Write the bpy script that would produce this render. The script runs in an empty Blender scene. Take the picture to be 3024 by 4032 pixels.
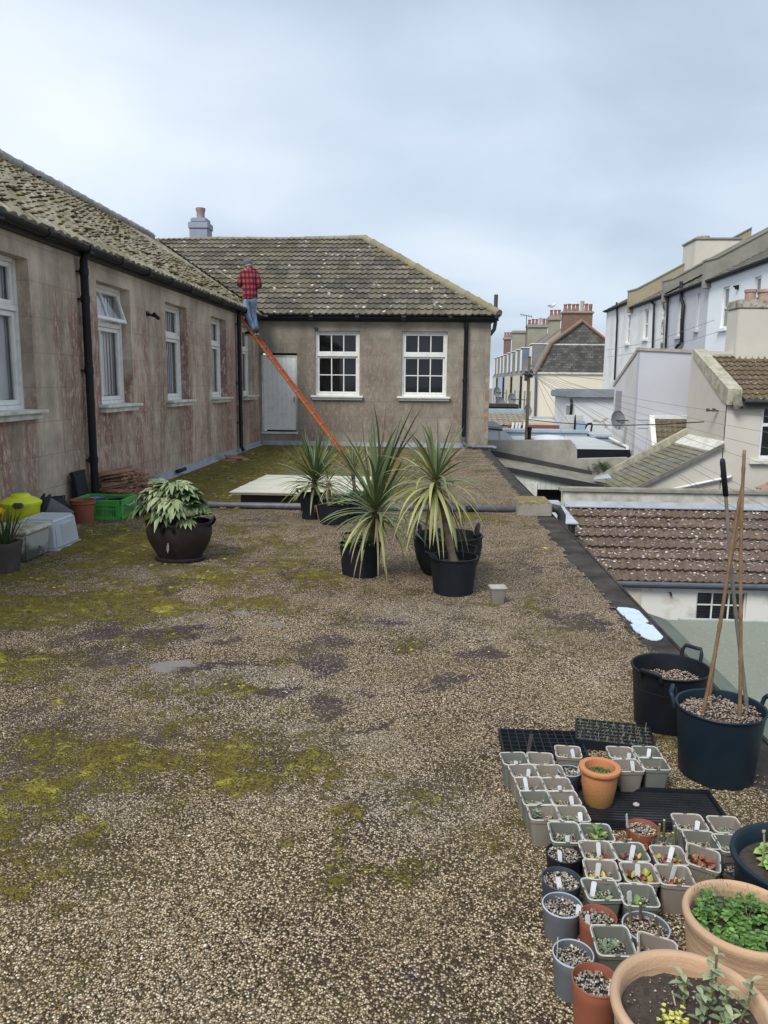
import bpy, bmesh, math, random
import numpy as np
from mathutils import Vector, Matrix
R_ = math.radians
random.seed(7)
rng = np.random.default_rng(11)
scene = bpy.context.scene
COL = scene.collection

# ------------------------------------------------------------------ camera
# camera stands on the flat roof at head height, looking along +Y (x right, z up)
F_, CX_, CY_, H_ = 3060., 1512., 2016., 1.63
def _cambasis():
    d = np.array([1690. - CX_, CY_ - 1510., F_]); y = d / np.linalg.norm(d)
    z = np.cross(np.array([1, -.010, 0.]), d); z /= np.linalg.norm(z)
    if z[1] < 0: z = -z
    x = np.cross(y, z)
    if x[0] < 0: x = -x
    return np.array([x, y, z])
CB = _cambasis(); CAMPOS = np.array([0, 0, H_])
cam_d = bpy.data.cameras.new("camera"); cam = bpy.data.objects.new("camera", cam_d); COL.objects.link(cam)
cam_d.sensor_width = 36; cam_d.sensor_fit = 'AUTO'; cam_d.lens = F_ / 4032 * 36
cam_d.clip_start = .05; cam_d.clip_end = 3000
m = Matrix.Identity(4)
for i in range(3):
    m[i][0] = CB[i][0]; m[i][1] = CB[i][1]; m[i][2] = -CB[i][2]; m[i][3] = CAMPOS[i]
cam.matrix_world = m
scene.camera = cam

# ------------------------------------------------------------------ world and light
SUN_EL, SUN_AZ = 50, 212          # azimuth clockwise from +Y
world = bpy.data.worlds.new("World"); scene.world = world; world.use_nodes = True
wt = world.node_tree; wn, wl = wt.nodes, wt.links
bg = wn['Background']; bg.inputs['Strength'].default_value = 0.12
sky = wn.new('ShaderNodeTexSky'); sky.sky_type = 'NISHITA'; sky.sun_disc = False
sky.sun_elevation = R_(SUN_EL); sky.sun_rotation = R_(SUN_AZ); sky.air_density = 1.2; sky.dust_density = 2
tc = wn.new('ShaderNodeTexCoord'); sp = wn.new('ShaderNodeSeparateXYZ'); wl.new(tc.outputs['Generated'], sp.inputs[0])
def wmath(op, a, b):
    n = wn.new('ShaderNodeMath'); n.operation = op
    for k, v in enumerate((a, b)):
        if isinstance(v, (int, float)): n.inputs[k].default_value = v
        elif v is not None: wl.new(v, n.inputs[k])
    return n.outputs[0]
zz = wmath('ADD', wmath('MAXIMUM', sp.outputs[2], 0.0), .28)
cb = wn.new('ShaderNodeCombineXYZ')
wl.new(wmath('DIVIDE', sp.outputs[0], zz), cb.inputs[0]); wl.new(wmath('DIVIDE', sp.outputs[1], zz), cb.inputs[1])
cb.inputs[2].default_value = 3.3
def wnoise(scale, detail, dist, rough=.5):
    n = wn.new('ShaderNodeTexNoise'); n.inputs['Scale'].default_value = scale; n.inputs['Detail'].default_value = detail
    n.inputs['Distortion'].default_value = dist; n.inputs['Roughness'].default_value = rough
    wl.new(cb.outputs[0], n.inputs['Vector']); return n.outputs['Fac']
cl = wmath('ADD', wmath('MULTIPLY', wnoise(.62, 3, .3, .45), .76), wmath('MULTIPLY', wnoise(1.7, 5, .4, .5), .24))
rp = wn.new('ShaderNodeValToRGB'); wl.new(cl, rp.inputs[0])
e = rp.color_ramp.elements
e[0].position = .42; e[0].color = (3.35/10, 4.05/10, 5.0/10, 1)
e[1].position = .66; e[1].color = (6.6/10, 7.1/10, 7.7/10, 1)
x_ = e.new(.505); x_.color = (4.6/10, 5.35/10, 6.3/10, 1)
sc = wn.new('ShaderNodeVectorMath'); sc.operation = 'SCALE'; sc.inputs['Scale'].default_value = 5.35
wl.new(rp.outputs[0], sc.inputs[0])
mx = wn.new('ShaderNodeMixRGB'); mx.inputs[0].default_value = .94
wl.new(sky.outputs[0], mx.inputs[1]); wl.new(sc.outputs[0], mx.inputs[2]); wl.new(mx.outputs[0], bg.inputs['Color'])
sun_d = bpy.data.lights.new("sun", 'SUN'); sun_d.energy = 1.5; sun_d.angle = R_(25); sun_d.color = (1, .97, .92)
sun = bpy.data.objects.new("sun", sun_d); COL.objects.link(sun)
sdir = Vector((math.sin(R_(SUN_AZ)) * math.cos(R_(SUN_EL)), math.cos(R_(SUN_AZ)) * math.cos(R_(SUN_EL)), math.sin(R_(SUN_EL))))
sun.rotation_euler = sdir.to_track_quat('Z', 'Y').to_euler(); sun.location = (0, 0, 30)
scene.view_settings.view_transform = 'Standard'; scene.view_settings.look = 'None'
scene.view_settings.exposure = 1.14; scene.view_settings.gamma = 1

# ------------------------------------------------------------------ measuring helpers
# frames of the survey photograph: origin and scale of each enlarged crop
ZO = {'S': (0, 0, 1.), 'D': (0, 0, 1.82278), 'A': (0, 500, .66305), 'B': (0, 1100, .66305), 'C': (650, 780, .81374), 'E': (1850, 850, .70765),
      'F': (1850, 1650, .70765), 'P': (1850, 2800, .70765), 'N': (1900, 1150, .36166), 'T': (2350, 850, .40627), 'U': (2350, 1350, .40627),
      'L': (0, 1800, .54249), 'K': (1050, 1600, .57264), 'R': (2000, 3200, .61724), 'M': (900, 1000, .16272), 'X': (2400, 2450, .37613),
      'H': (1900, 1500, .36166), 'J': (0, 2200, .96444), 'J2': (0, 3000, .66305), 'J3': (1000, 3000, .66305), 'G': (1500, 2000, .60277), 'W': (900, 1700, .66305)}
def ray(x, y, z='S'):
    o = ZO[z]
    return CB @ np.array([o[0] + x * o[2] - CX_, CY_ - o[1] - y * o[2], F_])
def pl(ax, v, x, y, z='S'):
    r = ray(x, y, z); t = (v - CAMPOS[ax]) / r[ax]
    return Vector(CAMPOS + r * t)
def G(x, y, z='S', h=0.): return pl(2, h, x, y, z)
def V(Y, x, y, z='S'): return pl(1, Y, x, y, z)

# ------------------------------------------------------------------ object helpers
def tag(o, label=None, cat=None, group=None, kind=None):
    if label: o['label'] = label
    if cat: o['category'] = cat
    if group: o['group'] = group
    if kind: o['kind'] = kind
    return o
def thing(name, label, cat, loc=(0, 0, 0), rz=0, group=None):
    o = bpy.data.objects.new(name, None); COL.objects.link(o); o.location = loc; o.rotation_euler = (0, 0, rz)
    o.empty_display_size = .1
    return tag(o, label, cat, group)
def wloc(o):
    v = Vector((0, 0, 0))
    while o is not None: v += o.location; o = o.parent
    return v
def inst(name, mesh, parent=None, loc=(0, 0, 0), rz=0, scale=None):
    o = bpy.data.objects.new(name, mesh); COL.objects.link(o); o.parent = parent; o.location = loc; o.rotation_euler = (0, 0, rz)
    if scale: o.scale = (scale,) * 3 if isinstance(scale, (int, float)) else scale
    return o
def copy_tree(o, parent=None):
    c = o.copy(); COL.objects.link(c); c.parent = parent
    for ch in o.children: copy_tree(ch, c)
    return c

class MB:
    """collects shapes, then links them as ONE mesh object"""
    def __init__(s): s.v = []; s.f = []; s.r = []; s.cur = .5
    def add(s, vs, fs, r=None):
        o = len(s.v); s.v += [tuple(p) for p in vs]; r = s.cur if r is None else r
        for f in fs: s.f.append(tuple(i + o for i in f)); s.r.append(r)
        return s
    def box(s, a, b, M=None, r=None):
        x0, y0, z0 = [min(p) for p in zip(a, b)]; x1, y1, z1 = [max(p) for p in zip(a, b)]
        vs = [Vector(p) for p in ((x0, y0, z0), (x1, y0, z0), (x1, y1, z0), (x0, y1, z0), (x0, y0, z1), (x1, y0, z1), (x1, y1, z1), (x0, y1, z1))]
        if M is not None: vs = [M @ p for p in vs]
        return s.add(vs, [(0, 3, 2, 1), (4, 5, 6, 7), (0, 1, 5, 4), (1, 2, 6, 5), (2, 3, 7, 6), (3, 0, 4, 7)], r)
    def bbox(s, a, b, bev=.01, M=None, r=None):      # box with chamfered edges
        bm = bmesh.new(); bmesh.ops.create_cube(bm, size=1)
        a, b = Vector([min(p) for p in zip(a, b)]), Vector([max(p) for p in zip(a, b)])
        for v in bm.verts: v.co = Vector([(a[i] + b[i]) / 2 + v.co[i] * (b[i] - a[i]) for i in range(3)])
        bmesh.ops.bevel(bm, geom=bm.edges[:], offset=bev, segments=2, affect='EDGES')
        return s.bm(bm, M, r)
    def bm(s, bm, M=None, r=None):
        bm.verts.index_update()
        vs = [(M @ v.co if M is not None else v.co.copy()) for v in bm.verts]; fs = [[v.index for v in f.verts] for f in bm.faces]
        bm.free(); return s.add(vs, fs, r)
    def tube(s, pts, rad, n=8, caps=True, r=None):
        pts = [Vector(p) for p in pts]; k = len(pts)
        rads = rad if isinstance(rad, (list, tuple)) else [rad] * k
        vs, fs = [], []; prev = None
        for i, p in enumerate(pts):
            t = (pts[min(i + 1, k - 1)] - pts[max(i - 1, 0)]).normalized()
            if prev is None: a = t.orthogonal().normalized()
            else:
                a = prev - t * prev.dot(t)
                a = a.normalized() if a.length > 1e-6 else t.orthogonal().normalized()
            prev = a; b = t.cross(a)
            for j in range(n):
                q = 2 * math.pi * j / n; vs.append(p + (a * math.cos(q) + b * math.sin(q)) * rads[i])
        for i in range(k - 1):
            for j in range(n):
                j2 = (j + 1) % n; fs.append((i * n + j, i * n + j2, (i + 1) * n + j2, (i + 1) * n + j))
        if caps: fs.append(tuple(reversed(range(n)))); fs.append(tuple(range((k - 1) * n, k * n)))
        return s.add(vs, fs, r)
    def lathe(s, prof, c=(0, 0, 0), n=32, sx=1, sy=1, r=None, close_bottom=True, close_top=False, wob=None):
        vs, fs = [], []; c = Vector(c)
        for i, (rr, z) in enumerate(prof):
            for j in range(n):
                q = 2 * math.pi * j / n; w = wob(q, z) if wob else 1
                vs.append(c + Vector((rr * sx * w * math.cos(q), rr * sy * w * math.sin(q), z)))
        for i in range(len(prof) - 1):
            for j in range(n):
                j2 = (j + 1) % n; fs.append((i * n + j, i * n + j2, (i + 1) * n + j2, (i + 1) * n + j))
        if close_bottom: fs.append(tuple(reversed(range(n))))
        if close_top: fs.append(tuple(range((len(prof) - 1) * n, len(prof) * n)))
        return s.add(vs, fs, r)
    def prism(s, poly, d, r=None):                   # polygon (3-D points) swept by vector d
        poly = [Vector(p) for p in poly]; d = Vector(d); n = len(poly)
        vs = poly + [p + d for p in poly]
        return s.add(vs, [tuple(reversed(range(n))), tuple(range(n, 2 * n))] + [(i, (i + 1) % n, n + (i + 1) % n, n + i) for i in range(n)], r)
    def blob(s, c, rad, sq=(1, 1, 1), sub=1, jit=.2, r=None):
        bm = bmesh.new(); bmesh.ops.create_icosphere(bm, subdivisions=sub, radius=1); c = Vector(c)
        for v in bm.verts:
            k = 1 + random.uniform(-jit, jit); v.co = Vector([c[i] + v.co[i] * rad * sq[i] * k for i in range(3)])
        return s.bm(bm, None, r)
    def leaf(s, p, d, up, L, w, droop=.3, seg=3, fold=.15, r=None):   # a pointed leaf on a curved midrib
        p = Vector(p); d = Vector(d).normalized(); up = Vector(up); side = d.cross(up)
        side = side.normalized() if side.length > 1e-5 else d.orthogonal().normalized()
        nn = side.cross(d).normalized(); vs, fs = [], []
        for i in range(seg + 1):
            t = i / seg; q = p + d * (L * t) + Vector((0, 0, -1)) * (droop * L * t * t)
            ww = w * (math.sin(math.pi * min(1, t * .92 + .08)) ** .7) * .5
            if i == seg: ww = w * .03
            vs += [q - side * ww + nn * fold * ww, q, q + side * ww + nn * fold * ww]
        for i in range(seg):
            a = i * 3; fs += [(a, a + 1, a + 4, a + 3), (a + 1, a + 2, a + 5, a + 4)]
        return s.add(vs, fs, r)
    def build(s, name, mat, parent=None, world=True, smooth=False, auto=None):
        off = wloc(parent) if (parent is not None and world) else Vector((0, 0, 0))
        me = bpy.data.meshes.new(name)
        me.from_pydata([(p[0] - off.x, p[1] - off.y, p[2] - off.z) for p in s.v], [], s.f); me.update()
        at = me.attributes.new("rnd", 'FLOAT', 'FACE'); at.data.foreach_set('value', np.array(s.r, dtype=np.float32))
        me.materials.append(mat)
        if smooth:
            me.polygons.foreach_set('use_smooth', [True] * len(me.polygons))
            if auto: me.set_sharp_from_angle(angle=R_(auto))
        o = bpy.data.objects.new(name, me); COL.objects.link(o); o.parent = parent
        return o
def struct(o): o['kind'] = 'structure'; return o

# ------------------------------------------------------------------ material helpers
class NT:
    def __init__(s, name):
        s.m = bpy.data.materials.new(name); s.m.use_nodes = True; s.n = s.m.node_tree.nodes; s.l = s.m.node_tree.links
        s.b = s.n['Principled BSDF']; s._o = None
    def put(s, sock, v):
        if v is None: return
        if isinstance(v, bpy.types.NodeSocket): s.l.new(v, sock)
        elif isinstance(v, (tuple, list)): sock.default_value = tuple(v) + ((1,) if len(v) == 3 and len(sock.default_value) == 4 else ())
        else: sock.default_value = v
    def obj(s):
        if s._o is None: s._o = s.n.new('ShaderNodeTexCoord').outputs['Object']
        return s._o
    def map(s, scale=(1, 1, 1), rot=(0, 0, 0), loc=(0, 0, 0), vec=None):
        k = s.n.new('ShaderNodeMapping'); s.l.new(vec or s.obj(), k.inputs[0])
        k.inputs['Scale'].default_value = scale; k.inputs['Rotation'].default_value = rot; k.inputs['Location'].default_value = loc
        return k.outputs[0]
    def noise(s, scale, detail=3, rough=.55, vec=None, dist=0, col=False):
        k = s.n.new('ShaderNodeTexNoise'); s.l.new(vec or s.obj(), k.inputs['Vector'])
        k.inputs['Scale'].default_value = scale; k.inputs['Detail'].default_value = detail; k.inputs['Roughness'].default_value = rough
        k.inputs['Distortion'].default_value = dist
        return k.outputs['Color' if col else 'Fac']
    def voro(s, scale, vec=None, feat='F1', out='Distance', rnd=1):
        k = s.n.new('ShaderNodeTexVoronoi'); k.feature = feat; s.l.new(vec or s.obj(), k.inputs['Vector'])
        k.inputs['Scale'].default_value = scale; k.inputs['Randomness'].default_value = rnd
        return k.outputs[out]
    def ramp(s, fac, stops, interp='LINEAR'):
        k = s.n.new('ShaderNodeValToRGB'); s.l.new(fac, k.inputs[0]); cr = k.color_ramp; cr.interpolation = interp
        while len(cr.elements) < len(stops): cr.elements.new(.5)
        for el, (p, c) in zip(cr.elements, stops):
            el.position = p; el.color = (c, c, c, 1) if isinstance(c, (int, float)) else tuple(c) + (1,)
        return k.outputs[0]
    def mix(s, fac, a, b, mode='MIX'):
        k = s.n.new('ShaderNodeMixRGB'); k.blend_type = mode
        s.put(k.inputs[0], fac); s.put(k.inputs[1], a); s.put(k.inputs[2], b); return k.outputs[0]
    def math(s, op, a, b=None, c=None, clamp=False):
        k = s.n.new('ShaderNodeMath'); k.operation = op; k.use_clamp = clamp
        s.put(k.inputs[0], a); s.put(k.inputs[1], b); s.put(k.inputs[2], c); return k.outputs[0]
    def attr(s, name, out='Fac'):
        k = s.n.new('ShaderNodeAttribute'); k.attribute_name = name; return k.outputs[out]
    def xyz(s, vec=None):
        k = s.n.new('ShaderNodeSeparateXYZ'); s.l.new(vec or s.obj(), k.inputs[0]); return k.outputs
    def objrnd(s): return s.n.new('ShaderNodeObjectInfo').outputs['Random']
    def fin(s, col, rough=.8, bump=None, bstr=.3, bdist=.01, spec=None, metal=None):
        s.put(s.b.inputs['Base Color'], col); s.put(s.b.inputs['Roughness'], rough)
        if spec is not None: s.put(s.b.inputs['Specular IOR Level'], spec)
        if metal is not None: s.put(s.b.inputs['Metallic'], metal)
        if bump is not None:
            k = s.n.new('ShaderNodeBump'); k.inputs['Strength'].default_value = bstr; k.inputs['Distance'].default_value = bdist
            s.l.new(bump, k.inputs['Height']); s.l.new(k.outputs[0], s.b.inputs['Normal'])
        return s.m
_MC = {}
def mat(name, c1, c2=None, scale=8, rough=.7, bump=.15, bscale=None, spec=None, metal=None, vary=0, bdist=.005, lo=.35, hi=.7):
    if name in _MC: return _MC[name]
    t = NT(name); c2 = c2 or tuple(v * .72 for v in c1)
    f = t.noise(scale, 5, .6); col = t.mix(t.ramp(f, [(lo, 0.), (hi, 1.)]), c1, c2)
    if vary:
        k = t.math('MULTIPLY_ADD', t.attr('rnd'), vary * 2, 1 - vary); col = t.mix(1, col, k, 'MULTIPLY')
    m_ = t.fin(col, t.math('MULTIPLY_ADD', f, .25, rough - .12), t.noise(bscale or scale * 5, 4, .6), bump, bdist, spec, metal)
    _MC[name] = m_; return m_
# ================================================================== SETTING: ground and the flat gravel roof
XL, XE, YE = -4.37, 1.60, 20.05
def m_asphalt():
    t = NT('yard_ground'); return t.fin(t.mix(t.noise(.6, 5), (.12, .115, .11), (.2, .19, .18)), .9, t.noise(20, 4), .3)
g = MB(); g.add([(-1500, -1500, -6.2), (1500, -1500, -6.2), (1500, 1500, -6.2), (-1500, 1500, -6.2)], [(0, 1, 2, 3)])
struct(g.build('ground', m_asphalt()))

# value noise used for the layout of moss and bare patches
_lat = rng.random((256, 256))
def vnoise(x, y):
    xi = np.floor(x).astype(int); yi = np.floor(y).astype(int); fx = x - xi; fy = y - yi
    fx = fx * fx * (3 - 2 * fx); fy = fy * fy * (3 - 2 * fy); a = lambda i, j: _lat[(xi + i) % 256, (yi + j) % 256]
    return (a(0, 0) * (1 - fx) + a(1, 0) * fx) * (1 - fy) + (a(0, 1) * (1 - fx) + a(1, 1) * fx) * fy
def fbm(x, y, s, oct=4):
    o = 0; w = 0
    for k in range(oct): o = o + vnoise(x * s * 2 ** k + 17 * k, y * s * 2 ** k + 31 * k) * .55 ** k; w += .55 ** k
    return o / w
MOSS = [('J', 600, 820, .8, .30, 1.0), ('J', 280, 800, .35, .2, .8), ('J', 880, 850, .45, .22, .8), ('J', 850, 580, .35, .22, .45), ('J', 450, 180, .8, .5, .9), ('J', 150, 220, .6, .5, 1.),
        ('J', 40, 430, .35, .45, .9), ('J', 1060, 205, .5, .25, .75), ('J', 1250, 60, .9, .45, .8), ('J', 880, 80, .5, .4, .9), ('J2', 220, 300, .22, .13, .7), ('J2', 430, 500, .25, .12, .75),
        ('J2', 140, 700, .1, .06, .9), ('J2', 580, 390, .08, .06, .9), ('J2', 370, 780, .06, .06, .8), ('J3', 650, 630, .22, .11, .8), ('J3', 480, 530, .09, .05, .9), ('J3', 950, 520, .13, .07, .7),
        ('J3', 620, 350, .15, .06, .6), ('J3', 320, 1080, .1, .05, .7), ('J3', 100, 450, .08, .06, .8), ('K', 1450, 770, .28, .22, 1.1), ('X', 820, 1600, .13, .12, .9), ('J', 1600, 160, .3, .2, .45),
        ('L', 760, 620, .7, .6, .9), ('L', 900, 720, .4, .3, .6), ('L', 1480, 850, .5, .35, .8), ('G', 560, 50, .5, .25, .8), ('K', 200, 1150, .5, .3, .8), ('K', 130, 960, .5, .4, .8), ('G', 760, 660, .07, .05, .9)]
DARK = [('J', 340, 310, .22, .16), ('J', 180, 390, .2, .12), ('J', 420, 400, .17, .12), ('J', 740, 300, .3, .1), ('J', 960, 345, .16, .12), ('J', 1340, 335, .19, .19), ('J', 1270, 435, .17, .14),
        ('J', 1200, 550, .12, .1), ('J', 1330, 615, .11, .08), ('J', 1470, 660, .1, .05), ('J', 1600, 265, .16, .14), ('J', 880, 440, .2, .1), ('J', 1100, 545, .12, .07), ('J', 1440, 540, .1, .09), ('J', 700, 130, .25, .3),
        ('G', 480, 1130, .2, .1), ('G', 560, 960, .2, .13), ('G', 660, 850, .07, .05), ('G', 1280, 770, .22, .25), ('G', 980, 400, .1, .1), ('J', 600, 690, .2, .06), ('J', 540, 320, .16, .1)]
PALE = [('J', 1000, 520, .9, .35), ('J', 560, 280, .7, .35), ('J', 300, 960, .45, .2), ('J', 1350, 720, .5, .2), ('J2', 650, 250, .3, .15), ('J3', 1100, 300, .3, .2), ('G', 300, 700, .6, .5), ('L', 1050, 840, .7, .3), ('K', 60, 800, .4, .3), ('J', 480, 60, .4, .3)]
GREY = [('J', 750, 420, .24, .13), ('J', 1060, 268, .08, .06), ('J', 960, 220, .09, .07)]
def masks(X, Y):
    wx = X + (fbm(X, Y, 3.1, 5) - .5) * .55; wy = Y + (fbm(X + 50, Y, 3.4, 5) - .5) * .55
    def blobs(lst, g_=1.):
        o = np.zeros_like(X)
        for b in lst:
            c = G(b[1], b[2], b[0]); s = b[5] if len(b) > 5 else 1
            o = np.maximum(o, s * np.exp(-1.1 * (((wx - c.x) / (b[3] * g_)) ** 2 + ((wy - c.y) / (b[4] * g_)) ** 2)))
        return o
    n1 = fbm(X, Y, 1.7, 5); n2 = fbm(X + 9, Y + 40, 5.5, 4)
    far = np.clip((Y - 9.6) / 1.6, 0, 1) * np.clip((.6 - X) / 1.0, 0, 1)
    side = np.clip((-X - 1.6) / 1.4, 0, 1) * np.clip((Y - 4.8) / 1.2, 0, 1)
    moss = blobs(MOSS) + far * .62 + side * .50 + .10 + np.clip((-X - .1) / 1.2, 0, 1) * .13
    moss = np.clip((moss * .88 + (n1 - .5) * 1.2 + (n2 - .5) * 1.1 - .05) * 1.0, 0, 1)
    moss *= np.clip((1.40 - X) / .2, .25, 1)
    dark = np.clip((blobs(DARK, 1.25) + (n2 - .5) * .9 + (n1 - .5) * .5 - .42) * 3.0, 0, 1)
    dark = np.maximum(dark, np.clip((fbm(X + 70, Y + 3, 1.1, 5) - .60) * 5, 0, .8))
    pale = np.clip(blobs(PALE) + (n1 - .5) * 1.2, 0, 1)
    grey = np.clip((blobs(GREY) + (n2 - .5) * .25 - .5) * 9, 0, 1)
    return moss, dark, pale, grey
def m_gravel():
    t = NT('gravel_with_moss')
    mk = t.n.new('ShaderNodeAttribute'); mk.attribute_name = 'mask'
    sp_ = t.n.new('ShaderNodeSeparateColor'); t.l.new(mk.outputs['Color'], sp_.inputs[0]); moss, dark, pale = sp_.outputs
    grey = mk.outputs['Alpha']
    jit = t.map((1, 1, 1))
    vd = t.voro(132, jit); vc = t.voro(132, jit, out='Color')
    rs = t.xyz(vc)[0]
    stone = t.ramp(rs, [(0, (.075, .055, .036)), (.2, (.17, .13, .082)), (.42, (.32, .25, .16)), (.62, (.47, .38, .265)), (.8, (.62, .53, .39)), (.93, (.76, .68, .55)), (1, (.84, .79, .7))])
    stone = t.mix(1, stone, t.mix(t.ramp(t.math('DIVIDE', t.xyz()[1], 10.), [(.25, 0.), (.55, 1.)]), (1.0, .94, .83), (1.0, .91, .88)), 'MULTIPLY'); stone = t.mix(1, stone, (1.30, 1.28, 1.28), 'MULTIPLY'); stone = t.mix(t.math('MULTIPLY', pale, .5), stone, (.70, .63, .55))
    big = t.noise(.9, 4); stone = t.mix(t.ramp(big, [(.35, 0.), (.7, .40)]), stone, (.16, .125, .075))
    dirt = t.math('ADD', t.noise(2.6, 6, .7, dist=.4), t.math('MULTIPLY_ADD', rs, -.42, .2)); dirt = t.math('ADD', dirt, t.math('MULTIPLY_ADD', t.noise(.8, 5, .6), .7, -.35)); stone = t.mix(t.ramp(dirt, [(.45, 0.), (.58, .85)]), stone, (.060, .043, .027))
    gap = t.ramp(vd, [(.26, 0.), (.62, 1.)]); stone = t.mix(gap, stone, t.mix(.84, stone, (.028, .021, .014)))
    fine = t.noise(60, 3, .7); fine2 = t.noise(16, 5, .8)
    dk = t.mix(t.ramp(t.math('ADD', fine, t.math('MULTIPLY_ADD', rs, .35, -.17)), [(.64, 0.), (.72, 1.)]), (.058, .040, .043), (.44, .37, .34))
    c = t.mix(t.ramp(t.math('ADD', t.math('MULTIPLY', dark, .75), t.math('MULTIPLY_ADD', t.math('ADD', t.noise(8, 6, .8, dist=.6), fine), 2.0, -2.0)), [(.30, 0.), (.48, 1.)]), stone, dk)
    mcol = t.mix(t.ramp(fine2, [(.35, 0.), (.65, 1.)]), (.105, .078, .020), (.205, .180, .034))
    mcol = t.mix(t.ramp(t.noise(5.5, 6, .75, dist=.5), [(.54, 0.), (.66, .9)]), mcol, (.42, .39, .06))
    mcol = t.mix(t.ramp(fine, [(.3, 1.), (.5, 0.)]), mcol, (.045, .03, .014))
    mf = t.ramp(t.math('ADD', t.math('MULTIPLY', moss, .62), t.math('ADD', t.math('MULTIPLY_ADD', rs, .30, -.15), t.math('MULTIPLY_ADD', t.math('ADD', t.math('ADD', t.noise(4.5, 5, .7), t.noise(17, 5, .75)), fine), 1.5, -2.25))), [(.38, 0.), (.54, 1.)])
    mf = t.math('MULTIPLY', mf, t.ramp(t.voro(55, out='Distance'), [(.1, .75), (.3, 1.)]))
    c = t.mix(t.math('MULTIPLY', t.ramp(t.noise(1.1, 5, .65), [(.42, 0.), (.66, .24)]), t.ramp(t.xyz()[1], [(0, 1.), (1, 1.)])), c, (.20, .165, .06)); c = t.mix(mf, c, mcol)
    c = t.mix(grey, c, t.mix(fine2, (.16, .15, .14), (.22, .205, .19)))
    hgt = t.math('ADD', t.math('MULTIPLY', t.math('SUBTRACT', 1., vd), t.math('SUBTRACT', 1., grey)), t.math('MULTIPLY', t.math('MULTIPLY', t.noise(140, 3), mf), 1.2))
    return t.fin(c, .9, hgt, 1.0, .008, spec=.12)
def gravel_roof():
    xs = np.linspace(XL - .02, 1.50, 220); ys = np.concatenate([np.linspace(.2, 8, 300), np.linspace(8.04, YE + .02, 260)])
    X, Y = np.meshgrid(xs, ys); moss, dark, pale, grey = masks(X, Y)
    Z = (fbm(X, Y, .8) - .5) * .02 + moss * (.006 + .02 * fbm(X, Y, 9, 3)) - dark * .004 + (fbm(X, Y, 14, 2) - .5) * .008
    Z = np.where(X > 1.36, Z * .3 - .004, Z)
    # ragged edge: gravel thins out over the felt strip
    ny, nx = X.shape; v = np.stack([X, Y, Z], -1).reshape(-1, 3)
    i = (np.arange(ny - 1)[:, None] * nx + np.arange(nx - 1)[None]).ravel()
    f = np.stack([i, i + 1, i + nx + 1, i + nx], 1)
    edge = 1.40 + (fbm(Y * 0 + 3, Y, 2.2, 4) - .5) * .16 + (fbm(X, Y, 16, 2) - .5) * .11 + np.clip((Y - 12) / 8, 0, 1) * -.06
    keep = (X < edge).reshape(-1)[f].all(1); f = f[keep]
    me = bpy.data.meshes.new('gravel_roof'); me.from_pydata(v.tolist(), [], f.tolist()); me.update()
    a = me.attributes.new('mask', 'FLOAT_COLOR', 'POINT'); a.data.foreach_set('color', np.stack([moss, dark, pale, grey], -1).reshape(-1).astype(np.float32))
    me.polygons.foreach_set('use_smooth', [True] * len(me.polygons)); me.materials.append(m_gravel())
    o = bpy.data.objects.new('gravel_roof', me); COL.objects.link(o); struct(o)
gravel_roof()

# loose stones: real geometry in the near part of the roof (uncountable)
def stone_mesh(P, size, cols, name, m_, parent=None, flat=.55):
    n = len(P); k = np.array([[1, 0, 0], [0, 1, 0], [-1, 0, 0], [0, -1, 0], [.25, .1, 1], [-.2, -.15, -.8]], float)
    S = k[None] * (1 + rng.uniform(-.35, .35, (n, 6, 1))); s = size * rng.lognormal(0, .28, n)
    S *= (s[:, None, None] * .5) * np.stack([np.ones(n), rng.uniform(.55, .9, n), np.full(n, flat) * rng.uniform(.7, 1.3, n)], -1)[:, None]
    a = rng.uniform(0, 6.283, n); t = rng.normal(0, .35, n)
    ct, st = np.cos(t)[:, None], np.sin(t)[:, None]; y, z = S[..., 1].copy(), S[..., 2].copy(); S[..., 1] = y * ct - z * st; S[..., 2] = y * st + z * ct
    ca, sa = np.cos(a)[:, None], np.sin(a)[:, None]; x, y = S[..., 0].copy(), S[..., 1].copy(); S[..., 0] = x * ca - y * sa; S[..., 1] = x * sa + y * ca
    Vv = (S + P[:, None]).reshape(-1, 3)
    tri = np.array([[0, 1, 4], [1, 2, 4], [2, 3, 4], [3, 0, 4], [1, 0, 5], [2, 1, 5], [3, 2, 5], [0, 3, 5]])
    Fc = (tri[None] + (np.arange(n) * 6)[:, None, None]).reshape(-1, 3)
    me = bpy.data.meshes.new(name); me.vertices.add(len(Vv)); me.vertices.foreach_set('co', Vv.ravel().astype(np.float32))
    me.loops.add(len(Fc) * 3); me.loops.foreach_set('vertex_index', Fc.ravel().astype(np.int32))
    me.polygons.add(len(Fc)); me.polygons.foreach_set('loop_start', np.arange(0, len(Fc) * 3, 3, dtype=np.int32))
    me.update(calc_edges=True); me.validate()
    at = me.attributes.new('rnd', 'FLOAT', 'FACE'); at.data.foreach_set('value', np.repeat(cols, 8).astype(np.float32))
    me.materials.append(m_); o = bpy.data.objects.new(name, me); COL.objects.link(o); o.parent = parent; return o
def m_stones(name, stops):
    t = NT(name); r = t.attr('rnd'); return t.fin(t.mix(t.math('MULTIPLY', t.noise(300, 2), .4), t.ramp(r, stops), (.1, .08, .06)), .75, spec=.3)
STN = [(0, (.05, .036, .022)), (.15, (.18, .13, .08)), (.36, (.38, .295, .18)), (.58, (.57, .46, .31)), (.78, (.63, .52, .345)), (.92, (.78, .69, .51)), (1, (.86, .80, .68))]
m_loose = m_stones('loose_stones', STN)
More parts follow.
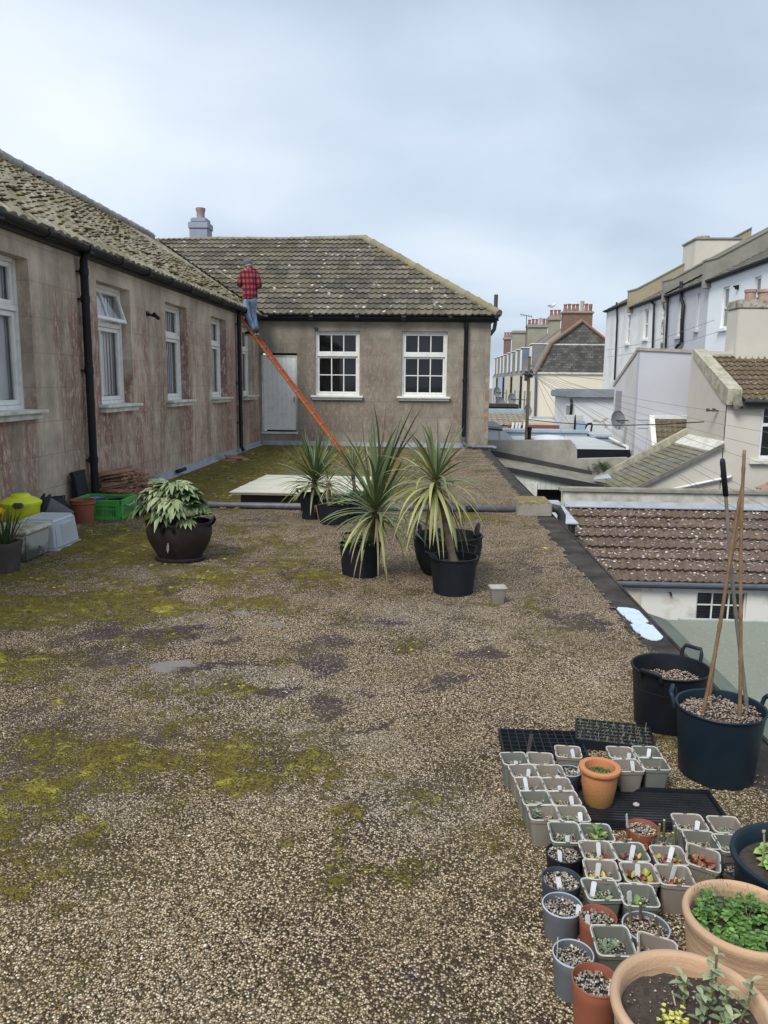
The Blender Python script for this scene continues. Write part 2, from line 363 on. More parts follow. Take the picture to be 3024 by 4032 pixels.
m_chip = m_stones('pot_grit', [(0, (.13, .11, .09)), (.2, (.26, .22, .18)), (.45, (.32, .27, .21)), (.62, (.30, .31, .33)), (.75, (.5, .42, .31)), (.9, (.66, .6, .5)), (1, (.8, .77, .72))])
m_bark = m_stones('pale_mulch', [(0, (.14, .10, .08)), (.3, (.30, .22, .18)), (.6, (.46, .36, .29)), (1, (.62, .52, .44))])
def loose():
    n = 112000; y = 1.15 + (5.6 - 1.15) * rng.random(n) ** 1.25; x = rng.uniform(-.62, .60, n) * (y + .25) + .0; x = np.where(x > 1.5, rng.uniform(-1, 1.45, n), x)
    moss, dark, pale, grey = masks(x, y); k = (rng.random(n) > np.clip(moss * 1.0 - .1, 0, .72)) & (fbm(x, y, 2.6, 5) + fbm(x + 3, y, 8, 3) * .5 < rng.uniform(.62, 1.25, n)) & (rng.random(n) > dark * .9) & (grey < .3) & (x < 1.45) & (rng.random(n) > np.clip((x - 1.32) * 7, 0, .97)) & (x > XL + .05)
    x, y, pale = x[k], y[k], pale[k]; z = rng.uniform(.000, .006, len(x)) + (fbm(x, y, .8) - .5) * .02 + (fbm(x, y, 14, 2) - .5) * .008
    c = np.clip(rng.beta(1.5, 1.75, len(x)) * 1.0 + pale * .14 + (fbm(x, y, 1.3) - .5) * .4 + (fbm(x, y, 5.1) - .5) * .3, 0, 1)
    tag(stone_mesh(np.stack([x, y, z], 1), .0074, c, 'loose_gravel', m_loose), 'loose tan and cream gravel scattered over the flat roof', 'gravel', kind='stuff')
loose()
def tufts():      # moss cushions where moss is thick
    b = MB(); N = 60000; X = rng.uniform(-4.3, 1.4, N); Y = 1.3 + 18.4 * rng.random(N) ** 1.5; mo = masks(X, Y)[0]; nz = fbm(X + 31, Y + 7, 3.3, 5)
    p = np.clip((mo - .30) * 1.2, 0, 1) * np.clip((nz - .44) * 7, 0, 1) * .42; k = np.nonzero(rng.random(N) < p)[0][:9000]
    for i in k:
        far_ = min(1, max(0, (Y[i] - 3) / 6)); r = random.uniform(.005, .010) + far_ * random.uniform(.004, .02)
        b.blob((X[i], Y[i], .006 + .2 * r), r, (1.1, 1.1, .62), 1, .35, r=min(1, max(0, random.gauss(.42 + (nz[i] - .55) * 1.6, .22))))
    t = NT('moss_cushion'); c = t.ramp(t.attr('rnd'), [(0, (.055, .038, .014)), (.4, (.125, .098, .024)), (.75, (.23, .20, .038)), (1, (.40, .37, .06))])
    tag(b.build('moss', t.fin(c, .95, t.noise(400, 3), .8, .004)), 'olive and yellow green moss cushions on the gravel roof', 'moss', kind='stuff')
tufts()
m_felt = mat('bitumen_felt', (.034, .030, .028), (.085, .074, .066), 4, .9, .6, 60, bdist=.012, spec=.1)
m_felt2 = mat('old_felt_dark', (.03, .029, .03), (.055, .052, .05), 4, .7, .3, 90)
m_lead = mat('lead_sheet', (.27, .29, .33), (.38, .40, .44), 3, .55, .2, 20)
b = MB(); b.prism([(XL - .1, 0, -.35), (XE, 0, -.35), (XE, 9, -.35), (XE - .10, YE + .1, -.35), (XL - .1, YE + .1, -.35)], (0, 0, .338)); b.prism([(XE + .002, 0, -.18), (XE + .02, 0, -.18), (XE + .02, 9, -.18), (XE - .08, YE + .1, -.18), (XE - .098, YE + .1, -.18), (XE + .002, 9, -.18)], (0, 0, .176))
struct(b.build('roof_slab', m_felt))
b = MB(); b.box((-9, -3, -6.2), (XE - .06, YE + 4, -.352)); struct(b.build('lower_storey', mat('lower_render', (.30, .27, .23), scale=2)))
m_white_spill = mat('spilt_white_paint', (.50, .60, .72), (.30, .36, .43), 14, .6, .1, lo=.55, hi=.75)
def spill(cx, cy, rx, ry, zb, n=26):
    b = MB(); p = []
    for i in range(n):
        q = i / n * 6.283; k = 1 + .16 * math.sin(3 * q + cx * 9) + random.uniform(-.09, .09); p.append((min(cx + rx * k * math.cos(q), 1.57), cy + ry * k * math.sin(q), zb))
    b.prism(p, (0, 0, .007)); struct(b.build('paint_spill', m_white_spill))
c1 = G(925, 1095, 'F'); c2 = G(1010, 1170, 'F'); spill(c1.x, c1.y + .02, .105, .20, -.008); spill(c2.x - .01, c2.y - .03, .12, .17, -.006)

# ================================================================== L-SHAPED RENDERED BUILDING (one thing)
main = thing('rendered_building', 'long grey brown rendered building with mossy tiled roof, turning the corner round the roof terrace', 'building', (XL, YE, 0))
def m_wall(name, base, stain, pale_c, stain_amt, axis):
    t = NT(name); P = t.obj(); u = t.xyz()[axis]; z = t.xyz()[2]
    vec = t.map((1, 1, .22)); s1 = t.noise(1.1, 6, .62, vec, .4); s2 = t.noise(7, 6, .7, t.map((1, 1, .3)), .3); fl = t.noise(17, 6, .8, t.map((1, 1, .38)))
    c = t.mix(t.ramp(t.noise(1.0, 6, .65), [(.38, 0.), (.62, 1.)]), base, tuple(v * .55 for v in base))
    amt = t.math('MULTIPLY', t.ramp(t.math('ADD', s1, t.math('MULTIPLY_ADD', s2, .5, -.25)), [(.37, 0.), (.58, 1.)]), stain_amt)
    zt = t.ramp(t.math('DIVIDE', z, 3.3), [(.0, .75), (.25, 1.), (.72, .9), (.9, .12), (1, 0.)]); amt = t.math('MULTIPLY', amt, zt)
    c = t.mix(amt, c, t.mix(s2, stain, tuple(v * 1.5 for v in stain)))
    c = t.mix(t.math('MULTIPLY', t.ramp(fl, [(.50, 0.), (.62, 1.)]), t.math('MULTIPLY_ADD', amt, .55, .16)), c, pale_c)
    c = t.mix(t.ramp(t.noise(.9, 6, .7, t.map((1.6, 1.6, .12))), [(.50, 0.), (.74, .62)]), c, (.14, .122, .098))
    # scored ashlar lines
    br = t.n.new('ShaderNodeTexBrick'); cbn = t.n.new('ShaderNodeCombineXYZ'); t.l.new(u, cbn.inputs[0]); t.l.new(z, cbn.inputs[1]); t.l.new(cbn.outputs[0], br.inputs['Vector'])
    br.inputs['Scale'].default_value = 1; br.inputs['Brick Width'].default_value = 1.15; br.inputs['Row Height'].default_value = .385; br.inputs['Mortar Size'].default_value = .0075; br.inputs['Mortar Smooth'].default_value = .3
    c = t.mix(t.math('MULTIPLY', br.outputs['Fac'], t.math('MULTIPLY', t.noise(2.2, 3), .34)), c, (.07, .06, .05))
    return t.fin(c, .9, t.math('ADD', t.math('MULTIPLY', br.outputs['Fac'], -1.2), t.math('ADD', t.noise(80, 4), s2)), .35, .006, spec=.2)
m_wl = m_wall('stained_render', (.58, .485, .385), (.185, .100, .078), (.72, .63, .54), 1.0, 1)
m_we = m_wall('grey_render', (.36, .325, .265), (.135, .095, .075), (.46, .42, .36), .62, 0)
m_white = mat('white_paint', (.74, .74, .71), (.58, .58, .55), 9, .5, .06, lo=.45, hi=.8)
m_cill = mat('cill_paint', (.66, .66, .62), (.38, .37, .26), 5, .6, .1, lo=.4, hi=.75)
m_black = mat('black_iron', (.007, .008, .011), (.016, .016, .02), 6, .5, .1, spec=.25)
def m_glass():
    t = NT('window_glass'); t.n.remove(t.b); o = t.n['Material Output']
    tr = t.n.new('ShaderNodeBsdfTransparent'); gl = t.n.new('ShaderNodeBsdfGlossy'); gl.inputs['Roughness'].default_value = .02; tr.inputs['Color'].default_value = (.93, .94, .95, 1)
    fr = t.n.new('ShaderNodeFresnel'); fr.inputs['IOR'].default_value = 1.45; ms = t.n.new('ShaderNodeMixShader')
    t.l.new(t.math('MULTIPLY_ADD', fr.outputs[0], 1.0, .03, clamp=True), ms.inputs[0]); t.l.new(tr.outputs[0], ms.inputs[1]); t.l.new(gl.outputs[0], ms.inputs[2]); t.l.new(ms.outputs[0], o.inputs[0]); return t.m
m_glass = m_glass()
m_room = mat('dim_room', (.055, .055, .06), (.03, .03, .03), 2, .9, 0)
m_blind = mat('blind_fabric', (.80, .81, .82), (.68, .69, .70), 3, .8, .05, vary=.14)

def holed_wall(mb, u0, u1, w0, w1, holes, mp, depth):
    us = sorted({u0, u1, *[h[0] for h in holes], *[h[1] for h in holes]}); ws = sorted({w0, w1, *[h[2] for h in holes], *[h[3] for h in holes]})
    ins = lambda u, w: any(h[0] < u < h[1] and h[2] < w < h[3] for h in holes)
    for a, b_ in zip(us, us[1:]):
        for c, d in zip(ws, ws[1:]):
            if not ins((a + b_) / 2, (c + d) / 2): mb.add([mp(a, c, 0), mp(b_, c, 0), mp(b_, d, 0), mp(a, d, 0)], [(0, 1, 2, 3)])
    for a, b_, c, d in holes:
        for p, q in (((a, c), (b_, c)), ((b_, c), (b_, d)), ((b_, d), (a, d)), ((a, d), (a, c))):
            mb.add([mp(*p, 0), mp(*q, 0), mp(*q, depth), mp(*p, depth)], [(0, 1, 2, 3)])
WINL = [(7.36, 8.52), (10.27, 11.42), (12.95, 14.12), (15.68, 16.85), (18.30, 19.46)]; WZ = (1.30, 2.92)
lm = lambda u, w, d: (XL - d, u, w)
wl = MB(); holed_wall(wl, 2.0, YE, -.3, 3.3, [(a, b_, *WZ) for a, b_ in WINL], lm, .5); wl.build('wall', m_wl, main)
em = lambda u, w, d: (u, YE + d, w)
WINE = [(-2.92, -1.78), (-.71, .44)]; XC = 1.52
we = MB(); holed_wall(we, XL, XC, -.3, 3.3, [(a, b_, *WZ) for a, b_ in WINE] + [(-4.32, -3.38, .36, 2.36)], em, .3)
we.add([(XC, YE, -6), (XC, YE + 8, -6), (XC, YE + 8, 3.3), (XC, YE, 3.3)], [(0, 1, 2, 3)]); we.add([(XL + 5.0, YE, -6), (XC, YE, -6), (XC, YE, -.3), (XL + 5.0, YE, -.3)], [(0, 1, 2, 3)])
we.build('wall', m_we, main)
b = MB(); b.box((XL - .45, 3, -.2), (XL - 3.3, YE + .5, 3.2)); b.box((XL + .1, YE + .42, -.2), (XC - .1, YE + 5, 3.2)); b.build('interior', m_room, main)

def bar_frame(mb, mp, u0, u1, w0, w1, t, d0, d1):     # rectangular frame of four butted bars
    def q(a, b_, c, d): 
        p0 = Vector(mp(a, c, d0)); p1 = Vector(mp(b_, d, d1)); mb.bbox(p0, p1, .004)
    q(u0, u0 + t, w0, w1); q(u1 - t, u1, w0, w1); q(u0 + t, u1 - t, w0, w0 + t); q(u0 + t, u1 - t, w1 - t, w1)
def window_left(u0, u1, opened=False, bars=(.5,)):
    root = MB(); D = .14; bar_frame(root, lm, u0, u1, WZ[0], WZ[1], .05, D, D + .09)
    zt = 2.36; root.bbox(lm(u0 + .05, zt, D - .005), lm(u1 - .05, zt + .06, D + .088), .004)
    w = root.build('window', m_white, main)
    lo = MB(); bar_frame(lo, lm, u0 + .053, u1 - .053, WZ[0] + .053, zt - .003, .055, D + .02, D + .07)
    for k in (.36,): uu = u0 + .1 + (u1 - u0 - .2) * k; lo.bbox(lm(uu - .014, WZ[0] + .11, D + .025), lm(uu + .014, zt - .06, D + .065), .003)
    lo.build('sash', m_white, w)
    up = MB(); bar_frame(up, lm, u0 + .053, u1 - .053, zt + .063, WZ[1] - .053, .05, D + .02, D + .065)
    uu = (u0 + u1) / 2 - .1; up.bbox(lm(uu - .013, zt + .11, D + .025), lm(uu + .013, WZ[1] - .1, D + .06), .003)
    gl = MB(); gl.add([lm(u0 + .1, zt + .1, D + .045), lm(u1 - .1, zt + .1, D + .045), lm(u1 - .1, WZ[1] - .1, D + .045), lm(u0 + .1, WZ[1] - .1, D + .045)], [(0, 1, 2, 3)])
    if opened:      # top-hung casement swung outwards at its foot
        M_ = Matrix.Translation(lm(0, WZ[1] - .055, D + .03)) @ Matrix.Rotation(R_(-17), 4, 'Y') @ Matrix.Translation(-Vector(lm(0, WZ[1] - .055, D + .03)))
        for q in (up, gl): q.v = [tuple(M_ @ Vector(p)) for p in q.v]
    up.build('sash', m_white, w); gl.build('pane', m_glass, w)
    gl = MB(); gl.add([lm(u0 + .1, WZ[0] + .1, D + .05), lm(u1 - .1, WZ[0] + .1, D + .05), lm(u1 - .1, zt - .05, D + .05), lm(u0 + .1, zt - .05, D + .05)], [(0, 1, 2, 3)]); gl.build('pane', m_glass, w)
    bl = MB(); n = 11
    for i in range(n):
        a = u0 + .02 + (u1 - u0 - .04) * i / n; tw = random.uniform(-.02, .03)
        bl.add([lm(a, WZ[0], D + .10 + tw * .4), lm(a + (u1 - u0) / n * 1.4, WZ[0], D + .115 - tw * .4), lm(a + (u1 - u0) / n * 1.4, WZ[1] + .02, D + .115 - tw * .4), lm(a, WZ[1] + .02, D + .10 + tw * .4)], [(0, 1, 2, 3)], random.random())
    bl.build('blind', m_blind, w)
    s = MB(); s.bbox(lm(u0 - .10, WZ[0] - .035, -.14), lm(u1 + .0, WZ[0] + .003, D + .05), .008); s.bbox(lm(u0 - .06, WZ[0] - .10, -.085), lm(u1 - .03, WZ[0] - .037, .02), .008); s.build('sill', m_cill, w)
for i, (a, b_) in enumerate(WINL): window_left(a, b_, i == 1)
def window_end(u0, u1):
    r = MB(); D = .07; bar_frame(r, em, u0, u1, WZ[0], WZ[1], .055, D, D + .1); zt = 2.29
    r.bbox(em(u0 + .055, zt, D - .004), em(u1 - .055, zt + .075, D + .098), .004); w = r.build('window', m_white, main)
    for z0, z1, rows, dd in ((WZ[0] + .057, zt - .002, 2, .03), (zt + .077, WZ[1] - .057, 1, .015)):
        s = MB(); a, b_ = u0 + .057, u1 - .057; bar_frame(s, em, a, b_, z0, z1, .045, D + dd, D + dd + .045)
        for k in (1, 2):
            x = a + .045 + (b_ - a - .09) * k / 3; s.bbox(em(x - .014, z0 + .046, D + dd + .006), em(x + .014, z1 - .046, D + dd + .038), .003)
        for k in range(1, rows):
            z = z0 + (z1 - z0) * k / rows; s.bbox(em(a + .046, z - .013, D + dd + .008), em(b_ - .046, z + .013, D + dd + .036), .003)
        s.build('sash', m_white, w)
        g_ = MB(); g_.add([em(a + .04, z0 + .04, D + dd + .022), em(b_ - .04, z0 + .04, D + dd + .022), em(b_ - .04, z1 - .04, D + dd + .022), em(a + .04, z1 - .04, D + dd + .022)], [(0, 1, 2, 3)]); g_.build('pane', m_glass, w)
    s = MB(); s.bbox(em(u0 - .10, WZ[0] - .05, -.11), em(u1 + .10, WZ[0] + .002, D + .03), .008); s.bbox(em(u0 - .07, WZ[0] - .11, -.06), em(u1 + .07, WZ[0] - .052, .02), .008); s.build('sill', m_white, w)
for a, b_ in WINE: window_end(a, b_)
# door: ledged white boards set in the corner
dr = MB()
for i in range(7): 
    a = -4.27 + i * .121; dr.bbox((a, YE + .06, .42), (a + .1185, YE + .1, 2.26), .004)
dr.bbox((-4.27, YE + .045, .40), (-3.425, YE + .062, .62), .004)
door = dr.build('door', m_white, main)
b = MB(); b.bbox((-4.315, YE + .05, .36), (-4.272, YE + .14, 2.31), .004); b.bbox((-3.42, YE + .05, .36), (-3.385, YE + .14, 2.31), .004); b.bbox((-4.27, YE + .05, 2.265), (-3.42, YE + .14, 2.31), .004); b.bbox((-4.33, YE - .03, .30), (-3.37, YE + .14, .36), .01); b.build('frame', m_cill, door)
b = MB(); b.tube([(-3.47, YE + .06, 1.25), (-3.47, YE + .02, 1.25), (-3.47, YE + .02, 1.13), (-3.47, YE + .06, 1.13)], .009, 6); b.build('handle', m_black, door)
b = MB(); b.box((XC - .10, YE - .004, .25), (XC + .004, YE - .0015, 1.9)); b.build('bare_corner', mat('bare_red_corner', (.24, .15, .115), (.33, .29, .235), 5, .9, .2, lo=.45, hi=.6), main)
# lead upstand along the foot of the walls, gutters, downpipes
b = MB(); y = 8.6
while y < YE - .1: b.bbox((XL + .002, y, -.02), (XL + .016, min(y + .88, YE - .02), .13 + random.uniform(-.012, .008)), .003); b.box((XL + .017, y, -.02), (XL + .09, min(y + .88, YE - .02), .028)); y += .89
x = XL + .1
while x < XC - .4: b.bbox((x, YE - .016, -.02), (min(x + .88, XC - .3), YE - .002, .12 + random.uniform(-.012, .008)), .003); x += .89
b.build('flashing', m_lead, main)
def gutter(p0, p1, name='gutter'):
    b = MB(); p0, p1 = Vector(p0), Vector(p1); d = p1 - p0; up = Vector((0, 0, 1)); sd = d.normalized().cross(up); prof = []
    for k in range(9): q = math.pi * k / 8; prof.append((math.cos(q) * .062, -math.sin(q) * .062))
    prof = prof + [(x * .88, z * .88) for x, z in reversed(prof)]
    b.prism([p0 + sd * x + up * z for x, z in prof], d)
    L = d.length; n = max(1, int(L / 1.0))
    for k in range(n + 1):
        q = p0 + d * min(.995, max(.005, k / n)); b.tube([q - d.normalized() * .05 - up * .004, q + d.normalized() * .05 - up * .004], .07, 12)
        if k % 2: b.box(q + Vector((-.06, -.06, -.07)), q + Vector((.06, .06, -.05)))
    return b.build(name, m_black, main, smooth=True, auto=40)
gutter((XL + .15, 2.5, 3.235), (XL + .15, YE - .02, 3.235)); gutter((XL + .22, YE - .15, 3.245), (XC + .14, YE - .15, 3.245))
b = MB(); b.box((XL + .002, 2.5, 3.14), (XL + .06, YE - .1, 3.3)); b.box((XL + .1, YE - .055, 3.15), (XC + .05, YE - .002, 3.3)); b.build('fascia', m_felt2, main)
def downpipe(pts, rad=.042, coll=()):
    b = MB(); b.tube(pts, rad, 12)
    for p in coll: b.tube([Vector(p) - Vector((0, 0, .04)), Vector(p) + Vector((0, 0, .04))], rad * 1.16, 12); b.box(Vector(p) + Vector((-.075, -.065, -.010)), Vector(p) + Vector((.0, .065, .010)))
    b.build('downpipe', m_black, main, smooth=True, auto=40)
xp = XL + .085
downpipe([(xp + .05, 9.73, 3.2), (xp, 9.73, 3.08), (xp, 9.73, .02)], .05, [(xp, 9.73, z) for z in (2.95, 2.62, 1.75, .62)])
downpipe([(xp + .05, 17.66, 3.2), (xp, 17.66, 3.08), (xp, 17.66, .16), (xp + .06, 17.64, .06)], .045, [(xp, 17.66, z) for z in (2.9, 1.6, .7)])
xq = .90; yq = YE - .09
downpipe([(xq, yq - .04, 3.2), (xq, yq, 3.1), (xq, yq, .30)], .055, [(xq, yq, z) for z in (3.05, 1.72)])
b = MB(); b.tube([(xq, yq, .30), (xq, yq, .16), (xq + .05, yq - .12, .08), (xq + .28, yq - .3, .07), (xq + .72, yq - .36, .07), (xq + .82, yq - .42, .045)], .05, 10); b.tube([(xq + .22, yq - .28, .07), (xq + .3, yq - .31, .07)], .062, 10); b.tube([(xq + .5, yq - .335, .07), (xq + .58, yq - .345, .07)], .062, 10); b.tube([(xq, yq, .2), (xq, yq, .27)], .066, 10)
b.build('drain_pipe', mat('grey_plastic_pipe', (.12, .13, .145), (.07, .075, .085), 5, .45, .05), main, smooth=True, auto=40)
b = MB(); v0 = V(YE, 1598, 467, 'C'); v1 = V(YE, 1600, 610, 'C'); b.tube([(v0.x + .02, YE, v0.z), (v0.x + .02, YE, 3.12), (v0.x - .0, YE + .02, 2.98), (v0.x - .09, YE + .12, 2.86)], .05, 10); b.build('vent_pipe', mat('vent_grey', (.06, .062, .07), scale=4), main, smooth=True, auto=40)
b = MB(); p = pl(0, XL, 875, 205, 'B'); b.tube([p, p + Vector((.10, .03, -.03))], .02, 8); b.box(p + Vector((-.01, -.06, -.03)), p + Vector((.012, .05, .035))); b.tube([p + Vector((.1, .0, 0)), p + Vector((.14, .1, -.06))], .03, 8); b.build('wall_bracket', m_black, main)
b = MB(); p = V(YE - .02, 730, 633, 'C'); b.blob(p, .05, (1.2, .5, .8), 1, .3); b.build('wall_bracket', m_felt2, main)

# ---------------------------------------------------------------- tiled roofs
def tile_mesh(mb, o, ud, vd, width, slope, roll=.15, gauge=.30, amp=.026, step=.028, seg=5, per=2, jit=.35, prof=None):
    """interlocking tiles: rolls along u, courses up the slope v, each course stepping over the one below"""
    o, ud, vd = Vector(o), Vector(ud).normalized(), Vector(vd).normalized(); nn = ud.cross(vd).normalized()
    nu = int(math.ceil(width / roll)); nc = int(math.ceil(slope / gauge))
    prof = prof or (lambda t: max(0, math.cos(2 * math.pi * t)) ** .8)
    base = []
    for i in range(nu * seg + 1): base.append((i / seg * roll, prof((i / seg) % 1)))
    for c in range(nc):
        v0, v1 = c * gauge - .02, min((c + 1) * gauge, slope) + .012
        col = [random.random() for _ in range(nu // per + 2)]; dz = [random.uniform(-.006, .006) for _ in range(nu // per + 2)]; dv = [random.uniform(-.008, .008) for _ in range(nu // per + 2)]
        vs, fs, rs = [], [], []
        for u, h in base:
            t = int((u / roll + .001) // per); z = h * amp
            p = o + ud * u
            vs += [p + vd * (v0 + dv[t]) + nn * (z + step * .15 + dz[t]), p + vd * (v0 + dv[t]) + nn * (z + step + dz[t]), p + vd * v1 + nn * (z * 1.0 + .002)]
        k0 = len(mb.v); mb.v += [tuple(p) for p in vs]
        for i in range(len(base) - 1):
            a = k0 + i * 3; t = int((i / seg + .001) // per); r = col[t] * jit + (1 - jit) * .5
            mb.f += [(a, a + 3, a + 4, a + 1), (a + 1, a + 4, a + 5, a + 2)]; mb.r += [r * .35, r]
def clip(mb, planes):
    bm = bmesh.new(); vs = [bm.verts.new(p) for p in mb.v]; bm.faces.ensure_lookup_table(); lay = bm.faces.layers.float.new('r')
    for f, r in zip(mb.f, mb.r):
        try: q = bm.faces.new([vs[i] for i in f]); q[lay] = r
        except ValueError: pass
    for co, no in planes: bmesh.ops.bisect_plane(bm, geom=bm.verts[:] + bm.edges[:] + bm.faces[:], plane_co=co, plane_no=no, clear_outer=True)
    o = MB(); bm.verts.index_update(); o.v = [tuple(v.co) for v in bm.verts]; o.f = [tuple(v.index for v in f.verts) for f in bm.faces]; o.r = [f[lay] for f in bm.faces]; bm.free(); return o
def m_tiles(name, c1, c2, lich, moss, mossamt, spots, lichamt=.5, spotscale=9):
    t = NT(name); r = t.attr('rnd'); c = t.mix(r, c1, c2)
    c = t.mix(t.ramp(t.noise(1.1, 5, .65), [(.42, 0.), (.72, lichamt)]), c, lich)
    f = t.noise(14, 5, .7); c = t.mix(t.ramp(f, [(.5, 0.), (.68, .55)]), c, tuple(v * .35 for v in c1))
    c = t.mix(t.math('MULTIPLY', t.ramp(t.noise(5, 5, .7), [(.45, 0.), (.62, 1.)]), t.math('MULTIPLY', t.ramp(t.noise(.5, 3), [(.35, 0.), (.6, 1.)]), mossamt)), c, moss)
    sp2 = t.math('MULTIPLY', t.ramp(t.voro(spotscale, vec=t.map((1, 1, 1))), [(.13, 1.), (.2, 0.)]), t.ramp(t.noise(1.6, 3), [(.45, 0.), (.55, spots)]))
    c = t.mix(sp2, c, (.62, .6, .55))
    return t.fin(c, .92, t.noise(60, 4, .7), .4, .01, spec=.15)
TP = math.atan2(5.84 - 3.30, 24.0 - (YE - .17)); ZEV = 3.30; YV = YE - .17; XV = XL + .20
dz_ = math.sin(TP); dh_ = math.cos(TP); SL = (24.0 - YV) / dh_; XR = XV - (24.0 - YV)
m_t1 = m_tiles('mossy_pantiles', (.22, .20, .145), (.42, .39, .30), (.28, .235, .13), (.11, .085, .03), .85, .3)
m_t2 = m_tiles('grey_pantiles', (.075, .070, .062), (.19, .175, .145), (.25, .205, .105), (.08, .062, .022), .35, 1.0, .35, 4)
vly = Vector((1, 1, 0)).normalized()        # valley plane through (XV, YV) running back to the left
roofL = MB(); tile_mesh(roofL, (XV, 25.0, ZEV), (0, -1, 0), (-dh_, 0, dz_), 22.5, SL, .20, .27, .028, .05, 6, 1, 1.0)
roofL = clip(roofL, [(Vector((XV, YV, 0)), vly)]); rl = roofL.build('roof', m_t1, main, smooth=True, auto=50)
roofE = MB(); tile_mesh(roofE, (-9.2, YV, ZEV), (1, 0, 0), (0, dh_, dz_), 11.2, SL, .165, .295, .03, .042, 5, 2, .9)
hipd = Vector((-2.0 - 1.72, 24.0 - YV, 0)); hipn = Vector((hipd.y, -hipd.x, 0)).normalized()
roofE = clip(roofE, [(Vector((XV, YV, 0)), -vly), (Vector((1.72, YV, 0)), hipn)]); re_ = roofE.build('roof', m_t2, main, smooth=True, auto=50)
# moss pads sitting on the left slope
b = MB(); n = 0
for c in range(1, 18):
    for k in range(88):
        y = YE - .2 * k - .10; 
        v = c * .27 - .03; x = XV - v * dh_; z = ZEV + v * dz_
        if y > YV - (x - XV) * 1 - .1 or random.random() > .80: continue
        nrm = Vector((dz_, 0, dh_)); q = Vector((x, y - .02 + random.gauss(0, .02), z)) + nrm * .012
        rr = random.choice((.016, .022, .028, .034, .042)) * random.uniform(.85, 1.15); b.blob(q, rr, (1.5, 1.4, .42), 1, .4, random.random())
t = NT('roof_moss'); cc = t.ramp(t.attr('rnd'), [(0, (.05, .045, .03)), (.5, (.10, .085, .05)), (.8, (.15, .12, .045)), (1, (.22, .18, .055))]); m_rm = t.fin(t.mix(t.ramp(t.noise(.35, 3), [(.45, 0.), (.6, .75)]), cc, (.17, .13, .042)), .95, t.noise(90, 3), .6, .01)
mo = b.build('moss', m_rm, rl); mo['kind'] = 'stuff'
b = MB()
for k in range(420):      # smaller tufts on the end slope
    x = random.uniform(-5, 1.0); c = random.randint(2, 15); v = c * .295; y = YV + v * dh_; z = ZEV + v * dz_
    if x > 1.72 + hipd.x * (v * dh_) / hipd.y - .2 or x < XV - v * dh_ + .1: continue
    if random.random() > .25 + .5 * math.exp(-((x + 1.2) / 1.2) ** 2) * (c > 6): continue
    b.blob((x, y - .01, z + .03), random.uniform(.018, .04), (1.2, 1, .8), 1, .3, random.random())
mo = b.build('moss', m_rm, re_); mo['kind'] = 'stuff'
b = MB(); x_h = 1.72   # hidden back slopes and hip end close the volume
b.add([(1.72, YV, ZEV), (1.72, 28.1, ZEV), (-2, 24, 5.82)], [(0, 1, 2)]); b.add([(-2, 24, 5.82), (1.72, 28.1, ZEV), (-12, 28.1, ZEV), (-12, 24, 5.80)], [(0, 1, 2, 3)]); b.add([(XR, 2.5, 5.93), (XR, 24, 5.93), (XR - 4.2, 24, ZEV), (XR - 4.2, 2.5, ZEV)], [(0, 1, 2, 3)])
b.add([(XV - .1, 2.55, ZEV), (XR, 2.55, 5.93), (XR - 4.2, 2.55, ZEV)], [(0, 1, 2)])
b.build('roof', m_t2, main)
def ridge(pts, mtl, rad=.11, n=8, parent=main):
    b = MB(); pts = [Vector(p) for p in pts]
    for p, q in zip(pts, pts[1:]):
        d = q - p; k = int(d.length / .42)
        for i in range(k):
            a = p + d * (i / k); c = p + d * ((i + .97) / k); rr = rad * random.uniform(.95, 1.05); a = a + Vector((0, 0, random.uniform(-.008, .008)))
            b.tube([a, a + (c - a) * .06, a + (c - a) * .1, c], [rr * 1.1, rr * 1.1, rr, rr * .97], 10, r=random.random())
    return b.build('ridge_tiles', mtl, parent, smooth=True, auto=45)
m_ridge = mat('ridge_cement', (.28, .25, .19), (.19, .17, .13), 3, .9, .3, vary=.15)
ridge([(XR, 2.6, 5.86), (XR, 23.6, 5.84)], mat('ridge_lilac', (.35, .33, .31), (.26, .24, .22), 3, .9, .2, vary=.12), .12)
ridge([(XR - .6, 24.02, 5.74), (-6.4, 24, 5.80), (-4.2, 24, 5.79), (-2.0, 24, 5.86)], m_ridge); ridge([(-2.0, 24, 5.85), (1.70, YV + .02, ZEV + .04)], mat('hip_lichen', (.25, .21, .115), (.20, .18, .13), 4, .9, .3, vary=.15), .115)
# painted chimney behind the ridge
cy = 25.0; q0, q1 = V(cy, 118, 195, 'C'), V(cy, 205, 195, 'C'); t0 = V(cy, 118, 92, 'C')
ch = MB(); x0, x1, zt = q0.x, q1.x, t0.z; w = x1 - x0
ch.bbox((x0, cy, 5.2), (x1, cy + .55, zt - .33), .01); ch.bbox((x0 - .03, cy - .03, zt - .33), (x1 + .03, cy + .58, zt - .14), .015); ch.bbox((x0 + .03, cy + .03, zt - .14), (x1 - .03, cy + .52, zt), .03)
chim = ch.build('chimney', mat('painted_grey', (.24, .27, .33), (.30, .33, .39), 3, .8, .15), main)
pot = MB(); px = (x0 + x1) / 2 + .01; pot.lathe([(.13, zt - .02), (.125, zt + .18), (.15, zt + .26), (.155, zt + .32), (.12, zt + .33), (.1, zt + .2)], (px, cy + .28, 0), 14, close_bottom=False); pot.build('chimney_pot', mat('red_clay_pot', (.30, .17, .17), (.36, .26, .27), 6, .85, .2), chim, smooth=True, auto=40)
